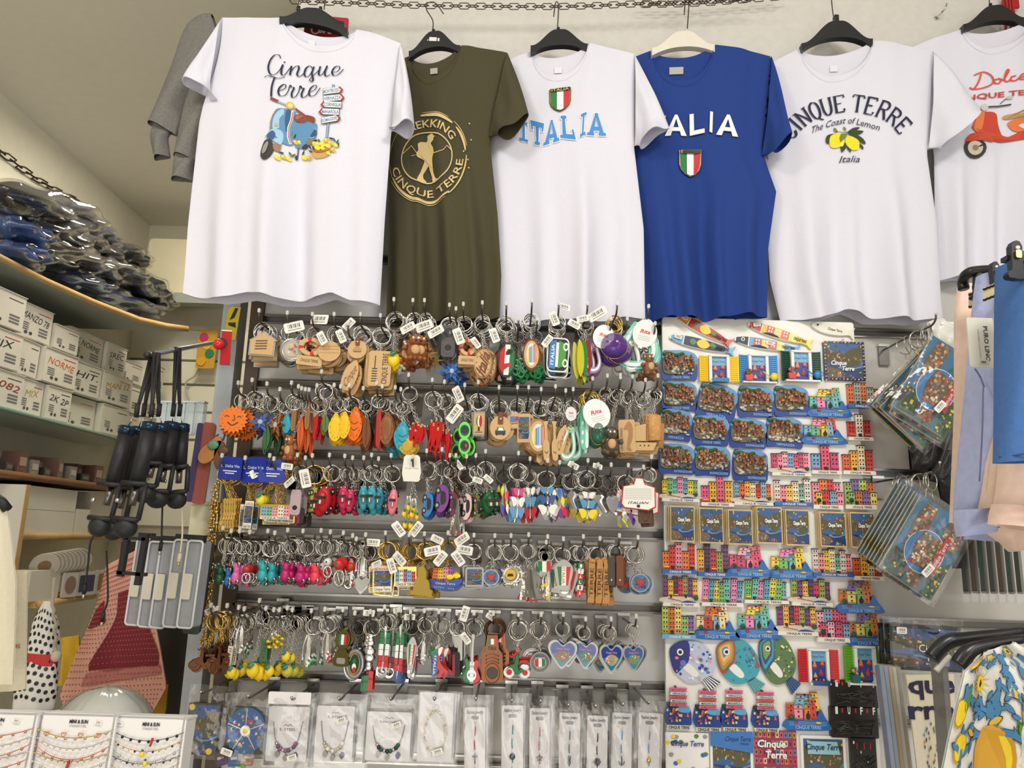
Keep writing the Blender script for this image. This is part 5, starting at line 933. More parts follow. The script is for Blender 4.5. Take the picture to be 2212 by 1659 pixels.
row3=[
(480,985,18,'g','gchain',None,0,496,1110,32,60,3,'bunch of gold chain keychains under a blue card',[(500,1012,.05,52,'b')]),
(530,990,18,'g','plaque',None,9,538,1112,20,58,4,'narrow gold village plaque keychain',[(550,1016,.0,58,'b')]),
(583,985,18,'g','lemon',(236,220,40),0,566,1079,20,24,2,'pair of yellow lemon keychains on gold chain',[(560,1020,-.5,36,'t')]),
(592,992,15,'g','plaque',None,1,595,1106,56,30,4,'gold Cinque Terre building plaque keychain',[(590,1018,0,54,'b'),(622,1008,.1,26,'t')]),
(643,984,17,'s','opener',(190,170,176),0,640,1085,24,50,2,'black and pink Cinque Terre strap keychain',[(627,1042,-.7,28,'t')]),
(660,990,14,'d','knife',None,0,653,1102,26,56,2,'black strap keychain with metal tip',[(661,1034,1.3,40,'t')]),
(675,985,19,'g','carside',(180,160,60),0,678,1078,28,46,2,'gold and black car keychain'),
(712,984,17,'s','car',CA[0],0,707,1080,36,54,4,'red metal car keychain'),
(745,986,17,'s','car',CA[1],0,744,1076,26,48,4,'magenta metal car keychain'),
(762,990,13,'s','car',CA[1],0,758,1082,22,46,2,'dark magenta car keychain'),
(786,990,12,'s','car',CA[2],0,786,1076,24,50,2,'turquoise metal car keychain'),
(803,984,18,'s','car',CA[2],0,808,1076,26,50,2,'second turquoise car keychain'),
(818,992,12,'s','car',(40,130,150),0,823,1078,22,46,3,'darker turquoise car keychain'),
(845,985,17,'s','car',CA[3],0,850,1085,24,52,1,'salmon pink metal car keychain'),
(892,987,16,'s','lemons2',None,0,886,1107,28,64,1,'dangling yellow lemon keychain under white card',[(890,1012,0,42,'c')]),
(922,975,17,'s','carside',CA[4],0,922,1089,30,46,2,'bright blue car keychain'),
(955,972,17,'s','carside',CA[5],0,952,1076,38,52,2,'purple and lilac car keychain'),
(972,985,13,'s','carside',(110,34,70),0,978,1088,24,44,2,'dark plum car keychain'),
(985,985,12,'b','eiffel',None,0,988,1115,28,70,2,'dark bronze tower keychain'),
(1008,987,18,'s','carside',CA[6],0,1008,1094,26,50,2,'pale pink and black car keychain',[(992,1005,.9,22,'t')]),
(1028,985,13,'s','carside',(110,100,50),0,1030,1095,24,44,2,'olive and red car keychain',[(1032,1038,.3,22,'t')]),
(1049,976,17,'s','car',CA[7],0,1052,1085,32,48,3,'dark green car keychain with Italian flag',[(1055,1035,.7,22,'t')]),
(1088,992,15,'d','mix',None,1,1087,1085,22,72,3,'dark mixed charm keychain'),
(1120,980,17,'s','fly',(220,60,130),0,1118,1085,32,66,3,'pink and blue butterfly charm keychain'),
(1145,992,14,'s','fly',(180,30,50),1,1146,1085,26,70,3,'red and silver butterfly charm keychain'),
(1183,996,18,'s','fly',(60,90,150),2,1183,1080,38,62,3,'blue and white butterfly charm keychain'),
(1209,1000,14,'d','mix',None,2,1208,1095,30,72,3,'dark pink heart charm keychain'),
(1237,1002,16,'s','mapi',None,0,1236,1085,22,46,1,'white bird charm keychain',[(1238,1006,.5,24,'t')]),
(1270,996,18,'s','fly',(236,210,50),1,1270,1090,36,60,3,'yellow and red flower charm keychain'),
(1292,1005,14,'d','mapi',None,0,1295,1088,24,36,2,'silver Italy map charm keychain',[(1290,1008,.2,22,'t')]),
(1320,1005,15,'d','heart',None,0,1322,1090,26,36,3,'silver leaf-shaped charm keychain'),
(1357,1006,18,'s','mix',None,3,1350,1100,34,60,2,'blue and white charm keychain'),
(1407,988,15,'s','keytag',None,0,1378,1068,66,66,2,'white card tag keychain with red border'),
(1390,1010,10,'s','belt',(92,58,34),0,1392,1090,26,74,1,'embossed brown leather fob keychain'),
]
R4='fourth row of hooks'
row4=[
(482,1142,17,'s','frog',(24,84,50),0,476,1240,28,46,2,'dark green frog keychain'),
(500,1148,14,'s','frog',(40,110,180),0,496,1245,20,42,2,'blue frog keychain'),
(518,1148,14,'s','frog',(220,110,170),0,515,1236,24,50,2,'pink frog keychain'),
(540,1150,15,'s','col',(210,40,50),0,536,1240,26,36,2,'red and white ball keychain with clip'),
(579,1148,17,'s','frog',(50,170,176),0,572,1232,28,48,3,'turquoise turtle keychain'),
(594,1152,13,'s','frog',(46,160,170),0,590,1234,24,46,4,'second turquoise turtle keychain'),
(622,1146,15,'s','frog',(190,30,110),0,620,1232,28,48,3,'magenta turtle keychain'),
(655,1148,16,'s','frog',(190,30,110),0,654,1236,30,46,3,'deep pink turtle keychain'),
(694,1147,16,'s','frog',(236,70,90),0,686,1236,26,46,3,'coral red turtle keychain'),
(714,1150,14,'s','col',(230,228,222),0,710,1226,26,40,2,'white ball keychain with carabiner'),
(742,1152,15,'s','col',(210,40,40),0,738,1236,34,56,3,'red ball keychain with bottle opener'),
(762,1158,12,'s','dangle',(200,40,40),0,758,1240,20,60,2,'silver and red dangling charm keychain'),
(790,1156,17,'s','heart',None,0,781,1262,28,28,2,'silver quilted heart keychain'),
(770,1165,10,'s','dangle',(200,200,196),0,782,1225,34,44,2,'silver flower chain keychain'),
(833,1152,18,'g','plaque',None,0,826,1250,38,52,4,'gold-framed dolce vita lemon plaque keychain',[(815,1218,-.4,24,'t'),(807,1172,.05,30,'t'),(847,1222,1.2,32,'t'),(864,1207,.75,34,'t')]),
(884,1156,17,'g','plaque',None,2,876,1245,42,38,3,'gold plaque keychain with coloured balconies',[(862,1143,.9,34,'t'),(900,1143,-.9,34,'t')]),
(917,1154,17,'g','tower',None,0,913,1253,44,58,2,'glittering gold tower keychain'),
(968,1152,19,'g','boat',None,0,965,1245,66,42,3,'gold boat keychain with houses and lemons',[(935,1190,-.25,36,'t'),(952,1206,-.9,34,'t'),(990,1206,.9,34,'t'),(1004,1188,.15,36,'t'),(998,1165,-.6,36,'t'),(945,1165,.4,28,'t')]),
(1024,1157,15,'s','photo',None,0,1024,1246,36,38,4,'square photo keychain with harbour view'),
(1069,1158,15,'s','photo',None,1,1061,1247,32,32,3,'round photo keychain with red heart'),
(1104,1158,16,'s','wheel',None,0,1104,1241,44,44,2,'silver ship wheel keychain'),
(1142,1156,15,'s','eiffel',None,0,1140,1262,28,62,2,'rhinestone tower keychain'),
(1183,1160,17,'s','heart',None,1,1177,1225,30,32,1,'Italian flag heart keychain'),
(1180,1172,10,'s','dangle',(236,200,50),0,1182,1262,24,60,2,'dangling key and dolphin charm keychain'),
(1217,1165,16,'s','clipper',None,0,1218,1248,40,72,3,'nail clipper keychain with ITALIA flag'),
(1260,1160,16,'s','letters',None,0,1254,1252,12,64,2,'ITALIA letter block strap keychain'),
(1296,1164,18,'s','keys',None,0,1291,1258,46,88,3,'bunch of carved wooden key-shaped keychains'),
(1338,1158,17,'s','lbelt',None,0,1329,1232,34,58,2,'pair of leather strap keychains'),
(1378,1162,17,'s','photo',None,1,1382,1259,36,36,3,'round village photo keychain with heart'),
]
R5='fifth row of hooks'
row5=[
(456,1308,18,'g','scooter',None,0,441,1420,52,44,2,'copper scooter keychain',[(457,1318,-.5,24,'t')]),
(470,1315,12,'g','scooter',None,0,478,1420,36,60,2,'second copper scooter keychain'),
(491,1309,16,'s','bar',(226,222,206),0,496,1418,9,40,1,'white ITALIA bar keychain'),
(516,1313,17,'s','lemon',(246,214,40),0,501,1450,20,26,2,'yellow lemon keychain with teal leaf'),
(528,1316,12,'s','dangle',(40,120,70),0,520,1385,28,60,2,'Italian colours dangling keychain'),
(561,1298,18,'s','lemon',(248,210,30),0,549,1444,27,34,2,'large yellow lemon keychain'),
(575,1315,12,'s','bar',(30,110,60),0,570,1405,14,42,1,'green and white guitar keychain'),
(592,1318,15,'s','lemon',(246,214,40),0,584,1447,20,26,2,'yellow lemon keychain below orange pair'),
(604,1318,10,'s','lemons2',None,0,592,1382,30,30,1,'pair of tiny orange keychains'),
(621,1314,18,'s','lemon',(246,214,40),0,620,1416,18,24,1,'small hanging lemon keychain'),
(632,1318,13,'s','lemon',(196,186,60),0,624,1447,24,26,2,'lemon keychain in clear bag'),
(673,1320,16,'s','dangle',(40,130,70),0,665,1410,30,70,3,'Italy map and scooter charm keychain'),
(702,1317,16,'s','dangle',(190,30,50),0,706,1398,26,60,3,'heart and red pepper charm keychain'),
(741,1318,16,'d','mopener',None,0,741,1400,36,70,2,'brass bottle opener keychain with tricolour'),
(767,1325,15,'d','soval',None,0,768,1433,38,58,2,'oval blue steel keychain with map'),
(800,1322,17,'s','beads',None,0,799,1430,30,108,3,'silver beads and flag buildings keychain',[(798,1324,.1,24,'t')]),
(831,1312,16,'s','italia',None,0,829,1412,26,86,2,'tall Italia lettering bottle opener keychain'),
(862,1318,16,'s','italia',None,1,861,1418,20,100,2,'Italia script keychain with small van',[(860,1318,-.1,20,'t')]),
(887,1322,15,'d','clipper',None,0,888,1418,20,76,3,'slim metal nail clipper keychain',[(886,1332,.05,24,'t')]),
(917,1320,15,'s','dangle',(200,190,210),0,913,1408,32,40,2,'heart and star charm keychain'),
(948,1322,16,'s','boot',None,0,947,1430,40,60,2,'Italy map keychain with blue ITALIA ribbon'),
(987,1325,15,'s','knife',None,0,988,1415,30,84,2,'black pocket knife keychain',[(1004,1325,-1.3,32,'t'),(1006,1378,.9,26,'t')]),
(1024,1325,16,'s','guitar',None,0,1021,1420,36,90,2,'tricolour guitar bottle opener keychain'),
(1066,1326,19,'b','bopener',None,0,1064,1422,42,90,3,'copper bottle opener keychain with ITALIA flag',[(1059,1332,.5,20,'t')]),
(1120,1328,18,'s','scooterc',None,0,1118,1434,50,50,2,'red, white and green scooter keychain'),
(1169,1328,18,'s','rital',None,0,1165,1430,40,40,2,'round ITALIA keychain with rhinestones'),
(1217,1328,14,'s','heart',None,2,1215,1412,56,56,1,'heart keychain with pale village, leftmost heart'),
(1265,1338,13,'s','heart',None,3,1266,1414,48,54,2,'heart keychain with beach view, second heart'),
(1320,1338,14,'s','heart',None,4,1320,1421,46,56,3,'dark heart keychain, third heart from left'),
(1374,1332,12,'s','heart',None,5,1367,1420,42,50,1,'heart keychain with teal bay, rightmost heart'),
]
for R_,rows in ((R1,row1),(R2,row2),(R3,row3),(R4,row4),(R5,row5)):
    for s_ in rows: kc(R_,s_)
o=obj('hanging_keychains',STF); tag(o,'mass of further keychains hanging deeper on the hooks behind the front ones','keychains',None,'stuff')
hook(1340,812,'empty metal prong hook above the wooden seahorse keychain')
# ---------------------------------------------------------------- white magnet board and its magnets
YBD=1.685
mb=MB(); P=[W(1434,691,YBD),W(1855,691,YBD),W(1893,1720,YBD),W(1437,1720,YBD)]
xa=(P[0].x+P[3].x)/2; xb=(P[1].x+P[2].x)/2; zt=(P[0].z+P[1].z)/2; zb=P[2].z
c=Vector(((xa+xb)/2,YBD,zb)); r=empty('magnet_board','white magnetic display board covered with souvenir magnets','display board',c)
Wd,Hd=xb-xa,zt-zb
mb.prism(rrect(Wd,Hd,.006,3,0,Hd/2),0,.012,mat((236,235,230),.35,0,'white_panel',4,.015)); obj('panel',mb,r)
mb=MB(); mb.box((-Wd/2+.02,.027,Hd/2),(.02,.03,Hd-.04),C(190,190,188)); mb.box((Wd/2-.03,.027,Hd/2),(.02,.03,Hd-.04),C(190,190,188)); obj('back_rail',mb,r)
PAL={'mix':[(236,130,60),(240,200,70),(214,70,60),(120,180,210),(240,150,170),(110,180,130)],'pink':[(240,140,170),(226,90,120),(240,180,190),(200,80,120),(120,170,210)],'dark':[(80,60,100),(120,70,120),(206,70,80),(240,190,60),(150,170,80)],'warm':[(226,110,60),(200,60,50),(240,180,60),(130,180,200),(240,220,170)],'teal':[(110,190,180),(240,210,60),(236,140,190),(120,190,110),(90,170,190)],'pale':[(236,230,190),(240,150,160),(120,180,160),(240,200,80),(230,220,210)],'blue':[(90,150,200),(236,180,60),(60,100,170),(230,100,140)],'grn':[(190,210,90),(150,190,110),(210,120,60),(130,110,170),(230,220,120)],'white':[(230,226,214),(220,120,60),(200,60,60),(150,170,160)]}
DKR=C(60,50,56,.5); LEAF=mat((30,92,62),.5,0,'resin_green',50,.25); SEA=mat((34,96,170),.35,0,'resin_sea',20,.25,.3); SEAD=mat((20,60,136),.35,0,'resin_sea',20,.25,.3)
def place(x0,y0,x1,y1,Y=YBD-.001,rot=0):
    cx,cy=(x0+x1)/2,(y0+y1)/2; g=PXM(cx,cy,Y); return W(cx,cy,Y),g,(x1-x0)*g,(y1-y0)*g
def bldg(mb,x,z0,w,h,y,cm,fl,cols=2,d=.006,roof=DKR,trim=IR,lean=0):
    f=lambda p:Vector((p[0]+lean*(p[2]-z0),p[1],p[2]))
    mb.box((x,y-d/2,z0+h/2),(w,d,h),cm,xf=f); mb.box((x,y-d/2-.0003,z0+h+.0008),(w*1.12,d*1.15,.0022),roof,xf=f)
    for j in range(fl):
        z=z0+h*(j+.62)/fl
        for k in range(cols): mb.box((x+(k-(cols-1)/2)*w*.44,y-d-.0002,z),(w*.2,.0008,h/fl*.38),DARK,xf=f)
        if j%2==0: mb.box((x,y-d-.0002,z0+h*(j+.2)/fl),(w*.98,.0012,.0009),trim,xf=f)
def bush(mb,x,z,s,y,m=LEAF):
    for k in range(9): a=2*PI*k/9; mb.add([(x,y-.006,z),(x+.35*s*cos(a-.3),y-.004,z+.35*s*sin(a-.3)),(x+s*.7*cos(a),y-.002,z+s*.7*sin(a)),(x+.35*s*cos(a+.3),y-.004,z+.35*s*sin(a+.3))],[(0,1,2,3)],m)
    mb.ball((x,y-.003,z),(s*.42,.004,s*.42),m,8,5)
def houses(bb,pal,label,base='white',n=6,style='row',txt='CINQUE TERRE',seed=0,tree=None,rot=0):
    p,g,w,h=place(*bb); R=random.Random(seed*7+n); r=empty('village_magnet',label,'magnet',p,'resin village magnets on the white board',(0,rot,0)); cols=PAL[pal]
    bh=h*.13; zb=-h/2; bm={'white':C(232,228,216,.5),'blue':SEA,'lblue':C(110,170,210,.4)}[base]
    mb=MB(); mb.prism([(-w/2,zb),(w/2,zb),(w/2-.001,zb+bh),(-w/2+.001,zb+bh)],-.013,0,bm); text(mb,txt,0.02*w,zb+bh*.5,w*.62,bh*.5,-.0134,C(50,44,50) if base=='white' else WHITE,.02); obj('base',mb,r)
    z0=zb+bh
    if style=='beach':
        mb=MB(); mb.prism(poly_c([(-w/2,z0),(w/2,z0),(w/2,z0+h*.1),(w*.1,z0+h*.2),(-w/2,z0+h*.16)],3),-.010,0,mat((206,198,180),.8,0,'resin_sand',80,.15,.4)); mb.prism(poly_c([(0,z0),(w*.4,z0),(w*.3,z0+h*.05),(w*.15,z0+h*.07)],3),-.0115,-.009,SEAD); mb.tube([(-w*.35,-.0115,z0+h*.14),(-.0,-.0115,z0+h*.05)],.0006,IR,5); obj('beach',mb,r); z0+=h*.15; tree=(w*.40,z0+h*.02,h*.17)
    top=h/2-z0
    for i in range(n):
        bw=w*.94/n; x=-w*.47+bw*(i+.5); 
        if style=='row' or style=='beach': hh=top*(R.uniform(.78,1) if style=='beach' else R.uniform(.62,1))
        elif style=='tower': hh=top*([.62,.78,1,.82][:n][i] if n==4 else [.66,1,.72][i%3]); bw*=.9
        elif style=='lean': hh=top*.9
        elif style=='cluster': hh=top*(.95-.1*abs(i-n/2+.5))
        mb=MB(); c_=cols[(i*2+seed)%len(cols)]; fl=max(2,int(hh/.008)); ln=0
        if style=='lean': hh=top*R.uniform(.7,1); ln=R.uniform(-.05,.18)
        bldg(mb,x,z0,bw*.96,hh,-.002*(i%2),C(*c_,.45),fl,2,.007,DKR,IR if pal!='teal' else C(150,40,70,.4),ln)
        if i%2==0: mb.box((x,-.011-.002*(i%2),z0+hh*.16),(bw*.8,.003,.0025),C(*cols[(i+1)%len(cols)],.4))
        if i%3==1: mb.box((x,-.0095-.002*(i%2),z0+hh*.08),(bw*.34,.002,hh*.15),DARK)
        obj('building',mb,r)
        if style=='cluster':
            mb=MB(); bldg(mb,x+bw*.3,z0,bw*.8,hh*.55,-.006,C(*cols[(i+1)%len(cols)],.45),max(2,fl//2),2,.005); obj('building',mb,r)
    if tree: mb=MB(); bush(mb,tree[0],tree[1],tree[2],-.010); obj('palm_tree',mb,r)
    if style in('cluster',): mb=MB(); bush(mb,-w*.32,z0+h*.14,h*.15,-.013,mat((24,60,44),.6,0,'resin_green',50,.25)); mb.tube([(-w*.32,-.012,z0),(-w*.32,-.012,z0+h*.1)],.001,LEATH,5); obj('tree',mb,r)
    return r
def cartoon(bb,pal,label,seed=0):
    p,g,w,h=place(*bb); R=random.Random(seed); r=empty('cartoon_village_magnet',label,'magnet',p,'bright cartoon village magnets'); cols=PAL[pal]; cc=lambda i:C(*cols[i%len(cols)],.35)
    mb=MB(); mb.prism(poly_c([(-.5*w,-.5*h),(.46*w,-.5*h),(.52*w,-.36*h),(.42*w,-.2*h),(.3*w,.05*h),(.2*w,-.18*h),(-.1*w,-.24*h),(-.48*w,-.26*h)],3),-.010,0,SEA); 
    for k in range(3): mb.tube(cat([(-.45*w+.3*w*q,-.0105,-.3*h-.04*h*k+.012*h*(q%2)) for q in range(4)],4),.0005,C(150,200,230,.3),5)
    text(mb,'CINQUE TERRE',0,-.43*h,.6*w,.08*h,-.0106,C(190,220,240)); obj('sea_base',mb,r)
    sp=[(-.40,-.2,.20,.36,0,.05),(-.22,.1,.18,.3,1,.30),(-.22,-.22,.19,.36,2,-.04),(-.02,.02,.2,.3,3,-.06),(0,-.24,.17,.40,4,.05),(.14,-.2,.13,.5,0,-.1),(.22,.0,.14,.46,5,-.14),(.02,.26,.18,.14,1,0)]
    for i,(x,z,bw,bh,ci,ln) in enumerate(sp):
        mb=MB(); bldg(mb,x*w,z*h,bw*w,bh*h,-.004-.0012*(i%3),cc(ci+seed),3,1,.006,C(*[int(q*.7) for q in cols[(ci+1)%len(cols)]],.4),C(120,50,40,.4),ln)
        if i==4: mb.prism(circ(10,.05*w,.09*h,x*w,z*h+.1*h),-.0135,-.010,DARK)
        obj('building',mb,r)
    mb=MB(); bush(mb,-.40*w,-.16*h,.15*h,-.012); obj('bush',mb,r)
    mb=MB(); mb.ball((.24*w,-.012,-.3*h),(.08*w,.003,.03*h),C(240,210,60,.3),8,5); mb.ball((-.28*w,-.012,-.3*h),(.05*w,.003,.03*h),C(200,50,50,.3),8,5); obj('boat',mb,r)
def rocky(bb,label,seed=0,rot=0,sky=1,green=1,pale=0):
    p,g,w,h=place(*bb); R=random.Random(seed*3+1); r=empty('harbour_magnet',label,'magnet',p,'relief harbour magnets with a blue sea edge',(0,rot,0))
    mb=MB(); mb.prism(poly_c([(-.5*w,-.46*h),(-.2*w,-.5*h),(.3*w,-.5*h),(.48*w,-.46*h),(.5*w,.1*h),(.46*w,.36*h),(.2*w,.5*h),(-.3*w,.5*h),(-.48*w,.4*h)],3),-.006,0,SEAD)
    mb.prism(poly_c([(.05*w,.1*h),(.46*w,.0*h),(.46*w,.36*h),(.2*w,.49*h),(-.3*w,.49*h),(-.47*w,.38*h),(-.45*w,.2*h)],3),-.0066,-.005,C(96,158,206,.4))
    text(mb,('CINQUE TERRE','RIOMAGGIORE','VERNAZZA','MANAROLA')[seed%4],.02*w+(.16*w if seed%2 else 0),-.41*h,.5*w,.08*h,-.0064,C(170,205,235)); obj('sea_slab',mb,r)
    mb=MB(); ms=[mat(c_,.5,0,'resin_rock',60,.25) for c_ in ((120,112,98),(190,184,168),(104,94,74),(214,210,196))]
    mb.prism(poly_c([(-.46*w,-.26*h),(-.1*w,-.32*h),(.2*w,-.24*h),(.44*w,-.1*h),(.4*w,.1*h),(.25*w,.3*h),(0,.4*h),(-.42*w,.3*h)],3),-.009,0,ms[2])
    for i in range(34): mb.ball((R.uniform(-.42,.40)*w,-.009,R.uniform(-.30,-.04)*h),(R.uniform(.03,.08)*w,.003,R.uniform(.02,.06)*h),ms[R.randrange(4) if not pale else (1,3)[i%2]],6,4)
    obj('rocks',mb,r)
    mb=MB(); oc=[(170,110,74),(190,146,92),(140,66,50),(196,176,130),(150,92,66),(110,72,56),(196,130,56),(150,142,126)]
    for i in range(64):
        x=R.uniform(-.42,.38); z=R.uniform(-.12,.34)*(1-.5*max(0,x)); s=R.uniform(.03,.055)*w; bm=C(*oc[R.randrange(8)],.5); mb.box((x*w,-.010-.0001*i,z*h),(s,.004,s*1.5),bm); mb.box((x*w,-.0125-.0001*i,z*h+.2*s),(s*.3,.0006,s*.35),DARK); mb.box((x*w,-.0104-.0001*i,z*h+s*.8),(s*1.1,.0045,.0012),C(160,70,50,.5))
    obj('houses',mb,r)
    if green:
        mb=MB(); gm=mat((60,92,40),.6,0,'resin_green',60,.3)
        for i in range(8): mb.ball(((-.42+.07*i)*w,-.008,(.36+.04*sin(i))*h),(.07*w,.004,.055*h),gm,7,5)
        mb.ball((.3*w,-.011,-.14*h),(.04*w,.003,.045*h),gm,7,5); obj('greenery',mb,r)
def sardine(x0,y0,x1,y1,th,head,body,tail,label,deco,txt='CINQUE TERRE'):
    cx,cy=(x0+x1)/2,(y0+y1)/2; p=W(cx,cy,YBD-.001); g=PXM(cx,cy,YBD); L=math.hypot(x1-x0,y1-y0)*g; a=math.atan2(y1-y0,x1-x0); H=th*g
    r=empty('fish_magnet',label,'magnet',p,'painted fish magnets',(0,a,0)); f=lambda t:H/2*(sin(PI*min(1,(t*1.0+.02)))**.55)*(1-.35*t)
    def seg(t0,t1,m,nm,y=-.007,e=1.0):
        ts=[t0+(t1-t0)*k/8 for k in range(9)]; P=[((t-.5)*L,f(t)*e) for t in ts]+[((t-.5)*L,-f(t)*e) for t in reversed(ts)]; mb=MB(); mb.prism(P,y,0,m); return mb
    k=MB(); k=seg(.0,.88,C(240,238,230,.3),'rim',-.0062,1.1); obj('rim',k,r)
    mb=seg(.02,.2,C(*head,.35),'h'); mb.prism(circ(12,H*.16,None,-.5*L+.12*L,H*.08),-.0078,-.006,WHITE); mb.prism(circ(10,H*.09,None,-.5*L+.12*L,H*.08),-.0082,-.006,BLACK); obj('head',mb,r)
    mb=seg(.22,.84,C(*body,.35),'b')
    if deco=='lemon':
        for x,s_ in ((-.14,1),(.16,1)): mb.prism(poly_c([(x*L-.12*L*0-.06*L,0),(x*L-.02*L,H*.3),(x*L+.05*L,H*.05),(x*L,-H*.28)],2),-.0076,-.006,C(84,130,70,.3))
        mb.prism(poly_c([(-.09*L,.05*H),(-.02*L,.4*H),(.06*L,.3*H),(.11*L,-.04*H),(.04*L,-.36*H),(-.05*L,-.3*H)],2),-.0082,-.006,C(246,206,50,.25)); text(mb,txt,.2*L,-.12*H,.2*L,.16*H,-.0079,DARK,.02)
    elif deco=='house':
        for i,c_ in enumerate(((176,60,66),(240,190,60),(214,70,60),(246,224,70))): 
            x=(-.16+.115*i)*L; mb.prism([(x-.055*L,-.34*H),(x+.055*L,-.34*H),(x+.055*L,.34*H),(x-.055*L,.34*H)],-.0078,-.006,C(*c_,.25))
            for j in (-.02,.02):
                for q in (-.15,.12): mb.prism([(x+(j-.01)*L,q*H),(x+(j+.01)*L,q*H),(x+(j+.01)*L,(q+.16)*H),(x+(j-.01)*L,(q+.16)*H)],-.0081,-.007,WHITE)
        mb.prism(poly_c([(-.26*L,-.4*H),(-.12*L,-.2*H),(0,-.38*H)],2),-.0083,-.006,C(30,40,60))
    obj('body',mb,r)
    mb=MB(); mb.prism(poly_c([(.30*L,.18*H),(.42*L,.2*H),(.5*L,.5*H),(.46*L,0),(.5*L,-.5*H),(.42*L,-.22*H),(.30*L,-.2*H)],2),-.0068,0,C(*tail,.2))
    if deco!='plain': text(mb,'CINQUE TERRE',.3*L,0,.2*L,.24*H,-.0086,DARK,.02)
    obj('tail',mb,r)
    if deco=='plain': mb=MB(); text(mb,'Cinque Terre',.04*L,-.02*H,.34*L,.2*H,-.0078,DARK,.01,.2); obj('lettering',mb,r)
    return r,L,H
for x0,y0,x1,y1,th,hd,bd,tl,lb,dc in ((1463,684,1578,744,26,(232,140,60),(200,52,44),(206,52,44),'red sardine magnet painted with a yellow lemon, topmost left','lemon'),(1446,730,1586,760,26,(96,166,214),(40,44,84),(110,170,214),'dark blue sardine magnet painted with a yellow lemon','lemon'),(1616,702,1752,744,26,(206,60,56),(236,200,70),(244,214,50),'sardine magnet with red head, coloured houses and yellow tail','house'),(1586,735,1728,756,26,(30,36,76),(110,170,214),(70,140,206),'sardine magnet with navy head, coloured houses and blue tail','house'),(1753,704,1842,722,28,(226,226,208),(232,232,216),(226,226,208),'small plain white fish magnet with dark green edge','plain')):
    r,L,H=sardine(x0,y0,x1,y1,th,hd,bd,tl,lb,dc)
    if dc!='plain': link('price_tag',ME_TAG,r,(-.38*L if hd!=(30,36,76) else .02*L,-.010,.1*H),(.017,.001,.017),(0,-.4 if x0>1600 and y0<720 else .1,0))
def window(bb,sc,label,plants,box=None):
    p,g,w,h=place(*bb); r=empty('window_magnet',label,'magnet',p,'open window magnets with louvred shutters'); sm=C(*sc,.4)
    mb=MB(); mb.prism([(-.24*w,-.42*h),(.24*w,-.42*h),(.26*w,.46*h),(-.26*w,.48*h)],-.006,0,WHITE); mb.box((0,-.010,-.46*h),(.86*w if not box else .5*w,.018,.05*h),WHITE)
    for x in (-.22,.22): mb.box((x*w,-.009,0),(.07*w,.008,.86*h),WHITE)
    mb.box((0,-.009,.45*h),(.5*w,.008,.06*h),WHITE); obj('frame',mb,r)
    mb=MB(); mb.flat([(-.19*w,-.4*h),(.19*w,-.4*h),(.19*w,.42*h),(-.19*w,.42*h)],-.0062,C(110,170,210,.3)); mb.flat([(-.19*w,-.4*h),(.19*w,-.4*h),(.19*w,.12*h),(-.19*w,.12*h)],-.0064,SEAD)
    for x,z,s_,c_ in ((-.09,-.02,.13,(236,130,50)),(.1,.04,.08,(226,110,50)),(.06,-.22,.1,(200,50,50)),(-.08,-.3,.08,(230,180,60))): mb.prism([((x-.05)*w,z*h),((x+.05)*w,z*h),(x*w,(z+s_*1.6)*h)],-.008,-.0062,C(*c_,.3)); mb.prism([((x-.06)*w,z*h),((x+.06)*w,z*h),((x+.04)*w,(z-.05)*h),((x-.04)*w,(z-.05)*h)],-.0084,-.0062,C(160,40,40,.3))
    text(mb,'Cinque Terre',0,.26*h,.3*w,.07*h,-.0066,C(60,90,120)); obj('sea_view',mb,r)
    for s_ in (-1,1):
        mb=MB(); x0,x1=(.27*w,.49*w); z0,z1=-.44*h,.46*h; xf=lambda q,s_=s_:Vector((s_*q[0],q[1]-(q[0]-.27*w)*.25,q[2]))
        mb.box(((x0+x1)/2,-.003,0),(x1-x0,.003,z1-z0),sm,xf=xf)
        for x in (x0+.001,x1-.001): mb.box((x,-.005,0),(.0025,.003,z1-z0),sm,xf=xf)
        for k in range(13): mb.box(((x0+x1)/2,-.0052,z0+(z1-z0)*(k+.6)/13.2),((x1-x0)*.8,.0022,.0022),sm,xf=xf)
        obj('shutter',mb,r)
    if box: mb=MB(); mb.box((0,-.018,-.43*h),(.4*w,.014,.13*h),C(*box,.3)); [mb.ball((x*w,-.02,-.35*h),.0022,C(*q,.4),6,4) for x,q in ((-.12,(240,200,60)),(-.03,(200,60,60)),(.06,(240,200,60)),(.13,(60,120,60)))]; obj('flower_box',mb,r)
    else:
        can,pot,fl_=plants
        mb=MB(); mb.ball((.36*w,-.02,-.28*h),(.10*w,.006,.13*h),C(*can,.3),10,7); mb.tube([(.28*w,-.02,-.32*h),(.08*w,-.02,-.12*h)],.0014,C(*can,.3),6); mb.torus((.46*w,-.02,-.26*h),.004,.001,C(*can,.3),10,5); obj('watering_can',mb,r)
        mb=MB(); mb.prism([(-.36*w,-.42*h),(-.2*w,-.42*h),(-.18*w,-.24*h),(-.38*w,-.24*h)],-.022,-.010,C(*pot,.3)); [mb.ball((-.28*w+.004*cos(k),-.018,-.14*h+.004*sin(k)),.004,C(*(fl_ if k%2 else (50,120,60)),.4),7,5) for k in range(6)]; obj('flower_pot',mb,r)
window((1508,767,1594,830),(250,210,36),'yellow-shuttered window magnet with a blue flower box',None,(44,120,170))
window((1594,765,1677,832),(70,150,214),'blue-shuttered window magnet with a yellow watering can',((246,216,50),(214,60,50),(200,40,50)))
window((1685,757,1770,829),(22,70,56),'dark green shuttered window magnet with blue watering can',((50,130,200),(200,50,50),(230,80,110)))
window((1721,1400,1808,1475),(206,42,50),'red-shuttered window magnet beside the green patterned fish',None,(36,64,130))
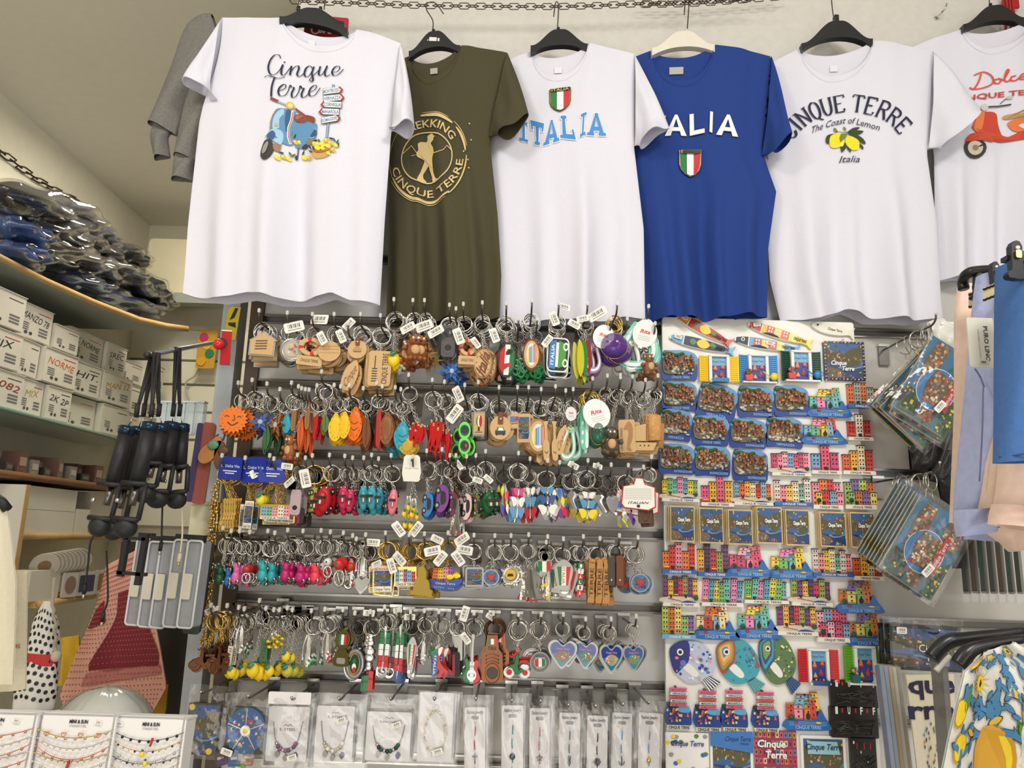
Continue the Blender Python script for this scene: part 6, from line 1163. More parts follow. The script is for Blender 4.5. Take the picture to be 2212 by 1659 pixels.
window((1819,1394,1910,1476),(100,170,40),'lime green shuttered window magnet with red watering can',((232,70,60),(40,110,110),(230,130,170)))
def tile(bb,label,frame,name='tile_magnet',v=0,txts=(),stack=0,wood=0,cat_='magnet',grp=None,Y=YBD-.001,thick=.005):
    p,g,w,h=place(*bb,Y); r=empty(name,label,cat_,p,grp); R=random.Random(v)
    mb=MB(); mb.prism(rrect(w,h,.002,2),-thick,0,frame); obj('slab',mb,r)
    mb=MB(); f=.44 if not wood else .455; y=-thick-.0002
    if v==31: mb.flat([(-.5*w,-.5*h),(.5*w,-.5*h),(.5*w,.5*h),(-.5*w,.5*h)],y,WHITE)
    elif v==33: mb.flat([(-.5*w,-.5*h),(.5*w,-.5*h),(.5*w,.5*h),(-.5*w,.5*h)],y,C(150,60,80))
    else: scenery(mb,-f*w,-f*h,f*w,f*h,y,R,.3,.0004)
    if v==31:
        for i in range(16): a=R.uniform(-.46,.46); b=R.choice((R.uniform(.28,.46),R.uniform(-.2,.1))); mb.flat([(a*w+.06*w*cos(k),b*h+.045*h*sin(k)) for k in range(6)],y-.0001*(i+1),[C(230,214,60),C(90,130,70),C(70,100,180),C(160,150,150)][i%4])
        for x in (-.22,.3): mb.torus((x*w,y-.002,-.42*h),.16*w,.0006,C(50,60,130),20,4)
        mb.tube([(-.22*w,y-.002,-.42*h),(-.05*w,y-.002,-.2*h),(.2*w,y-.002,-.2*h),(.3*w,y-.002,-.42*h)],.0007,C(50,60,130),4)
    if v==33:
        for i in range(60): a=-.45+.1*(i%10); b=.42-.16*(i//10); mb.flat([((a-.04)*w,(b-.06)*h),((a+.04)*w,(b-.06)*h),((a+.04)*w,(b+.05)*h),((a-.04)*w,(b+.05)*h)],y-.0001,C(*[(196,70,90),(220,130,60),(150,50,90),(236,190,170),(110,130,160),(206,90,120)][R.randrange(6)])); mb.flat([((a-.015)*w,(b-.03)*h),((a+.015)*w,(b-.03)*h),((a+.015)*w,(b+.02)*h),((a-.015)*w,(b+.02)*h)],y-.0002,DARK)
    if v==32: mb.flat([(-.5*w,.22*h),(.5*w,.1*h),(.5*w,.5*h),(-.5*w,.5*h)],y-.003,C(60,120,190))
    if v==34: mb.flat([(-.36*w,.16*h),(.36*w,.16*h),(.3*w,.4*h),(-.36*w,.4*h)],y-.003,C(150,200,214))
    obj('printed_picture',mb,r)
    mb=MB()
    for (s_,x,z,tw,th_,c_,b,sh) in txts: text(mb,s_,x*w,z*h,tw*w,th_*h,y-.0036,C(*c_),b,sh)
    if txts: obj('lettering',mb,r)
    return r,w,h
r,w,h=tile((1778,738,1866,824),'square glossy tile magnet with Cinque Terre picture and dark patterned border',C(34,34,60,.2),v=5,txts=[('Cinque',-.16,-.06,.38,.11,(240,240,240),.03,.3),('Terre',.06,-.2,.3,.11,(240,240,240),.03,.3)],thick=.006)
mb=MB(); 
for k in range(44):
    t=k/44*4; s_=int(t); q=(t-s_)-.5; x,z=[(q,.47),(.47,-q),(-q,-.47),(-.47,q)][s_]; mb.flat([(x*w+.025*w*cos(j),z*h+.025*h*sin(j)) for j in range(5)],-.0068,[C(230,200,110),C(206,150,120),C(90,120,190)][k%3])
mb.torus((0,-.003,.53*h),.003,.0008,STEEL,12,5); obj('patterned_border',mb,r)
LAB=[('left end of the top row',),]
RK=[((1429,758,1505,822),'harbour relief magnet left of the yellow window magnet',0,0,1),((1430,825,1504,888),'harbour relief magnet directly under the first one at left edge',4,0,1),((1506,832,1590,906),'tilted harbour relief magnet below the yellow window magnet',2,.18,1),((1593,835,1670,902),'harbour relief magnet below the blue window magnet',1,.02,1),((1671,835,1745,900),'harbour relief magnet below the dark green window magnet',5,0,1),((1425,885,1493,952),'pale rocky harbour magnet, third down the left edge',2,.08,1),((1495,899,1573,962),'harbour relief magnet under the tilted one',8,.03,1),((1576,906,1654,968),'harbour relief magnet, third from left in the third magnet row',9,.03,1),((1654,903,1733,967),'harbour relief magnet left of purple cartoon village',6,.06,1),((1423,960,1499,1024),'harbour relief magnet, fourth down the left edge',13,.02,1),((1499,964,1576,1028),'harbour relief magnet, second in the fourth magnet row',17,.02,1),((1582,972,1657,1038),'harbour relief magnet left of the pink row-house magnet',21,.02,1)]
for i,(bb,lb,sd,ro,_) in enumerate(RK): rocky(bb,lb,sd,ro,1,1,i in (5,8))
for bb,pal,lb,sd in (((1745,838,1832,902),'teal','cartoon village magnet with yellow house under the square tile',0),((1733,902,1822,960),'mix','purple and orange cartoon village magnet in the third row',3),((1573,1178,1661,1244),'pink','pink and red cartoon village magnet under the wooden cards',1),((1663,1182,1754,1248),'teal','yellow and teal cartoon village magnet under the wooden cards',6),((1809,1252,1900,1322),'grn','lime and orange cartoon village magnet at right edge',2),((1502,1307,1590,1378),'warm','cartoon village magnet with tall yellow tower above blue fish',4),((1591,1304,1680,1376),'teal','cartoon village magnet above the green-blue patterned fish',5),((1829,1322,1917,1392),'grn','orange and pink cartoon village magnet above lime window',7),((1695,1494,1786,1572),'mix','single cartoon village magnet between signposts and black knives',8)):
    cartoon(bb,pal,lb,sd)
for bb,pal,lb,ba,n,st,sd in (((1826,822,1898,884),'white','narrow white and green tower magnet on blue base, top right','blue',5,'row',1),((1826,897,1880,953),'white','white and red three-tower magnet on white base','white',3,'tower',2),((1663,975,1747,1029),'pink','pink row-house beach magnet in the fourth row','white',7,'beach',3),((1748,965,1812,1025),'pink','pink and purple three-tower magnet, fourth row','white',3,'tower',4),((1815,964,1885,1026),'warm','orange and red four-tower magnet, fourth row right end','white',4,'tower',5),
 ((1427,1031,1508,1084),'teal','pastel row-house beach magnet above the first wooden card','white',7,'beach',6),((1511,1031,1582,1094),'blue','blue and yellow four-tower magnet above the wooden cards','white',4,'tower',7),((1582,1040,1666,1092),'warm','dark red row-house beach magnet above the wooden cards','white',7,'beach',8),((1668,1034,1750,1093),'pale','pale row-house magnet on blue base above the wooden cards','blue',6,'row',9),((1751,1032,1815,1100),'mix','clustered village magnet with dark tree, left of the pair','white',4,'cluster',10),((1820,1032,1887,1100),'grn','green clustered village magnet with dark tree, right of the pair','white',4,'cluster',11),
 ((1428,1173,1502,1238),'mix','row-house magnet on blue base under the first wooden card','blue',5,'row',12),((1504,1175,1574,1244),'dark','purple and yellow row-house magnet on blue base','blue',5,'row',13),((1751,1186,1838,1244),'pale','long pale row-house magnet on blue base, right of cartoon villages','blue',7,'row',14),((1838,1186,1903,1252),'warm','orange, blue and red tower magnet beside hanging puzzle bags','white',4,'tower',15),
 ((1429,1246,1508,1308),'dark','dark blue and pink beach magnet, left edge','white',7,'beach',16),((1512,1246,1602,1308),'teal','leaning pastel houses magnet, left one of the pair','white',7,'lean',17),((1604,1248,1699,1302),'teal','leaning pastel houses magnet, right one of the pair','white',7,'lean',18),((1705,1250,1793,1307),'dark','purple and yellow beach village magnet left of lime cartoon village','white',7,'beach',19),
 ((1427,1309,1500,1377),'grn','yellow and pink row-house magnet on light blue base','lblue',5,'row',20),((1675,1307,1762,1370),'dark','purple row-house beach magnet above the red window','white',7,'beach',21),((1759,1310,1829,1384),'pink','pink clustered village magnet with dark tree','white',4,'cluster',22)):
    houses(bb,pal,lb,ba,n,st,'CINQUE TERRE',sd)
WF=mat((206,180,130),.55,0,'light_wood',35,.13)
OR_=['leftmost','second from left','third from left','middle','fifth from left','second from right','rightmost']
for i,bb in enumerate(((1447,1093,1500,1170),(1510,1097,1562,1173),(1572,1101,1625,1176),(1634,1095,1689,1174),(1696,1101,1748,1178),(1770,1106,1827,1181),(1836,1107,1889,1183))):
    x0,y0,x1,y1=bb
    for k in range(2,-1,-1) :
        rr_,w,h=tile((x0-(3-0)*0-4*k,y0,x1-4*k,y1),('wooden framed picture magnet, %s in the row of seven'%OR_[i]) if k==0 else 'plain wooden card magnet stacked behind the %s framed picture'%OR_[i],WF,'wooden_card_magnet',40+i if k==0 else 7,[('Cinque Terre',.05,.12,.5,.1,(236,240,244),.05,0)] if k==0 else (),wood=1,grp='wooden picture card magnets',Y=YBD-.004+.0035*0-.0055*(2-k),thick=.003)
for i,(bb,lb,v,tx) in enumerate((((1437,1585,1530,1690),'white tile magnet with lemons, bicycle and blue Cinque Terre script',31,[('Cinque Terre',0,.3,.76,.1,(30,50,130),.02,.3)]),((1533,1581,1625,1690),'tile magnet with painted hillside village and blue sky',32,[('Cinque Terre',.15,.36,.6,.09,(20,40,90),.0,.4),('ITALIA',.3,.27,.2,.04,(20,40,90),.01,0)]),((1628,1580,1720,1690),'tile magnet with crimson houses and white lettering',33,[('Cinque',-.1,.26,.66,.13,(244,244,240),.03,.1),('Terre',0,.06,.5,.13,(244,244,240),.03,.1)]),((1729,1592,1826,1700),'tile magnet with lemon branches framing orange village',34,[('Cinque Terre',0,.3,.8,.11,(24,36,80),.02,.3)]))):
    tile(bb,lb,WHITE,'tile_magnet',v,tx,grp='rectangular printed tile magnets')
# big round fish
def bigfish(bb,label,hd,bd,fin,dots,style,rot):
    p,g,w,h=place(*bb); r=empty('fish_magnet',label,'magnet',p,'large flat patterned fish magnets',(0,rot,0)); R=random.Random(style)
    S=.44*w; body=poly_c([(-.42*w,.34*h),(-.1*w,.46*h),(.2*w,.40*h),(.40*w,.12*h),(.40*w,-.12*h),(.22*w,-.30*h),(-.1*w,-.36*h),(-.34*w,-.18*h),(-.44*w,.08*h)],4)
    hole=poly_c([(-.14*w,.0),(-.2*w,-.08*h),(-.0*w,-.24*h),(.09*w,-.22*h),(.08*w,-.14*h),(-.06*w,.0)],2)
    mb=MB(); mb.prism(body,-.006,0,C(*bd,.35)); mb.prism(hole,-.0068,-.003,mat((236,235,230),.35)); 
    for i in range(90):
        a=R.uniform(-.4,.4)*w; b=R.uniform(-.34,.44)*h
        if (a/(.4*w))**2+((b-.04*h)/(.38*h))**2>.86 or (-.2*w<a<.12*w and -.26*h<b<.02*h) or (a<-.08*w and b>.0): continue
        s_=R.uniform(.012,.035)*w; mb.prism(circ(8 if style!=1 else 4,s_,None,a,b,R.random()*3),-.0072-.00001*i,-.005,C(*dots[i%len(dots)],.2))
    obj('body',mb,r)
    mb=MB(); 
    H1=poly_c([(-.42*w,.34*h),(-.1*w,.455*h),(-.08*w,.1*h),(-.2*w,-.06*h),(-.34*w,-.18*h),(-.44*w,.08*h)],4)
    for k,c_ in enumerate(hd): q=1-.17*k; mb.prism([((x+.3*w)*q-.3*w,(z-.16*h)*q+.16*h+.02*h*k) for x,z in H1],-.0074-.0008*k,-.003,C(*c_,.2))
    mb.prism(circ(14,.062*w,None,-.26*w,.24*h),-.0122,-.004,WHITE); mb.prism(circ(12,.034*w,None,-.26*w,.24*h),-.0126,-.004,BLACK)
    if style==0: mb.prism(circ(10,.04*w,.03*h,-.32*w,.12*h),-.009,-.004,C(230,130,120)); mb.prism(circ(12,.06*w,None,-.2*w,.02*h),-.009,-.004,C(110,110,190))
    obj('head',mb,r)
    mb=MB(); T_=[(.16*w,-.30*h),(.30*w,-.22*h),(.52*w,-.34*h),(.30*w,-.52*h)]; mb.prism(T_,-.006,0,C(*fin[0],.2))
    for k in range(5): t=k/5; t2=t+.1; L_=lambda a,b,q:(a[0]*(1-q)+b[0]*q,a[1]*(1-q)+b[1]*q); mb.prism([L_(T_[0],T_[1],t),L_(T_[0],T_[1],t2),L_(T_[3],T_[2],t2),L_(T_[3],T_[2],t)],-.0068,-.004,C(*fin[1],.2))
    obj('tail',mb,r)
    if style==1: mb=MB(); text(mb,'CINQUE TERRE',.33*w,.12*h,.34*w,.05*h,-.0078,C(206,60,50),.02,0,None,-1.1); obj('lettering',mb,r)
bigfish((1440,1382,1552,1486),'large fish magnet with plain navy head and blue floral body',[(30,40,120)],(190,200,226),((20,26,60),(236,236,236)),[(40,60,150),(236,236,240),(80,110,180),(210,170,150)],0,0)
bigfish((1541,1380,1648,1490),'large turquoise fish magnet with dots and rainbow striped head',[(176,60,50),(140,150,60),(230,150,60),(240,190,90),(60,140,190)],(60,160,180),((96,180,176),(70,140,150)),[(200,50,60),(60,140,90),(40,90,170),(90,190,170),(30,110,130)],1,0)
bigfish((1634,1370,1724,1492),'large green fish magnet with blue striped head and scale pattern',[(30,90,80),(50,150,190),(30,50,130),(110,150,50)],(90,120,70),((26,34,50),(50,100,170)),[(220,226,150),(30,40,60),(150,180,70),(60,90,120),(230,230,210)],2,0)
for i,bb in enumerate(((1436,1483,1492,1572),(1498,1489,1556,1577),(1556,1488,1613,1577),(1623,1492,1680,1578))):
    p,g,w,h=place(*bb); r=empty('signpost_magnet','signpost and bay magnet with village name boards, %s of the four'%['leftmost','second from left','third from left','rightmost'][i],'magnet',p,'signpost magnets with stacked name boards'); R=random.Random(3)
    mb=MB(); mb.prism(circ(8,.04*w,.02*h,-.1*w,.48*h),-.01,0,LEATH)
    for k,(s_,c_,tc) in enumerate((('MONTEROSSO',(226,110,150),(190,50,90)),('VERNAZZA',(222,228,232),(30,50,110)),('CORNIGLIA',(214,110,100),(150,30,40)),('MANAROLA',(206,220,214),(30,80,60)),('RIOMAGGIORE',(230,110,140),(170,40,80)))):
        z=(.42-.085*k)*h; x=.0+.02*w*(k%2); mb.prism([(x-.34*w,z-.034*h),(x+.30*w,z-.034*h),(x+.33*w,z+.034*h),(x-.32*w,z+.034*h)],-.011,-.004,C(*c_,.4)); text(mb,s_,x,z,.54*w,.045*h,-.0114,C(*tc),.02)
    obj('name_boards',mb,r)
    mb=MB(); mb.prism(poly_c([(-.48*w,-.36*h),(.4*w,-.42*h),(.5*w,-.2*h),(.42*w,.0*h),(.1*w,.06*h),(-.3*w,.12*h),(-.46*w,.05*h)],3),-.006,0,SEAD); mb.prism(poly_c([(0,-.08*h),(.42*w,-.1*h),(.38*w,.04*h),(.05*w,.06*h)],3),-.0075,-.005,C(90,164,206,.3)); mb.box((.0,-.006,-.43*h),(.9*w,.008,.08*h),C(226,220,200,.5)); text(mb,'CINQUE TERRE',0,-.43*h,.8*w,.06*h,-.0106,DARK,.03); mb.prism([(.3*w,-.2*h),(.4*w,-.2*h),(.34*w,-.06*h)],-.009,-.006,C(226,90,40)); obj('bay_relief',mb,r)
    mb=MB(); [mb.box((R.uniform(-.44,.1)*w,-.0085-.0001*k,R.uniform(-.3,.0)*h),(.07*w,.003,.05*h),C(*[(220,190,80),(200,90,80),(170,120,80),(226,200,170),(150,60,80)][k%5],.5)) for k in range(22)]; obj('houses',mb,r)
    mb=MB(); [mb.ball(((-.44+.05*k)*w,-.008,(.1-.03*k)*h),(.05*w,.003,.04*h),mat((34,66,44),.6,0,'resin_green',60,.3),6,4) for k in range(7)]; obj('greenery',mb,r)
# black letter magnets
for i,(bb,lb) in enumerate((((1790,1470,1893,1525),'upper black rubber magnet strip with white letters'),((1790,1527,1893,1590),'lower black rubber magnet strip with white letters'),((1834,1594,1890,1680),'black box of letter magnets at the bottom right of board'))):
    p,g,w,h=place(*bb); r=empty('letter_magnet_strip',lb,'magnet',p,'black letter magnets'); R=random.Random(i)
    mb=MB(); mb.prism(rrect(w,h,.003,2),-.008,0,C(34,33,32,.35)); 
    for k in range(26): mb.tube([(R.uniform(-.45,.45)*w,-.009,R.uniform(-.4,.1)*h),(R.uniform(-.45,.45)*w*0+R.uniform(-.45,.45)*w,-.011,R.uniform(-.4,.1)*h)][:1]*1+[(R.uniform(-.45,.45)*w,-.010,R.uniform(-.4,.15)*h)],.0011,C(52,50,48,.25),5)
    obj('rubber_body',mb,r)
    mb=MB(); [text(mb,ch,x*w,.38*h if i<2 else (.38-.22*k)*h,.055*w,.22*h if i<2 else .06*h,-.0092,WHITE,.04) for k,(ch,x) in enumerate((('I',-.36),('U',-.1),('F',.16),('F',.42)))]; obj('letters',mb,r)
    mb=MB(); [mb.box((x*w,-.0086,(.38 if i<2 else .3)*h),(.03*w,.001,.14*h),IR) for x in (-.24,.04,.28)]; obj('red_marks',mb,r)
# ---------------------------------------------------------------- bottom row: bagged jewellery on cards
YP=1.585
def film(parent,w,h,cx=0,cz=0,y=-.004,seed=0,name='clear_bag'):
    R=random.Random(seed); ph=[R.uniform(0,6) for _ in range(6)]; mb=MB()
    def fn(a,b,s):
        e=(sin(PI*a)*sin(PI*b))**.35; return (cx+(a-.5)*w,y-s*e*(.0035+.002*sin(9*a+ph[0]+5*b)+.0015*sin(17*b+ph[1]+7*a)+.0012*sin(31*(a*.6+b)+ph[2])),cz+(b-.5)*h)
    mb.grid(lambda a,b:fn(a,b,1),16,18,FILM); mb.grid(lambda a,b:fn(a,b,-.5),4,4,FILM,flip=True)
    return obj(name,mb,parent)
def pack(tip,bag,card,label,fill,seed=0,copies=1,cardm=None,rot=0,grp='bagged jewellery cards on the bottom row'):
    tx,ty=tip; hook(tx,ty,' '.join(('short prong hook holding the '+label).split()[:16]),0,YP-.03,drop=.006,grp='short prong hooks above the bottom row of packs')
    x0,y0,x1,y1=bag; 
    for k in range(copies):
        Y=YP+.016*k; cx,cy=(x0+x1)/2+(5*k),(y0+y1)/2; g=PXM(cx,cy,Y); p=W(cx,cy,Y); r=empty('jewellery_pack' if cardm is None else 'souvenir_pack',label if k==0 else ' '.join(('another pack behind the '+label).split()[:16]),'pack',p,grp,(0,rot+(.02*k),0))
        film(r,(x1-x0)*g,(y1-y0)*g,0,0,-.003,seed+k)
        if card:
            a0,b0,a1,b1=card; c=((a0+a1)/2-cx+5*k)*g; d=-((b0+b1)/2-cy)*g; w,h=(a1-a0)*g,(b1-b0)*g
            mb=MB(); mb.prism(rrect(w,h,.003,3,c,d),-.001,.0005,cardm or C(232,230,232,.6)); o=obj('card',mb,r)
            if k==0 and fill: fill(r,c,d,w,h,g)
def beads(mb,pts,r,ms,n=0):
    for i,p in enumerate(pts): mb.ball(p,r[i%len(r)],ms[i%len(ms)],8,6)
def neck(cols,title,logo=1,charms=1,pearl=0):
    def f(r,c,d,w,h,g):
        mb=MB(); mb.tube(cat([(c-.36*w,-.003,d+.22*h),(c-.30*w,-.003,d-.05*h),(c-.2*w,-.003,d-.22*h),(c,-.003,d-.30*h),(c+.2*w,-.003,d-.22*h),(c+.3*w,-.003,d-.03*h),(c+.36*w,-.003,d+.24*h)],6),.0010,mat((176,174,170),.3,1,'bead_chain',200,.5,.9),6); obj('chain',mb,r)
        for i in range(9):
            a=-1.05+2.1*i/8; p=(c+.27*w*sin(a),-.005,d-.04*h-.26*h*cos(a)); mb=MB(); mb.ball(p,.0042 if i%3 else .0032,[C(*q,.2) for q in cols][i%len(cols)] if i%3 else STEEL,10,7); obj('bead',mb,r)
        for i,(dx,dz) in enumerate(((-.2,-.36),(0,-.42),(.24,-.38))[:3*charms]): mb=MB(); mb.prism(poly_c([(c+dx*w,d+dz*h+.006),(c+dx*w+.005,d+dz*h),(c+dx*w,d+dz*h-.007),(c+dx*w-.005,d+dz*h)],2),-.005,-.002,DSTEEL if i!=2 else C(96,100,130,.3)); obj('pendant',mb,r)
        mb=MB(); text(mb,title,c,d+(.08 if title=='S. STEEL' else .3)*h,.4*w,.045*h,-.0012,C(90,88,92),.01); [mb.tube(cat([(c+(-.1+.1*q)*w,-.0015,d+(.14 if title=='S. STEEL' else .36)*h),(c+(-.05+.1*q)*w,-.0015,d+(.17 if title=='S. STEEL' else .39)*h),(c+(0+.1*q)*w,-.0015,d+(.14 if title=='S. STEEL' else .36)*h)],3),.0004,C(90,88,92),4) for q in (0,1)] if logo else None; obj('printed_title',mb,r)
        link('price_tag',ME_TAG,r,(c+.18*w,-.010,d+.26*h if title!='S. STEEL' else d-.40*h),(.018,.001,.018),(0,-.35,0))
    return f
def pearls(r,c,d,w,h,g):
    for i in range(30):
        a=2*PI*i/30; x=c+.30*w*sin(a)*(1-.3*cos(a)*-1*.5); z=d-.06*h-.30*h*cos(a); mb=MB(); mb.ball((x,-.004,z),.0026 if i%2 else .0018,C(236,230,214,.25) if i%3 else C(216,190,140,.3),8,6); obj('pearl',mb,r)
    mb=MB(); mb.torus((c,-.003,d+.27*h),.09*w,.0012,C(240,240,240,.3),16,6); obj('clasp_ring',mb,r); link('price_tag',ME_TAG,r,(c+.1*w,-.010,d-.34*h),(.02,.001,.02),(0,-.3,0))
def slim(col,kind):
    def f(r,c,d,w,h,g):
        mb=MB(); mb.prism(rrect(.4*w,.10*w*1.6,.08*w,3,c,d+.40*h),-.0016,-.0008,C(150,150,152,.4)); obj('slot',mb,r)
        mb=MB(); text(mb,'Fashion Jewelry',c,d+.455*h,.78*w,.035*h,-.0014,C(50,48,60),.01,.3); obj('printed_title',mb,r)
        mb=MB()
        for i in range(14): z0=d+.36*h-.62*h*i/14; mb.tube([(c+.02*w*sin(i),-.003,z0),(c+.02*w*sin(i+1),-.003,z0-.62*h/14)],.0010,C(*(col if i%3 else (236,236,232)),.4),6)
        obj('cord',mb,r); z=d+.02*h; m=mat((110,112,120),.3,1,'pewter') if kind!='gold' else GOLD; mb=MB(); s=.14*w
        if kind=='cross': mb.box((c,-.004,z),(s*.35,.0015,s*2.4),m); mb.box((c,-.004,z+.3*s),(s*1.8,.0015,s*.4),m)
        elif kind=='star': mb.tube([(c+s*(1.2 if k%2==0 else .5)*sin(PI*k/5),-.004,z+s*(1.2 if k%2==0 else .5)*cos(PI*k/5)) for k in range(10)],.0007,m,5,True)
        elif kind=='inf': mb.torus((c,-.004,z+.8*s),s*.6,.0007,m,12,5,.7,1.2); mb.torus((c,-.004,z-.6*s),s*.6,.0007,m,12,5,.7,1.2)
        elif kind=='flower': [mb.ball((c+s*.8*cos(k*PI/3),-.004,z+s*.8*sin(k*PI/3)),s*.5,m,7,5) for k in range(6)]; mb.ball((c,-.005,z),s*.5,m,7,5)
        elif kind=='anchor': mb.tube([(c,-.004,z+1.5*s),(c,-.004,z-1.2*s)],.0008,m,5); mb.tube(cat([(c-1.1*s,-.004,z-.2*s),(c-.7*s,-.004,z-1.1*s),(c,-.004,z-1.4*s),(c+.7*s,-.004,z-1.1*s),(c+1.1*s,-.004,z-.2*s)],3),.0008,m,5)
        elif kind=='heart': mb.ball((c,-.004,z),(s,.002,s),m,8,6)
        else: mb.ball((c,-.004,z),(s*.7,.003,s*1.0),m,10,7)
        obj('pendant',mb,r)
    return f
def cardpic(r,c,d,w,h,g):
    mb=MB(); scenery(mb,c-.46*w,d-.47*h,c+.46*w,d+.47*h,-.0012,random.Random(77),.3,.0006); obj('printed_picture',mb,r)
    mb=MB(); [mb.prism(circ(8,.006,None,c+a*w,d+b*h),-.003,-.001,C(236,206,80)) for a,b in ((-.38,.42),(.3,-.42),(-.34,-.44))]; obj('gold_spots',mb,r); link('price_tag',ME_TAG,r,(c-.42*w,-.011,d-.38*h),(.02,.001,.02),(0,0,0))
def clockpic(r,c,d,w,h,g):
    R=random.Random(5); mb=MB(); mb.prism(circ(30,.5*w,.5*h,c,d),-.003,0,C(60,100,160,.4)); 
    for i in range(70): a=R.random()*6.28; q=R.uniform(.12,.47); x=c+q*w*cos(a); z=d+q*h*sin(a); s=R.uniform(.02,.045)*w; mb.prism([(x-s,z-s),(x+s,z-s*.5),(x+s*.6,z+s),(x-s*.5,z+s)],-.0034-.00001*i,-.002,VC[R.randrange(8)] if i%3 else C(70,120,180))
    obj('picture_disc',mb,r); mb=MB()
    for k in range(5): a=2*PI*k/5+PI/2; mb.tube([(c+.1*w*cos(a),-.0046,d+.1*h*sin(a)),(c+.48*w*cos(a),-.0046,d+.48*h*sin(a))],.0010,WHITE,5)
    mb.prism(circ(18,.13*w,.12*h,c,d),-.0052,-.003,WHITE); mb.ball((c,-.006,d),(.06*w,.002,.05*h),C(240,210,60),8,5); obj('spokes',mb,r); link('price_tag',ME_TAG,r,(c-.4*w,-.011,d-.44*h),(.022,.001,.022),(0,.3,0))
BC=C(70,66,60,.6)
pack((434,1494),(402,1484,492,1634),(404,1522,474,1626),'bagged souvenir card with blue bay picture, leftmost of the bottom row',cardpic,1,3,C(74,70,60,.6),.03)
pack((536,1503),(478,1500,600,1645),(490,1530,574,1625),'bagged round village picture disc beside the leftmost bagged card',clockpic,2,3,C(60,60,60,.5))
def hdr(fn,hd):
    def f(r,c,d,w,h,g): mb=MB(); mb.prism(rrect(w*1.05,.022,.002,2,c,d+.5*h+.016),-.006,-.002,C(236,234,236,.4)); obj('header_fold',mb,r); fn(r,c,d,w,h,g)
    return f
pack((630,1507),(572,1500,684,1652),(578,1529,666,1640),'bagged bracelet with purple beads on white S. STEEL card',hdr(neck([(134,96,130),(110,80,110)],'S. STEEL'),1),3,2)
pack((732,1508),(664,1502,792,1655),(682,1528,764,1640),'bagged bracelet with white pearls and dark heart charm',neck([(232,228,214),(190,180,160)],'S. STEEL '),4,3)
pack((844,1508),(784,1502,898,1645),(792,1540,888,1638),'bagged bracelet with navy and emerald beads and leaf charms',neck([(220,220,224),(30,44,60),(30,90,70)],'Fashion Jewelry'),5,3)
pack((938,1508),(900,1496,984,1648),(903,1500,978,1640),'white bag holding a white pearl bracelet with clasp ring',pearls,6,3)
for i,(tip,x0,x1,y0,col,kd,lb) in enumerate((((1028,1508),1003,1048,1534,(200,50,60),'cross','slim card with red cord and cross pendant'),((1106,1512),1083,1130,1530,(70,150,150),'heart','slim card with teal cord and dark heart pendant'),((1168,1513),1143,1187,1536,(236,130,140),'star','slim card with pink cord and open star pendant'),((1228,1522),1207,1252,1546,(80,150,140),'inf','slim card with green cord and infinity pendant'),((1287,1524),1267,1312,1552,(40,38,50),'flower','slim card with black cord and flower pendant'),((1346,1520),1320,1364,1546,(110,170,210),'anchor','slim card with blue cord and anchor pendant'),((1402,1516),1378,1424,1546,(120,170,210),'gold','slim card with light blue cord and gold bead pendant'))):
    pack(tip,(x0-9,y0-26,x1+11,1760),(x0,y0,x1,1745),lb,slim(col,kd),10+i,2,None,.02*(i-3)*.5,'slim bracelet cards on the bottom row')
for i,(x,y,c_) in enumerate(((478,1640,(90,60,110)),(505,1642,(60,110,160)),(533,1640,(180,120,90)),(512,1664,(110,190,80)))):
    p=W(x,y,1.60); g=PXM(x,y,1.6); r=empty('folded_card','small %s card below the round village picture pack'%('purple','blue','orange printed','bright green')[i],'card',p,'small coloured cards at bottom',(0,.2*i-.3,0)); mb=MB(); mb.prism(rrect(26*g,26*g,.002,2),-.002+.002*i,.002+.002*i,C(*c_)); obj('face',mb,r); mb=MB(); mb.prism(rrect(14*g,5*g,.001,2,0,.003),-.0026+.002*i,-.002+.002*i,WHITE); obj('print',mb,r)
# ---------------------------------------------------------------- left side of the shop
XS=-1.55
PLY=mat((196,160,104),.6,0,'plywood',20,.15); CART=mat((226,222,208),.8,0,'white_cardboard',12,.03,.08)
def slabpoly(name,label,pts,z,th,topm,edgem,cat_='shelf',grp=None):   # pts in x,y
    c=Vector((pts[0][0],pts[0][1],z)); n=len(pts); r=empty(name,label,cat_,c,grp)
    mb=MB(); v=[(p[0]-c.x,p[1]-c.y,0) for p in pts]+[(p[0]-c.x,p[1]-c.y,-th) for p in pts]; mb.add(v,[tuple(range(n)),tuple(range(2*n-1,n-1,-1))],topm); mb.add(v,[(i,(i+1)%n,(i+1)%n+n,i+n) for i in range(n)],topm); obj('board',mb,r)
    mb=MB(); m=len([p for p in pts if len(p)>2]); e=[p for p in pts if len(p)>2]
    mb.tube([(p[0]-c.x,p[1]-c.y,-th/2) for p in e],th*.52,edgem,6); obj('front_edge',mb,r); return r
zt_=WX(0,552,XS).z
ed=[WZ(x,y,zt_) for x,y in ((-60,520),(0,548),(100,600),(200,645),(300,684),(360,698),(408,705))]
slabpoly('shelf','curved grey shelf with plywood edge carrying bagged garments',[(p.x,p.y,1) for p in ed]+[(XW+.01,ed[-1].y),(XW+.01,1.5)],zt_,.022,mat((150,158,150),.6,0,'laminate',8,.05),PLY)
zb_=WX(0,880,XS).z
slabpoly('shelf','frosted glass shelf carrying the rows of white cardboard boxes',[(XS+.02,1.5,1),(XS+.02,3.2,1),(XW+.01,3.2),(XW+.01,1.5)],zb_,.012,mat((170,190,180),.15,0,'green_glass',8,.04),mat((120,160,145),.1,0,'glass_edge',8,.05))
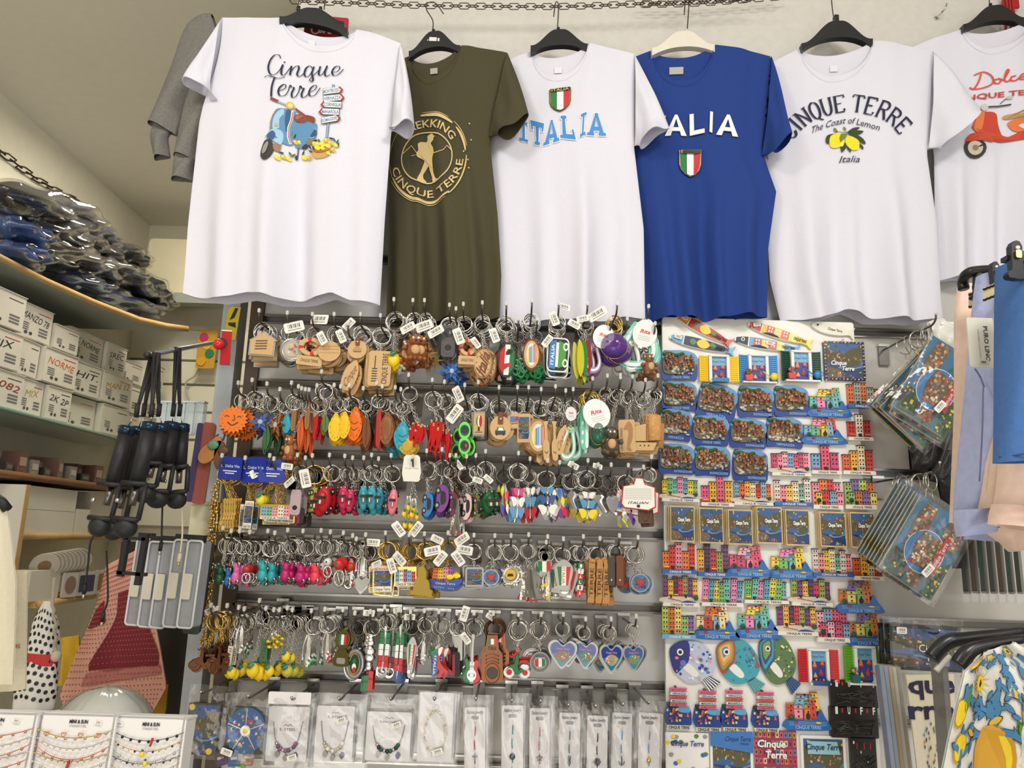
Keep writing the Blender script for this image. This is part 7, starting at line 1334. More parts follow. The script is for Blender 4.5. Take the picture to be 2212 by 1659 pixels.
z2=WX(0,1014,XS).z; slabpoly('shelf','brown wooden shelf under the glass shelf with small packets',[(XS,1.5,1),(XS,3.1,1),(XW+.01,3.1),(XW+.01,1.5)],z2,.022,mat((120,84,50),.6,0,'brown_wood',10,.15),mat((140,98,56),.6,0,'brown_wood',10,.15))
z3=WX(150,1152,XS).z; y3=WX(46,1148,XS).y; slabpoly('shelf','pale pine shelf holding two white cartons',[(XS,y3,1),(XS,3.1,1),(XW+.01,3.1),(XW+.01,y3)],z3,.022,PLY,PLY)
z4=WX(120,1294,XS+.06).z; slabpoly('shelf','lowest pine shelf holding an open white box',[(XS+.06,y3+.05,1),(XS+.03,2.95,1),(XW+.01,2.95),(XW+.01,y3+.05)],z4,.022,PLY,PLY)
# boxes
def carton(label,y0,y1,z0,z1,x=XS,dp=.2,writing='',col=(40,40,50),rot=0,red=1,flap=1,grp='white cardboard boxes stacked on the glass shelf',m=None):
    c=Vector((x,(y0+y1)/2,z0)); r=empty('cardboard_box',label,'box',c,grp,(0,0,PI/2+rot)); w=(y1-y0); h=z1-z0; R=random.Random(int(abs(y0)*1000)+int(z0*777))
    mb=MB(); mb.box((0,dp/2,h/2),(w,dp,h),m or CART); obj('box_body',mb,r)
    if flap: mb=MB(); mb.box((0,-.0015,h*.5),(w*.98,.002,h*.96),CART); mb.box((0,-.003,h-.002),(w*.99,.006,.002),CART); obj('front_flap',mb,r)
    if writing is not None:
        mb=MB(); y=-.0032
        if writing: text(mb,writing,0,h*.62,w*min(.8,.16*len(writing)+.12),h*.2,y,C(*col,.6),.0,.25,None,R.uniform(-.12,.12))
        mb.flat([(w*.05,h*.80),(w*.42,h*.80),(w*.42,h*.82),(w*.05,h*.82)],y,IR if red else DARK)
        for k in range(4): mb.flat([(-w*.38,h*(.44-.06*k)),(-w*.38+w*.2,h*(.44-.06*k)),(-w*.38+w*.2,h*(.415-.06*k)),(-w*.38,h*(.415-.06*k))],y,C(110,108,110))
        for k in range(3): mb.flat([(w*.12,h*(.40-.09*k)),(w*.38,h*(.40-.09*k)),(w*.38,h*(.35-.09*k)),(w*.12,h*(.35-.09*k))],y,C(120,118,118))
        mb.flat(circ(8,w*.05,h*.05,-w*.1,h*.16),y,C(80,80,84)); mb.flat(circ(8,w*.05,h*.05,-w*.24,h*.16),y,C(80,80,84)); obj('printing',mb,r)
    return r
zz=[WX(0,y,XS).z for y in (612,700,790,877)]
ORD=[('nearest','second','third','fourth','fifth','sixth','seventh','farthest')]
rows_=[('top',[-25,56,122,172,240,280,322,358],[('',0),('MANZO 78',(40,40,40)),('',0),('RK NORME',(40,40,50)),('SREC',(60,60,60)),('',0),('',0)]),
('middle',[-35,52,98,166,222,280,318,352],[('MIX',(40,40,40)),('',0),('NORME',(220,110,60)),('HIT.',(40,40,40)),('MAN 12',(190,150,60)),('',0),('',0)]),
('bottom',[-30,56,104,152,222,276,312,345],[('8.082',(150,60,50)),('MIX',(170,170,60)),('2K 2P',(60,60,66)),('',0),('',0),('',0),('',0)])]
for j,(nm,xs,wr) in enumerate(rows_):
    for i in range(7):
        ym=[652,746,836][j]+0.45*0; yy=lambda px:WX(px,[655,747,838][j]+px*(.43-.10*j),XS).y
        a,b=yy(xs[i]),yy(xs[i+1]); s_,cc=wr[i]; z0,z1=zz[j+1],zz[j]-.004; 
        if j==0 and i in (2,5): z1-=.03
        carton('white cardboard box%s, %s row, %s from the near end'%((' marked '+s_) if s_ else '',nm,ORD[0][i]),a+.004,b-.004,z0+.001,z1,XS-.005+rnd.uniform(-.012,.012)-(.02 if i%2 else 0),.2,s_,cc or (40,40,40),rnd.uniform(-.10,.02),(i+j)%2)
# cartons on lower shelves
def pxbox(label,x0,y0,x1,y1,X,z0,dp,grp,m=None,wr=None,fl=0,name=None):
    a=WX(x0,(y0+y1)/2,X).y; b=WX(x1,(y0+y1)/2,X).y; z1=WX((x0+x1)/2,y0,X).z; return carton(label,a,b,z0,max(z1,z0+.02),X,dp,wr,(40,40,40),0,0,fl,grp,m)
zm=WX(110,1103,XS).z
pxbox('lower large white carton on the pale pine shelf',50,1103,160,1150,XS-.01,z3,.2,'white cartons on the pine shelf')
pxbox('upper large white carton stacked on another, pine shelf',58,1054,166,1103,XS-.01,zm+.001,.2,'white cartons on the pine shelf')
pxbox('narrow white carton right of the large ones on pine shelf',164,1100,192,1152,XS-.01,z3,.18,'white cartons on the pine shelf')
pxbox('open white carton leaning behind, right side of pine shelf',196,1066,262,1152,XS-.03,z3,.16,'white cartons on the pine shelf')
pxbox('open white box of round discs on the lowest shelf',64,1232,128,1288,XS+.05,z4,.14,'boxes on the lowest shelf')
c=W(172,1085,2.2); g=PXM(172,1085,2.2)
def discs():
    for k in range(9):
        c=WX(96+9*k,1222-1.5*k,XS+.03); r=empty('wrapped_disc','round wrapped disc leaning in the open white box','disc',c,'wrapped discs in the open box',(.5,.3+.05*k,.9)); mb=MB(); mb.prism(circ(20,.045),-.002,.002,C(206,200,186,.4)); obj('disc',mb,r); mb=MB(); mb.prism(circ(14,.02),-.003,-.001,C(150,120,90,.4)); obj('centre_print',mb,r)
discs()
for i,(x0,x1,y0,y1,cc) in enumerate(((132,160,1238,1286,(150,120,110)),(162,200,1236,1282,(60,56,100)),(203,236,1232,1276,(170,110,70)))):
    a=WX(x0,1260,XS+.05).y; b=WX(x1,1260,XS+.05).y; zz1=WX(x0,y0,XS+.05).z; r=empty('picture_packet','wrapped picture packet on lowest shelf, %s'%('nearest','middle one','farthest')[i],'packet',Vector((XS+.06,(a+b)/2,z4)),'picture packets on the lowest shelf',(0,0,PI/2-.1)); w=b-a; h=zz1-z4
    mb=MB(); mb.prism(rrect(w*.94,h,.004,2,0,h/2),0,.006,C(210,206,200,.3)); obj('sleeve',mb,r); mb=MB(); mb.prism(circ(16,w*.36,h*.36,0,h*.5) if i==0 else rrect(w*.7,h*.7,.003,2,0,h*.5),-.001,.001,C(*cc,.4)); obj('picture',mb,r)
# packets on the brown shelf
for i in range(16):
    px=20+14*i; X=XS-.03-.05*(i%2); hgt=.03+.02*((i*7)%3); p=WX(px,1008,X); r=empty('small_packet','small %s packet in the row on the brown shelf'%('dark','clear','printed')[i%3],'packet',Vector((X,p.y,z2)),'small packets on the brown shelf',(0,0,PI/2+rnd.uniform(-.2,.2)))
    mb=MB(); mb.box((0,.03,hgt/2),(.045,.06,hgt),C(*[(60,56,54),(150,146,136),(120,90,80)][i%3],.3)); obj('packet_body',mb,r); mb=MB(); mb.box((0,-.001,hgt*.55),(.03,.001,hgt*.4),C(*[(120,118,110),(206,200,190),(190,160,140)][i%3],.4)); obj('front_label',mb,r)
mb=MB(); p0=WX(2,1030,XS-.02); p1=WX(58,1240,XS-.02)
r=empty('divider_panel','white vertical divider panel below the brown shelf, left edge','panel',Vector((XS-.1,p0.y+.03,z4-.1))); mb.box((0,0,(z2-z4+.07)/2),(.3,.018,z2-z4+.05),CART); obj('board',mb,r); mb=MB(); mb.box((.151,0,(z2-z4+.07)/2),(.002,.02,z2-z4+.05),PLY); obj('edge_band',mb,r)
# bagged garments
GD=[mat((34,36,44),.7,0,'dark_fabric',60,.2),mat((42,52,84),.7,0,'navy_fabric',60,.2),mat((52,78,130),.7,0,'blue_fabric',60,.2),mat((84,82,80),.7,0,'grey_fabric',60,.2)]
WRAP=filmmat('wrap_film',.04,.42,38,.7)
for i,(x0,y0,x1,y1,t,k,lb) in enumerate(((-30,405,205,500,74,0,'black garment in clear bag, topmost and largest of pile'),(120,470,222,520,46,1,'navy garment in clear bag at the upper right tip'),(-20,440,70,478,40,3,'crumpled grey wrapped garment at upper left'),(40,468,205,545,58,0,'black garment in clear bag, second layer'),(-20,475,76,530,52,2,'blue garment in clear bag at left, second layer'),(190,525,298,568,54,0,'black garment in clear bag with pointed right end'),(70,520,200,578,46,3,'dark grey garment in clear bag, middle of pile'),(-20,530,66,572,52,2,'bright blue garment in clear bag, lowest left'),(66,545,196,600,48,0,'black garment in clear bag on the shelf edge'),(196,565,292,612,44,3,'grey wrapped garment, middle right'),(120,592,210,632,36,1,'thin navy garment in clear bag near shelf edge'),(200,595,330,652,50,0,'black garment in clear bag, lower right'),(280,600,350,668,50,0,'black garment in clear bag, far right end'),(190,632,330,680,40,1,'dark navy garment in clear bag, lowest right'))):
    X=XS-.03-.02*(i%3); a=WX(x0,y0,X); b=WX(x1,y1,X); a.z-=0; c=(a+b)/2; L=(b-a).length; g=PXM((x0+x1)/2,(y0+y1)/2,c.y); R=random.Random(i*5+1); ph=[R.uniform(0,6) for _ in range(8)]
    r=empty('bagged_garment',lb,'garment',c,'bagged garments piled on the top shelf'); d=(b-a).normalized(); up=Vector((0,0,1)); up=(up-d*up.dot(d)).normalized(); sd=Vector((1,0,0)); H=t*g*.5
    def fn(u,v,e,cr):
        th=2*PI*u; q=(v-.5)*2; pr=(1-abs(q)**3.2)**.5 if abs(q)<1 else 0; rr=1+cr*(.10*sin(5*th+ph[0]+6*v)+.08*sin(11*v+ph[1]+3*th)+.05*sin(19*v+ph[2]-5*th))
        return d*(q*L/2*e)+up*(H*e*pr*rr*sin(th))+sd*(.10*e*pr*cos(th)*rr)
    mb=MB(); mb.grid(lambda u,v:fn(u,v,.95,1.2),30,26,GD[k]); obj('garment',mb,r)
    mb=MB(); mb.grid(lambda u,v:fn(u,v,1.03,1.7),40,40,WRAP); obj('plastic_bag',mb,r)
# air conditioner, poster, cable in the alcove
c=W(400,575,3.3); g=PXM(400,575,3.3); r=empty('air_conditioner','cream wall air conditioner behind the leftmost white T-shirt','air conditioner',c)
w=(500-312)*g; h=(635-512)*g; mb=MB(); mb.prism(rrect(w,h,.02,4,.02,0),-.0,.2,mat((236,228,196),.5,0,'cream_plastic',30,.02)); obj('casing',mb,r); mb=MB(); mb.box((.04,-.02,-h/2-.035),(w*.85,.06,.045),C(150,158,150,.5)); mb.box((.04,.03,-h/2-.01),(w*.9,.12,.008),DARK); obj('air_flap',mb,r)
c=W(448,755,3.42); g=PXM(448,755,3.42); r=empty('printed_bag','colourful yellow and red printed bag hanging on alcove wall','bag',c); mb=MB(); mb.prism(rrect(40*g,86*g,.01,3),-.01,0,C(206,160,60,.3)); obj('bag_body',mb,r); mb=MB(); [mb.prism(circ(9,10*g,None,(-8+8*(k%3))*g,(26-18*k)*g),-.014-.0005*k,-.009,C(*q,.3)) for k,q in enumerate(((190,60,110),(226,190,60),(60,130,90),(226,170,50)))]; obj('print',mb,r)
mb=MB(); c=W(420,820,3.45); mb.tube(cat([W(432,792,3.45)-c,W(420,812,3.45)-c,W(402,826,3.45)-c,W(404,850,3.45)-c,W(415,880,3.45)-c],5),.004,C(190,186,160),6); o=obj('cable',mb,None,c); tag(o,'thin pale cable drooping on the alcove slat wall','cable')
# yellow sticker on the grey post
yp=YW-.002; c=W(501,698,yp); g=PXM(501,698,yp); r=empty('warning_sticker','yellow sticker with black knife symbol on the grey post','sticker',c,None,(0,.06,0)); mb=MB(); mb.prism([(-13*g,-37*g),(14*g,-37*g),(14*g,37*g),(-6*g,37*g),(-13*g,30*g)],-.001,0,C(226,206,60,.5)); obj('sheet',mb,r)
mb=MB(); mb.flat([(-6*g,6*g),(2*g,34*g),(9*g,34*g),(4*g,12*g)],-.0013,C(50,46,34)); mb.flat([(-8*g,0),(8*g,2*g),(10*g,-10*g),(-6*g,-6*g)],-.0014,C(50,46,34)); obj('knife_symbol',mb,r)
# red wooden block with ball knob
c=W(488,752,1.52); g=PXM(488,752,1.52); r=empty('red_wooden_toy','red wooden block with round red knob at the rod end','toy',c,None,(0,-.03,.3)); mb=MB(); mb.box((0,0,0),(20*g,.018,72*g),C(176,26,34,.25)); mb.box((0,-.0,36.5*g),(21*g,.019,2*g),WHITE); obj('block',mb,r); mb=MB(); mb.ball((-14*g,-.014,4*g),12*g,C(206,34,34,.2),14,10); obj('knob',mb,r); mb=MB(); mb.prism(circ(14,11*g,None,-8*g,8*g),-.012,-.006,BLACK); obj('washer',mb,r)
# selfie-stick rod and sticks
a=W(318,767,1.36); b=W(476,738,YW); mb=MB(); c=b.copy(); r=empty('hanging_rod','pale grey metal rod holding black selfie sticks','rod',c); mb.tube([b-c,a-c],.0045,mat((170,176,190),.35,1,'grey_rod'),10); obj('rod',mb,r); mb=MB(); mb.ball(a-c,.007,BLACK,10,7); obj('end_cap',mb,r)
BK=C(24,25,28,.55); BKS=C(20,20,22,.6); NV=mat((40,62,84),.25,.8,'blued_ring')
def stick(top,bot,Y,hang,w,label,clamp=1):
    w=w*1.3; T_=W(*top,Y); B=W(*bot,Y-.02); c=W(*hang); r=empty('selfie_stick',label,'selfie stick',c,'black selfie sticks hanging from the rod'); g=PXM(*top,Y); R_=w*g/2; d=(B-T_).normalized(); ts=[T_+d*0-c,T_+d*.012-c]
    mb=MB(); mb.tube([T_+d*.012-c,T_.lerp(B,.62)-c],R_,BK,16); mb.tube([T_.lerp(B,.62)-c,T_.lerp(B,.66)-c],R_*.8,BKS,14); obj('grip',mb,r)
    mb=MB(); mb.tube([T_-c,T_+d*.014-c],R_*1.08,NV,18); obj('cap_ring',mb,r)
    mb=MB(); mb.tube([T_.lerp(B,.66)-c,T_.lerp(B,.86)-c],R_*.45,DSTEEL,12); obj('telescopic_tube',mb,r)
    if clamp:
        mb=MB(); m0=T_.lerp(B,.64)-c; m1=B-c; sx=Vector((d.z,0,-d.x))*-R_*1.7
        for q in (m0,m1): mb.tube([q-sx*.9+Vector((0,-R_,0)),q+sx+Vector((0,-R_,0))],.0045,BK,6)
        mb.tube([m0+sx+Vector((0,-R_,0)),m1+sx+Vector((0,-R_,0))],.0045,BK,6); obj('phone_clamp',mb,r)
        mb=MB(); mb.ball(m1+d*.014+Vector((0,-R_*.3,0)),(R_*1.5,R_*1.2,.017),BK,12,8); obj('joint',mb,r); mb=MB(); mb.ball(m0.lerp(m1,.5)-sx*1.2,(.004,.003,.004),STEEL,8,6); obj('screw',mb,r)
    mb=MB(); k=W((hang[0]*.4+top[0]*.6),886,Y); mb.tube([Vector((0,0,.006)),(k-c)*.55,k-c],.0030,BKS,6); mb.tube([Vector((.006,.004,.006)),(k-c)*.6+Vector((.003,0,0)),k-c],.0030,BKS,6); mb.tube([k-c,T_-c],.0012,STEEL,5); obj('wrist_strap',mb,r)
    mb=MB(); mb.tube([k-c+Vector((0,0,.012)),k-c+Vector((0,0,-.012))],.0045,BKS,8); obj('strap_slider',mb,r)
for (tp,bt,Y,hg,w,lb) in (((276,922),(222,1120),1.33,(326,768,1.38),23,'black selfie stick hanging leftmost, with chrome clamp roller'),((300,924),(252,1128),1.37,(328,768,1.39),22,'black selfie stick, second from left'),((326,914),(278,1122),1.31,(331,768,1.37),25,'black selfie stick, third from left, in front'),((350,918),(318,1050),1.40,(334,768,1.40),24,'black selfie stick with grip tube behind the third'),((372,914),(345,1062),1.44,(378,757,1.48),24,'black selfie stick hanging from the right strap bundle'),((394,918),(384,1064),1.47,(380,757,1.49),22,'rightmost black selfie stick with side clamp')):
    stick(tp,bt,Y,hg,w,lb)
c=W(292,1200,1.4); r=empty('phone_clamp_frame','long black clamp frame hanging low beneath the selfie sticks','clamp',c,None,(0,.05,0)); g=PXM(292,1200,1.4); mb=MB(); mb.box((-24*g,0,0),(11*g,.012,92*g),BK); mb.box((16*g,0,-6*g),(11*g,.012,110*g),BK); obj('rails',mb,r); mb=MB(); mb.box((-4*g,0,36*g),(46*g,.012,7*g),BK); mb.box((0,0,-38*g),(62*g,.012,7*g),BK); obj('cross_bars',mb,r)
for i,(pts,lb,m) in enumerate((([(212,1145),(196,1170),(190,1220),(185,1262)],'black charging cable with light tip hanging left of sticks',BKS),([(230,1190),(233,1290),(224,1322)],'thin black loop cord hanging in front of pink apron',BKS),([(352,1060),(350,1120),(349,1170)],'black cable with white plug below selfie sticks',BKS),([(392,1090),(394,1150),(389,1195)],'cream cable with gold jack plug below rightmost stick',C(214,206,180)))):
    Y=1.38+.03*i; c=W(*pts[0],Y); r=empty('cable',lb,'cable',c,'short cables hanging under the selfie sticks'); P=cat([W(x,y,Y)-c for x,y in pts],5); mb=MB(); mb.tube(P,.0018,m,6); obj('cord',mb,r); mb=MB(); mb.tube([P[-1],P[-1]+Vector((-.001,0,-.016))],.0036,m,8); mb.tube([P[-1]+Vector((-.001,0,-.016)),P[-1]+Vector((-.001,0,-.024))],.0022,GOLD if i==3 else STEEL,8); obj('plug',mb,r)
# clear phone pouches
GP=mat((176,180,186),.2,0,'grey_pouch',20,.1,.3,0,.62); 
for i,(x,y0,y1) in enumerate(((295,1165,1346),(322,1172,1350),(347,1172,1352),(376,1168,1350),(406,1170,1352))):
    Y=1.56-.012*i; c=W(x+8,(y0+y1)/2,Y); g=PXM(x,1260,Y); h=(y1-y0)*g; r=empty('phone_pouch','clear grey phone pouch with white label, %s of five'%('leftmost','second','middle','fourth','rightmost')[i],'pouch',c,'phone pouches hanging below the sticks',(0,.03,-.12))
    mb=MB(); mb.prism(rrect(.030,h,.006,4),-.003,.028,GP); obj('pouch',mb,r); mb=MB(); mb.tube([(x_,-.006,z_) for x_,z_ in rrect(.030,h,.006,4)],.0022,C(206,208,212,.25),6,True); obj('rim',mb,r); mb=MB(); mb.prism(rrect(.017,54*g,.002,2,-.005,-.005),-.008,-.0055,C(206,200,184,.7)); obj('label',mb,r); mb=MB(); mb.box((0,0,h/2+.004),(.03,.012,.014),BK); obj('clip',mb,r)
p,_=hook(455,1145,'long prong hook carrying the phone pouches',0,1.5,drop=.004)
# things between pouches and key wall
c=W(436,1142,1.66); g=PXM(436,1142,1.66); r=empty('cardboard_box','cream box standing behind the phone pouches by the gold chains','box',c); mb=MB(); mb.box((0,.03,0),(48*g,.08,116*g),mat((222,216,184),.7,0,'cream_cardboard',10,.03)); obj('box_body',mb,r); mb=MB(); mb.box((0,-.011,50*g),(48.5*g,.002,2*g),C(180,172,140)); obj('lid_edge',mb,r)
c=W(437,1000,1.62); g=PXM(437,1000,1.62); r=empty('zip_case','reddish translucent zipped case hanging beside the selfie sticks','case',c,None,(0,.04,.2)); mb=MB(); mb.prism(rrect(26*g,176*g,.006,3,4*g,0),-.008,.008,C(150,84,74,.25)); obj('case',mb,r); mb=MB(); mb.prism(rrect(12*g,170*g,.004,3,-14*g,0),-.010,.006,C(70,60,96,.25)); obj('zip_edge',mb,r)
c=W(388,905,1.6)
for i in range(5):
    q=W(352+20*i,905,1.64); r=empty('clear_case','clear plastic case hanging behind the selfie stick straps','case',q,'clear cases behind the selfie sticks'); mb=MB(); mb.prism(rrect(.018,.07,.005,3),-.01,.01,mat((206,222,230),.15,0,'clear_case',20,.05,0,0,.5)); obj('case',mb,r); mb=MB(); mb.box((0,0,.036),(.02,.02,.004),C(200,206,210,.2)); obj('lid',mb,r)
c=W(432,1270,1.6); r=empty('black_case','black mesh case hanging right of the phone pouches','case',c,None,(0,.08,.2)); g=PXM(432,1270,1.6); mb=MB(); mb.prism(rrect(34*g,190*g,.006,3),-.01,.01,mat((40,40,42),.5,0,'mesh',200,.3,.3)); obj('case',mb,r); mb=MB(); mb.tube(cat([(0,-.01,60*g),(-.01,-.014,20*g),(.004,-.012,-40*g)],4),.002,C(90,90,94,.3),5); obj('zip_line',mb,r)
# gold chain necklaces at the end of the slatwall
for i,(x0,y0,x1,y1) in enumerate(((470,1035,452,1300),(462,1045,446,1330),(456,1080,441,1410),(450,1150,432,1440))):
    a=W(x0,y0,1.60+.015*i); b=W(x1,y1,1.60+.015*i); r=empty('gold_necklace','strand of glittering gold chain hanging at left slatwall edge','necklace',a,'gold chain strands at the slatwall edge'); n=34; mb=MB()
    for k in range(n): t=k/(n-1); p=(b-a)*t+Vector((.003*sin(k*1.7+i),.003*cos(k*2.1),0)); mb.ball(p,.0032 if k%3 else .0045,GOLD if k%4 else mat((236,214,150),.15,1,'bright_brass'),6,4)
    obj('beads',mb,r); mb=MB(); mb.tube([Vector((.003,.003,0)),(b-a)+Vector((.003,.003,0))],.0014,GOLD,5); obj('chain',mb,r)
# pink apron with dark red dress print
PK=mat((226,170,152),.9,0,'pink_cotton',220,.05,.2); 
def sheet(r,c,L_,R_,Y,m,ny=26,nx=20,amp=.012,seed=0,dy=0,name='cloth'):   # left/right pixel edges as (x,y) lists
    Rn=random.Random(seed); ph=[Rn.uniform(0,6) for _ in range(4)]
    def at(lst,t): i=min(len(lst)-2,int(t*(len(lst)-1))); q=t*(len(lst)-1)-i; return (lst[i][0]*(1-q)+lst[i+1][0]*q,lst[i][1]*(1-q)+lst[i+1][1]*q)
    def dep(u,v): return amp*(sin(7*u+ph[0]+1.5*v)+.5*sin(15*u+ph[1]-2*v))*(.4+.6*v)
    def fn(u,v,s=1,e=0): a=at(L_,v); b=at(R_,v); return W(a[0]+(b[0]-a[0])*u,a[1]+(b[1]-a[1])*u,Y)+Vector((0,-dep(u,v)-dy-(e if s>0 else 0)+(.004 if s<0 else 0),0))-c
    mb=MB(); mb.grid(lambda u,v:fn(u,v),nx,ny,m); mb.grid(lambda u,v:fn(u,v,-1),nx,ny,m,flip=True); obj(name,mb,r); return fn
c=W(270,1220,1.95); r=empty('apron','pink apron printed with a dark red dotted dress','apron',c)
mb=MB(); mb.tube([Vector((-.02,.01,-.01)),WZ(262,1160,z3-.01)-c,Vector((.05,.01,.0))],.005,mat((150,90,80),.9),6); obj('neck_strap',mb,r)
fn=sheet(r,c,[(226,1225),(212,1290),(190,1350),(165,1410),(130,1500),(150,1560)],[(305,1180),(320,1250),(336,1330),(350,1400),(364,1482),(330,1545)],1.95,PK,name='apron_cloth',seed=2)
mb=MB(); DR=C(124,34,44,.8)
def mp(u,v,e=.003): return fn(u,v,1,e)
for poly,m in (([(.42,.22),(.80,.22),(.80,.34),(.98,.62),(.94,.70),(.26,.72),(.22,.66),(.42,.36)],DR),([(.22,.70),(.97,.68),(.97,.73),(.2,.77)],C(190,120,112,.8)),([(.05,.30),(.20,.24),(.30,.40),(.16,.42),(.02,.44)],DR)):
    # fill as strips so that it follows the cloth
    N=16; 
    ys=[min(p[1] for p in poly)+(max(p[1] for p in poly)-min(p[1] for p in poly))*k/N for k in range(N+1)]; prev=None
    for y in ys:
        xs_=[]
        for i in range(len(poly)):
            (ax,ay),(bx,by)=poly[i],poly[(i+1)%len(poly)]
            if (ay-y-1e-6)*(by-y-1e-6)<0: xs_.append(ax+(bx-ax)*(y+1e-6-ay)/(by-ay))
        if len(xs_)<2: prev=None; continue
        cur=[mp(min(xs_)+(max(xs_)-min(xs_))*q/8,y) for q in range(9)]
        if prev: mb.add(prev+cur,[(q,q+1,q+10,q+9) for q in range(8)],m)
        prev=cur
obj('dress_print',mb,r)
mb=MB()
for i in range(26):
    for j in range(30):
        u=(i+.5+.5*(j%2))/27; v=.04+.93*j/30; q=mp(u,v,.0045); s=.0022; mb.add([q+Vector((-s,0,0)),q+Vector((0,0,-s)),q+Vector((s,0,0)),q+Vector((0,0,s))],[(0,1,2,3)],C(156,84,80,.8))
obj('dot_pattern',mb,r)
# polka-dot bag
c=W(92,1420,1.75); r=empty('polka_dot_bag','white drawstring bag with black polka dots and red ribbon','bag',c); g=PXM(92,1420,1.75)
def bagf(a,b,e=1):
    th=2*PI*a; z=(.5-b)*236*g; wv=ipl([0,.08,.2,.45,.75,.95,1],[8,16,26,34,42,40,10],b)*g; q=1+.06*sin(5*th+9*b); sh=(ipl([0,.5,1],[-6,0,-4],b))*g; return Vector((sh+wv*e*q*cos(th),-wv*e*.8*q*sin(th),z))
mb=MB(); mb.grid(bagf,36,30,mat((226,224,220),.8,0,'white_cotton',120,.03,.2)); obj('bag_body',mb,r)
k=0
for j in range(12):
    for i in range(9):
        a=(i+.5*(j%2))/9*.5; b=.1+.8*j/12+.02*sin(i); s=.0085; ce=bagf(a,b,1.02); mb=MB(); mb.add([bagf(a+.018*cos(q*PI/4),b+.019*sin(q*PI/4),1.025) for q in range(8)],[tuple(range(8))],BLACK); o=obj('polka_dot',mb,r); k+=1
mb=MB(); P=[bagf(.5*q/10,.52-.03*q/10,1.04) for q in range(11)]; mb.add([p+Vector((0,0,.012)) for p in P]+[p-Vector((0,0,.012)) for p in P],[(q,q+1,q+12,q+11) for q in range(10)],C(190,46,40,.6)); obj('red_ribbon',mb,r)
mb=MB(); P=[bagf(.06,.04+.04*q,1.08)+Vector((.003*sin(q*2),0,0)) for q in range(12)]; P=[bagf(.06,.0,1.0)+Vector((0,0,.05))]+P; mb.tube(P,.004,C(176,166,150,.9),6); mb.ball(P[-1],.012,C(196,188,170,.9),8,6); obj('drawstring',mb,r)
# yellow cloth behind, totes, plastic dome
c=W(345,1520,2.05); r=empty('yellow_cloth','yellow fabric hanging folded under the pink apron','cloth',c); YC=mat((206,164,40),.8,0,'yellow_cotton',100,.06,.2); sheet(r,c,[(290,1480),(285,1540),(300,1600)],[(364,1478),(360,1530),(345,1600)],2.0,YC,8,8,.01,4,name='fold'); sheet(r,c,[(126,1378),(124,1420),(120,1480)],[(170,1372),(172,1420),(170,1480)],2.1,YC,8,8,.01,6,name='fold')
c=W(225,1560,1.7); r=empty('wrapped_round_cushion','round white cushion wrapped in clear plastic below the apron','cushion',c); g=PXM(225,1560,1.7)
mb=MB(); mb.ball((0,0,-26*g),(104*g,.09,96*g),mat((214,216,210),.6,0,'white_padding',20,.04,.2),40,24); obj('cushion',mb,r); mb=MB(); mb.grid(lambda a,b:Vector(((108*g*(1+.03*sin(17*a*6.28+b*9)))*cos(2*PI*a)*sin(PI*b),-.096*sin(2*PI*a)*sin(PI*b)*(1+.05*sin(23*a*6+11*b)),-26*g+100*g*cos(PI*b)*(1+.02*sin(31*a)))),64,40,FILM); mb.add([(-6*g,-.03,70*g),(34*g,-.03,68*g),(16*g,-.02,112*g)],[(0,1,2)],FILM); obj('plastic_wrap',mb,r)
CRM=mat((222,214,190),.9,0,'canvas',160,.03,.25)
c=W(30,1240,1.45); r=empty('tote_bag','cream canvas tote bag with blue print hanging at left edge','bag',c); fn=sheet(r,c,[(-60,1226),(-62,1320),(-64,1400),(-66,1500)],[(60,1232),(57,1320),(54,1400),(51,1490)],1.45,CRM,20,12,.006,3,name='front')
mb=MB(); [mb.add([fn(u0,v0,1,.003),fn(u1,v0,1,.003),fn(u1,v1,1,.003),fn(u0,v1,1,.003)],[(0,1,2,3)],C(*q,.7)) for u0,u1,v0,v1,q in ((.55,.62,.46,.58,(40,60,80)),(.64,.70,.46,.58,(40,60,80)),(.72,.80,.45,.57,(60,100,130)),(.82,.86,.46,.52,(60,100,130)))]; obj('blue_print',mb,r)
mb=MB(); vs,fs,tw=textgeo('PORTOVENERE',.01,0); mb.add([fn(.52+.42*a/tw,.66-.035*b,1,.003) for a,b in vs],fs,C(170,80,60,.8)); vs,fs,tw=textgeo('a',.03,0); mb.add([fn(.80+.06*a/tw,.285-.05*b,1,.003) for a,b in vs],fs,DARK); obj('lettering',mb,r)
c=W(8,1120,1.38); r=empty('tote_bag','second cream cloth bag with black strap, cut by left edge','bag',c); sheet(r,c,[(-60,1110),(-62,1300),(-64,1480)],[(12,1100),(26,1260),(20,1480)],1.38,CRM,20,10,.012,9,name='front'); mb=MB(); mb.tube([W(-30,1060,1.38)-c,W(4,1084,1.38)-c,W(16,1100,1.38)-c],.009,BK,8); obj('strap',mb,r); 
# dark sheet added in place of the shade behind lower left
mb=MB(); q0=W(330,1180,2.3); r=empty('shade_sheet','dark grey cloth hanging behind the apron and phone pouches','curtain',q0); sheet(r,q0,[(262,1170),(240,1350),(200,1600),(200,2310)],[(420,1170),(405,1350),(395,1600),(395,2310)],2.3,mat((52,50,44),.9,0,'shade_dark',40,.1),24,24,.02,12,name='cloth')
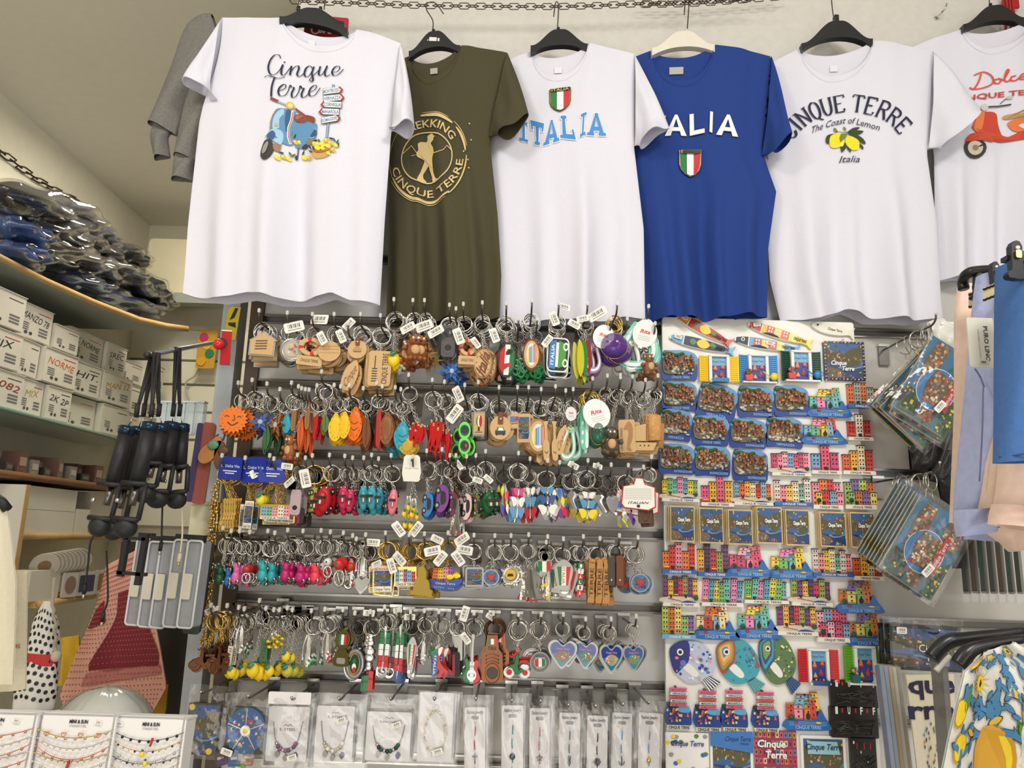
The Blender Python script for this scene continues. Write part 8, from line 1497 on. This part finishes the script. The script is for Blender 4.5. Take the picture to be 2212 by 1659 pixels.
# necklace display cards at the bottom left
def ncard(x0,x1,y0,y1,Y,label,lines,cols,lemons=0,hearts=0):
    cx,cy=(x0+x1)/2,y0; g=PXM(cx,cy,Y); c=W(cx,cy,Y); w=(x1-x0)*g; h=(y1-y0)*g; r=empty('necklace_display',label,'display card',c,'white stainless steel necklace display cards',(-.12,0,0))
    mb=MB(); mb.prism([(-w/2,0),(w/2,0),(w/2*1.05,-h),(-w/2*1.05,-h)],0,.004,C(236,234,234,.45)); mb.box((-w/2+.003,.02,-h/2),(.003,.04,h),C(226,224,224,.5)); mb.box((w/2-.003,.02,-h/2),(.003,.04,h),C(226,224,224,.5)); mb.box((0,.02,-.002),(w,.04,.003),C(226,224,224,.5)); obj('card',mb,r)
    mb=MB(); text(mb,'MINI & SUN',.02*w,-16*g,.24*w,7*g,-.0012,BLACK,.04); text(mb,'STAINLESS STEEL',.02*w,-25*g,.22*w,4*g,-.0012,C(110,108,110),.0); obj('brand_print',mb,r)
    for i in range(lines):
        z0=-(30+15*i)*g; dp_=(18+6*(i%3))*g; m=cols[i%len(cols)]; P=[((-.5+t/24)*w*1.0,-.003-.002*sin(PI*t/24),z0-dp_*(1-(2*t/24-1)**2)) for t in range(25)]
        mb=MB(); mb.tube(P,.0006,m,5); obj('necklace_chain',mb,r); mb=MB()
        for t in range(1,24,2 if i%2 else 3): mb.ball((P[t][0],P[t][1]-.001,P[t][2]-.001),.0016 if i%2 else .0022,[m,BLACK,STEEL][(i+t)%3 if lemons else 0],6,5)
        obj('charms',mb,r)
    if lemons:
        for x,z in ((-.02,-74),(.04,-92)): mb=MB(); mb.ball((x*w,-.006,z*g),(4.5*g,4*g,6.5*g),C(240,210,40,.3),10,7); mb.ball((x*w,-.006,(z+7)*g),(3*g,3*g,3*g),C(40,100,70,.4),6,5); obj('lemon_charm',mb,r)
        mb=MB(); mb.tube(cat([(.09*w,-.005,-42*g),(.085*w,-.006,-50*g),(.07*w,-.005,-58*g)],3),.0016,C(180,30,40,.2),6); obj('chilli_charm',mb,r)
    if hearts:
        for x in (-.34,-.12,.1,.33): mb=MB(); mb.tube([(x*w+4*g*a,-.006,-(42-4*abs(x))*g+4*g*b) for a,b in poly_c([(0,.5),(.8,1.0),(1.3,.3),(.5,-.7),(0,-1.2),(-.5,-.7),(-1.3,.3),(-.8,1.0)],2)],.0007,mat((214,150,120),.25,1,'rose_gold'),5,True); obj('heart_charm',mb,r)
        mb=MB(); mb.tube(cat([(0,-.006,-92*g),(.012*w,-.006,-98*g),(-.01*w,-.006,-112*g)],4),.002,C(170,40,60,.3),6); obj('horn_charm',mb,r)
    link('price_tag',ME_TAG,r,((-.42 if lemons else .28)*w,-.002,-17*g),(15*g,.0008,15*g),(0,.1,0))
RG=mat((206,146,120),.25,1,'rose_gold'); YG=mat((206,180,120),.25,1,'pale_gold')
ncard(-110,84,1537,1690,1.12,'necklace display card with pink bead chains, cut by left edge',7,[RG,STEEL])
ncard(88,254,1541,1700,1.13,'necklace display card with heart, star and red horn charms',7,[YG,STEEL,RG],0,1)
ncard(250,404,1547,1700,1.14,'necklace display card with two lemon charms and chilli',7,[DSTEEL,YG,STEEL],1)
# leather fobs hanging at the left end of the second row
for i,(x,y,a) in enumerate(((456,972,.6),(478,985,-.2))):
    c=W(x+16-8*i,938,1.60); q=W(x,y,1.60)-c; g=PXM(x,y,1.6); r=empty('leather_fob','tan leather shoe-shaped fob %s at left end of hooks'%('leftmost' if i==0 else 'darker'),'keychain',c,'leather shoe fobs at the left end'); mb=MB(); 
    P=poly_c([(-.1,.5),(.12,.45),(.2,.1),(.26,-.25),(.1,-.5),(-.14,-.48),(-.26,-.2),(-.2,.15)],3); P=[(q.x+(u*cos(a)+v*sin(a))*64*g,q.z+(v*cos(a)-u*sin(a))*64*g) for u,v in P]; mb.prism(P,-.004,.003,mat((176,122,66) if i==0 else (110,70,40),.6,0,'leather',60,.1,.3)); obj('sole',mb,r); mb=MB(); mb.ball((q.x+.006,-.007,q.z+.010),(.012,.004,.010),C(90,140,110,.5) if i==0 else C(90,60,40,.5),10,6); obj('strap_patch',mb,r); mb=MB(); mb.tube([(0,0,0),(q.x*.8,-.001,q.z*.3)],.002,C(110,70,50),5); obj('cord',mb,r)
# ---------------------------------------------------------------- right side of the shop
def puzzle(cx,cy,w,h,ang,Y,label,k,red=1):
    g=PXM(cx,cy,Y); c=W(cx,cy,Y); W_,H_=w*g,h*g; r=empty('souvenir_puzzle',label,'puzzle pack',c,'bagged souvenir puzzle cards on the right hooks',(0,-ang,0.0)); R=random.Random(k%3)
    mb=MB(); mb.prism(rrect(W_,H_,.003,2),-.004,.002,C(214,190,130,.5)); obj('card',mb,r)
    mb=MB(); y=-.0046; q=lambda a,b:(a*W_,b*H_)
    mb.flat([q(-.5,-.5),q(.5,-.5),q(.5,.5),q(-.5,.5)],y,C(58,112,150,.3))
    def town(x0,z0,x1,z1,n,yy,gr=0):
        mb.flat([q(x0,z0),q(x1,z0-.02),q(x1+.02,z1),q((x0+x1)/2,z1+.05),q(x0-.02,z1-.03)],yy+.0001,C(104,84,62) if not gr else C(44,70,44))
        for i in range(n): a=R.uniform(x0,x1); b=R.uniform(z0,z1); s=R.uniform(.009,.02); mb.flat([q(a-s,b-s*1.2),q(a+s,b-s*1.2),q(a+s*.8,b+s*1.6),q(a-s*.8,b+s*1.4)],yy-.00001*i,C(*[(200,110,70),(180,70,56),(214,170,110),(150,110,80),(220,200,160),(120,110,90),(90,110,70)][R.randrange(7)],.5) if not gr else [C(40,90,60),C(236,200,60),C(60,110,60)][R.randrange(3)])
    mb.flat([q(-.5,-.5),q(-.1,-.5),q(-.1,.1),q(-.5,.1)],y-.0002,C(40,110,120,.3)); mb.flat([q(.1,-.5),q(.5,-.5),q(.5,-.2),q(.2,0)],y-.0002,C(30,100,110,.3)); mb.flat([q(-.5,-.5),q(.0,-.5),q(-.1,-.36),q(-.5,-.3)],y-.0003,C(46,100,60))
    town(-.46,-.2,-.12,.05,60,y-.0004); town(-.12,.14,.46,.36,90,y-.0006); town(-.48,.1,-.2,.46,26,y-.0008,1); town(-.48,-.48,-.1,-.3,40,y-.0009,1); town(.1,-.46,.46,-.16,70,y-.001)
    mb.flat([q(-.06+.26*cos(t*PI/14),.0+.34*sin(t*PI/14)) for t in range(28)],y-.0014,C(220,226,230)); mb.flat([q(-.06+.25*cos(t*PI/14),.0+.325*sin(t*PI/14)) for t in range(28)],y-.0016,C(60,130,190,.3)); town(-.24,-.24,.14,.16,110,y-.0018)
    mb.flat([q(-.26,-.32),q(.22,-.30),q(.24,-.2),q(-.24,-.2)],y-.0028,C(196,40,40))
    for s_,x,z in (('Vernazza',-.3,.42),('Corniglia',-.38,.14),('Manarola',.34,-.42)): text(mb,s_,x*W_,z*H_,.18*W_,.06*H_,y-.003,C(120,60,110),.01,.2)
    obj('printed_picture',mb,r); mb=MB(); text(mb,'Cinque Terre',-.01*W_,-.25*H_,.36*W_,.07*H_,y-.0032,WHITE,.01); obj('lettering',mb,r)
    film(r,W_*1.12,H_*1.14,.0,0,-.010,k)
    if red: link('price_tag',ME_TAG,r,(-.24*W_,-.018,-.16*H_),(.026,.001,.026),(0,.2,0))
for (tip,n,cx,cy,Y0,lb) in (((2022,679),6,2024,834,1.50,'upper'),((2030,999),8,1998,1182,1.47,'lower')):
    p,dr=hook(tip[0],tip[1],'long thick prong hook holding the %s bunch of puzzle packs'%lb,0,Y0,drop=.018,grp='thick prong hooks on the right slatwall')
    for k in range(n):
        Y=Y0+.035+.020*k; gx=PXM(tip[0],tip[1],Y); rr=empty('binder_ring','steel ring on the %s long hook, number %d from the front'%(lb,k+1) if 0 else 'steel ring threaded on the %s long hook for puzzle packs'%lb,'ring',Vector((p.x+.002*sin(k*3),Y,p.z-dr-.015)),'steel rings on the %s long hook'%lb); mb=MB(); mb.torus((0,0,0),.018,.0011,STEEL,22,6); o=obj('ring_wire',mb,rr,None); rr.rotation_euler=(.1*sin(k),0,.5+.4*sin(k*2.2)); mb=MB(); mb.tube([(0,0,-.018),(.002,0,-.05)],.0008,STEEL,4); obj('tie',mb,rr)
        j=k; 
        if lb=='upper': a=1.0 if k==0 else 1.0-.20*(k>1)+.03*sin(k*2); cxx=cx-(6*k if k<2 else 9*k-2); cyy=cy+(14*k if k<3 else -6+6*k)
        else: a=.99+.01*sin(k*2); cxx=cx-3.5*k; cyy=cy-4*k
        wx=W(cx,cy,Y0+.03); base=W(cxx,cyy,Y0+.03+.0)
        puzzle(cxx if lb=='upper' else cx-7*k,cyy if lb=='upper' else cy-5*k,186,124,a,Y0+.03+.0165*k,('front puzzle pack of the %s bunch, Cinque Terre harbour pictures'%lb) if k==0 else 'puzzle pack hanging behind the front one, %s bunch, layer %s'%(lb,('two','three','four','five','six','seven','eight')[k-1]),k+(10 if lb=='lower' else 0),k==0 or k==1)
# white crinkled bag behind the upper bunch
c=W(2065,740,1.62); r=empty('white_plastic_bag','crumpled white plastic bag behind the upper puzzle packs','bag',c); g=PXM(2065,740,1.62); mb=MB(); mb.grid(lambda a,b:Vector(((a-.5)*110*g,-.02*sin(PI*a)*sin(PI*b)-.006*sin(13*a+7*b)-.005*sin(9*b-17*a),(.5-b)*90*g+8*g*sin(6*a))),24,20,mat((226,226,220),.2,0,'white_film',40,.05,.8)); mb.grid(lambda a,b:Vector(((a-.5)*110*g,.008,(.5-b)*90*g+8*g*sin(6*a))),6,6,mat((226,226,220),.2,0,'white_film',40,.05,.8),flip=True); obj('film',mb,r); mb=MB(); mb.box((0,.0,42*g),(60*g,.006,6*g),WHITE); obj('seal_strip',mb,r)
DKB=mat((40,40,42),.25,0,'dark_film',40,.2,.6)
for i,(x,y,w,h) in enumerate(((2000,960,70,110),(2045,975,60,140),(2062,1060,60,130),(2085,1150,70,150))):
    c=W(x,y,1.66); g=PXM(x,y,1.66); r=empty('dark_packet','dark wrapped packet hanging behind the puzzle packs, %s'%('highest','second','third','lowest')[i],'packet',c,'dark wrapped packets between puzzle packs and shorts',(0,.2*sin(i*2),0)); mb=MB(); mb.grid(lambda a,b:Vector(((a-.5)*w*g,-.018*(sin(PI*a)*sin(PI*b))**.5-.003*sin(15*a+8*b),(.5-b)*h*g)),16,16,DKB); mb.grid(lambda a,b:Vector(((a-.5)*w*g,.008,(.5-b)*h*g)),3,3,DKB,flip=True); obj('packet_body',mb,r); mb=MB(); mb.box((0,-.016,h*g*.1),(w*g*.4,.002,h*g*.2),C(96,84,60,.4)); obj('label',mb,r)
for i in range(7):
    x=2085+19*i; c=W(x,1215,1.55); g=PXM(x,1215,1.55); r=empty('hanging_packet','narrow dark clear-ended packet hanging under the shorts','packet',c,'narrow packets hanging under the shorts',(0,.04*sin(i),.9)); mb=MB(); mb.prism(rrect(.05,130*g,.008,3,0,0),-.004,.004,C(*[(44,46,44),(60,50,44),(38,54,50)][i%3],.25)); obj('packet_body',mb,r); mb=MB(); mb.prism(rrect(.054,26*g,.006,3,0,-72*g),-.005,.005,PLAST); obj('clear_end',mb,r)
# linen shorts
LP=mat((176,186,226),.9,0,'periwinkle_linen',90,.07,.35); LQ=mat((238,210,194),.9,0,'peach_linen',90,.05,.3); LB=mat((70,112,176),.9,0,'blue_jersey',120,.05,.2)
KN=mat((224,212,176),.9,0,'knit_band',60,.08,.5)
def leg(r,sp,hw,Y,dp,m,c,nm,seed=0,n=30): 
    mb=MB(); flattube(mb,sp,hw,Y,dp,m,c,n,34,seed); obj(nm,mb,r)
def band(r,c,x0,x1,y,dy,Y,h,sl):
    mb=MB()
    def f(a,b,s=0): return W(x0+(x1-x0)*a,y+h*b+sl*a,Y)+Vector((0,-.022*sin(PI*a)-.012+s,0))-c
    mb.grid(lambda a,b:f(a,b),14,10,KN); obj('knit_waistband',mb,r); mb=MB()
    for b in (.12,.88): mb.tube([f(q/24,b+.05*(q%2),-.001) for q in range(25)],.0016,BLACK,5)
    obj('black_stitching',mb,r)
c=W(2085,620,1.12); r=empty('peach_trousers','peach linen trousers with cream knit waistband, behind the price tag','trousers',c); leg(r,[(2092,618),(2090,700),(2082,900),(2074,1130)],[24,30,22,24],1.13,.02,LQ,c,'leg',1); leg(r,[(2086,1040),(2080,1090),(2072,1132)],[12,12,14],1.09,.014,LQ,c,'hem_cuff',1); band(r,c,2082,2118,638,0,1.10,34,14)
c=W(2125,610,1.04); r=empty('periwinkle_trousers','periwinkle blue linen trousers hanging beside blue shorts','trousers',c); leg(r,[(2128,600),(2122,700),(2112,900),(2096,1050),(2088,1130)],[20,26,34,34,30],1.03,.035,LP,c,'leg',2); leg(r,[(2148,640),(2146,800),(2138,1000),(2126,1168)],[18,22,34,44],1.06,.03,LP,c,'leg',5); leg(r,[(2098,1100),(2100,1130),(2104,1152)],[38,40,40],1.005,.03,LP,c,'hem_cuff',5); band(r,c,2112,2144,628,0,1.0,30,-6)
mb=MB(); mb.tube(cat([W(2106,796,.985)-c,W(2118,815,.985)-c,W(2126,836,.98)-c],4),.0012,C(110,118,160),5); mb.tube(cat([W(2124,838,.98)-c,W(2122,930,.975)-c,W(2116,1040,.98)-c],4),.0010,C(120,128,170),5); obj('pocket_seam',mb,r)
c=W(2180,980,.99); r=empty('peach_shorts','peach linen shorts with rolled cuffs under the blue shorts','shorts',c); leg(r,[(2172,640),(2176,850),(2168,1010),(2150,1140)],[20,30,52,44],1.0,.03,LQ,c,'leg',3); leg(r,[(2200,950),(2196,1060),(2186,1140)],[40,46,50],.955,.03,LQ,c,'leg',6); leg(r,[(2196,1100),(2192,1120),(2188,1142)],[55,57,56],.94,.034,LQ,c,'hem_cuff',6); leg(r,[(2172,1120),(2190,1150),(2205,1178)],[58,40,30],1.0,.03,LQ,c,'hem_cuff',8)
c=W(2190,700,.90); r=empty('blue_shorts','royal blue jersey shorts with gathered waist on clip hanger','shorts',c); leg(r,[(2200,575),(2203,620),(2205,760),(2208,900),(2210,1000)],[50,54,58,62,66],.90,.05,LB,c,'leg',4,60); 
mb=MB(); mb.grid(lambda a,b:W(2148+80*a,572+40*b+3*sin(19*a*3),.90)+Vector((0,-.045-.006*sin(60*a)-.006*sin(PI*b),0))-c,60,8,LB); obj('gathered_waistband',mb,r); mb=MB(); mb.tube([W(2146+16*q,990-1.5*q,.90)+Vector((0,-.045*sin(PI*(.05+.12*q))-.004,0))-c for q in range(6)],.0009,C(50,84,140),5); obj('hem_stitch',mb,r)
# tag
c=W(2120,740,.965); g=PXM(2120,740,.965); r=empty('hang_tag','white clothing tag reading PURO LINO over the periwinkle trousers','tag',c); mb=MB(); mb.prism(rrect(57*g,110*g,4*g,3),-.001,.001,C(232,230,214,.6)); obj('card',mb,r)
mb=MB(); text(mb,'PURO LINO',10*g,-3*g,78*g,9*g,-.0013,C(30,30,34),.014,0,None,-PI/2); text(mb,'PURE LINEN COLLECTION',-6*g,-3*g,64*g,3*g,-.0013,C(140,138,134),0,0,None,-PI/2); obj('lettering',mb,r); mb=MB(); mb.prism(rrect(22*g,9*g,.5*g,2,0,-44*g),-.0016,-.001,C(226,214,208)); mb.flat([(-6*g,-46*g),(4*g,-46*g),(4*g,-42*g),(-6*g,-42*g)],-.0018,C(120,116,112)); obj('price_sticker',mb,r)
# clip hangers
BP=C(28,29,30,.3)
def clip(x0,y0,x1,y1,Y,label,extra=None,ang=0):
    cx,cy=(x0+x1)/2,(y0+y1)/2; c=W(cx,cy,Y); g=PXM(cx,cy,Y); w,h=(x1-x0)*g,(y1-y0)*g; r=empty('clip_hanger',label,'hanger',c,'black clip hangers',(0,ang,0))
    mb=MB(); mb.prism(poly_c([(-.5*w,-.5*h),(.5*w,-.5*h),(.5*w,-.34*h),(.3*w,-.25*h),(.3*w,.36*h),(.0,.5*h),(-.3*w,.36*h),(-.3*w,-.25*h),(-.5*w,-.34*h)],2),-.006,.004,BP); obj('clip_jaw',mb,r)
    mb=MB(); mb.prism(rrect(.34*w,.22*h,.002,2,0,.12*h),-.009,-.005,mat((210,190,150),.25,1,'brass_spring')); mb.prism(rrect(.2*w,.08*h,.001,2,0,.3*h),-.008,-.005,C(230,226,214)); obj('spring_clip',mb,r)
    mb=MB(); mb.box((.9*w,.006,.08*h),(1.9*w if not extra else extra*w,.012,.12*h),BP); obj('hanger_bar',mb,r)
clip(2172,521,2210,606,.84,'black clip hanger gripping the blue shorts',2.6,.05)
clip(2098,590,2128,650,1.05,'black clip hanger gripping the peach trousers',2.0,.1); clip(2135,566,2160,630,1.0,'small black clip hanger between peach and blue shorts',1.6,0)
c=W(2120,592,1.06); mb=MB(); mb.tube(cat([W(2082,624,1.08)-c,W(2080,608,1.08)-c,W(2092,590,1.06)-c,W(2120,585,1.05)-c,W(2150,584,1.04)-c],5),.008,BP,8); o=obj('hanger_arm',mb,None,c); o.name='curved_hanger_arm'; tag(o,'curved glossy black hanger arm above the peach trousers waistband','hanger')
# poster packs and tea towels low on the right wall
c=W(1996,1398,1.6); g=PXM(1996,1398,1.6)
for k in range(3):
    r=empty('picture_pack','wide bagged Cinque Terre picture card %s'%('at front, low on the right wall','second in the low right stack','third in the low right stack')[k],'picture pack',W(2000-14*k,1400-2*k,1.58+.02*k),'bagged picture cards low on the right',(0,.02,0)); w,h=150*g,92*g
    mb=MB(); mb.prism(rrect(w,h,.002,2),-.002,.002,C(40,42,44,.4)); obj('card',mb,r); mb=MB(); R=random.Random(31+k); scenery(mb,-.48*w,-.44*h,.5*w,.42*h,-.0022,R,.3,.0006); obj('printed_picture',mb,r); mb=MB(); text(mb,'Cinque',.08*w,.0,.4*w,.17*h,-.0052,DARK,.05); text(mb,'Cinque',.08*w,.0,.4*w,.17*h,-.0054,WHITE,.015); text(mb,'Terre',.12*w,-.2*h,.3*w,.15*h,-.0052,WHITE,.015); obj('lettering',mb,r); film(r,w*1.06,h*1.25,0,.04*h,-.006,50+k)
    if k==0: link('price_tag',ME_TAG,r,(-.38*w,-.014,.38*h),(.02,.001,.024),(0,0,0))
hook(2029,1362,'short hook carrying the low stack of picture cards',0,1.54,drop=.008,grp='thick prong hooks on the right slatwall')
CT=mat((206,198,176),.8,0,'tea_towel',120,.03,.2)
c=W(2010,1560,1.48); r=empty('tea_towel_pack','cream tea towel with large navy Cinque Terre letters in bag','tea towel',c); g=PXM(2010,1560,1.48); fn=sheet(r,c,[(1958,1458),(1970,1560),(1985,1700)],[(2060,1456),(2062,1560),(2064,1700)],1.48,CT,20,12,.004,2,name='towel')
mb=MB(); NV2=C(30,30,62,.7)
for s_,u0,u1,v0,v1 in (('que',.0,1.0,.19,.0),('rre',-.06,1.0,.46,.27)): vs,fs,tw=textgeo(s_,.03,0); mb.add([fn(u0+(u1-u0)*a/tw,v0+(v1-v0)*b,1,.002) for a,b in vs],fs,NV2)
obj('lettering',mb,r); mb=MB(); R=random.Random(8)
for i in range(60): u=R.uniform(.2,1); v=R.uniform(.5,.95)*(1)-.1*u+.05; s=.02; mb.add([fn(u-s,v,1,.002+.00002*i),fn(u,v+s,1,.002+.00002*i),fn(u+s,v,1,.002+.00002*i),fn(u,v-s,1,.002+.00002*i)],[(0,1,2,3)],C(*[(90,110,150),(110,130,100),(60,56,50),(190,120,40),(70,90,120)][i%5],.7))
obj('painted_scene',mb,r)
for i,(x,c_) in enumerate(((1928,(46,84,140)),(1938,(110,140,170)),(1948,(190,150,70)),(1957,(206,200,190)),(1966,(160,150,130)))):
    q=W(x,1560,1.50+.01*i); g=PXM(x,1560,1.5); r=empty('folded_towel','edge of a folded bagged towel with %s print, beside lettered towel'%('blue','pale blue','ochre','white','beige')[i],'towel',q,'folded towels seen edge-on',(0,-.06,0)); mb=MB(); mb.box((0,.03,0),(7*g,.02,220*g),C(*c_,.5)); obj('towel',mb,r); mb=MB(); mb.box((0,.03,0),(9*g,.024,226*g),mat((226,230,232),.15,0,'sleeve_film',20,.05,.5,0,.28)); obj('plastic_sleeve',mb,r)
# lemon print shirt on hangers
LW=mat((226,226,220),.8,0,'white_poplin',90,.03,.2)
c=W(2140,1500,.92); r=empty('lemon_print_shirt','white shirt printed with lemons, blue leaves and yellow sunflowers','shirt',c)
fn=sheet(r,c,[(2112,1416),(2078,1450),(2064,1520),(2052,1600),(2040,1700)],[(2190,1386),(2260,1430),(2280,1520),(2290,1600),(2300,1700)],.92,LW,40,40,.012,7,name='front')
mb=MB(); mb.grid(lambda a,b:W(2112+170*a-40*b*(1-a)-10*b,1416-30*a+290*b+8,.92)+Vector((0,.06*sin(PI*a)+.02,0))-c,12,12,LW,flip=True); obj('back',mb,r)
def pat(nm,items):
    mb=MB()
    for (kd,u,v,s,a,c1,c2) in items:
        f=lambda x,z,e:fn(min(1,max(0,u+s*(x*cos(a)-z*sin(a)))),min(1,max(0,v+s*1.25*(x*sin(a)+z*cos(a)))),1,e)
        P={'leaf':[(0,-1),(.35,-.4),(.35,.3),(0,1),(-.35,.3),(-.35,-.4)],'lemon':[(0,-1),(.55,-.7),(.75,0),(.5,.7),(0,1.1),(-.5,.7),(-.75,0),(-.55,-.7)],'bell':[(-.3,-1),(.3,-1),(.5,0),(.8,.9),(.3,.6),(0,1),(-.3,.6),(-.8,.9),(-.5,0)]}
        P={k_:(v_ if k_=='bell' else poly_c(v_,2)) for k_,v_ in P.items()}
        if kd=='sun':
            for k in range(16): t=2*PI*k/16; mb.add([f(.35*cos(t-.15),.35*sin(t-.15),.0030),f(1.0*cos(t),1.0*sin(t),.0030),f(.35*cos(t+.15),.35*sin(t+.15),.0030)],[(0,1,2)],C(*c2,.6)); mb.add([f(.35*cos(t-.12),.35*sin(t-.12),.0034),f(.92*cos(t),.92*sin(t),.0034),f(.35*cos(t+.12),.35*sin(t+.12),.0034)],[(0,1,2)],C(*c1,.6))
            mb.add([f(.42*cos(k),.42*sin(k),.0040) for k in range(6)],[tuple(range(6))],C(*c1,.6)); mb.add([f(.22*cos(k),.22*sin(k),.0044) for k in range(6)],[tuple(range(6))],C(*c2,.6))
        else:
            mb.add([f(x*1.1,z*1.1,.0024) for x,z in P[kd]],[tuple(range(len(P[kd])))],C(*c2,.6)); mb.add([f(x*.9,z*.9,.0028) for x,z in P[kd]],[tuple(range(len(P[kd])))],C(*c1,.6))
    obj(nm,mb,r)
Ye,Bl,Gn,Br=(236,206,40),(70,130,176),(90,140,50),(60,50,20); NB=(30,60,90)
pat('lemon_print',[('lemon',.06,.10,.09,.5,Ye,(226,150,50)),('lemon',.04,.55,.08,.0,Ye,(190,150,30)),('lemon',.40,.86,.16,.3,Ye,(200,150,40)),('lemon',.10,.78,.07,.2,Ye,(190,150,30)),('lemon',.72,.62,.13,-.4,(226,196,50),(200,150,40)),('lemon',.16,.22,.04,.3,(230,150,60),Br),('leaf',.10,.46,.09,.2,Gn,(50,90,40)),('leaf',.62,.74,.12,-.5,Gn,(60,110,40)),('leaf',.80,.40,.10,.7,Gn,(60,110,40))])
R=random.Random(19); its=[]
for i in range(150):
    u=R.uniform(.05,.97); v=R.uniform(.04,.97)
    if math.hypot(u-.26,v-.36)<.13 or math.hypot(u-.4,v-.86)<.15: continue
    its.append(('leaf' if i%4 else 'bell',u,v,R.uniform(.028,.055),R.uniform(0,6.2),Bl,NB))
pat('blue_leaf_print',its); pat('sunflower_print',[('sun',.26,.36,.12,.2,(236,200,50),Br),('sun',.66,.06,.08,1,(236,200,50),Br),('bell',.5,.14,.05,.2,Bl,Br),('bell',.36,.10,.045,1.2,(226,196,60),NB),('bell',.55,.42,.05,2,(230,190,60),Br),('leaf',.42,.62,.05,1,(226,180,60),Br),('leaf',.20,.70,.05,2,(226,180,60),Br)])
for i,(pts,lb) in enumerate((([(2212,1362),(2140,1372),(2080,1380),(2050,1385),(2030,1400),(2012,1422)],'long black coat hanger arm crossing the lower right corner'),([(2212,1380),(2150,1390),(2106,1400),(2085,1415),(2070,1436)],'black rubber-tipped hanger holding the lemon print shirt'))):
    c=W(*pts[0],.97-.04*i); r=empty('coat_hanger',lb,'hanger',c,'black coat hangers at lower right'); P=cat([W(x,y,.97-.04*i)-c for x,y in pts],5); mb=MB(); mb.tube(P,[.005+.004*min(1,k/14) for k in range(len(P))],BP,10); obj('arm',mb,r); mb=MB(); mb.tube([p+Vector((.004,-.001,-.014)) for p in P[-9:]],.004,C(206,204,196,.4),6); obj('pale_edge',mb,r)
c=W(2052,1520,1.1); r=empty('rack_upright','narrow grey translucent upright left of the lemon shirt','rack',c); g=PXM(2052,1520,1.1); mb=MB(); mb.box((0,.02,-60*g),(12*g,.03,360*g),mat((120,120,116),.3,0,'smoked_plastic',10,.05,0,0,.8)); obj('post',mb,r); mb=MB(); mb.box((0,.002,96*g),(13*g,.004,40*g),C(150,148,142,.4)); obj('bracket',mb,r)
mb=MB(); c=W(2200,1620,.84); mb.grid(lambda a,b:W(2214-18*b*(1)-4*sin(9*b)+60*a,1560+120*b,.84)+Vector((0,-.02*sin(PI*a),0))-c,8,12,mat((222,218,208),.9,0,'white_lace',160,.1,.6)); mb.grid(lambda a,b:W(2214-18*b+60*a,1560+120*b,.86)-c,2,2,LW,flip=True); o=obj('white_garment',mb,None,c); tag(o,'edge of a white textured garment in the bottom right corner','garment')
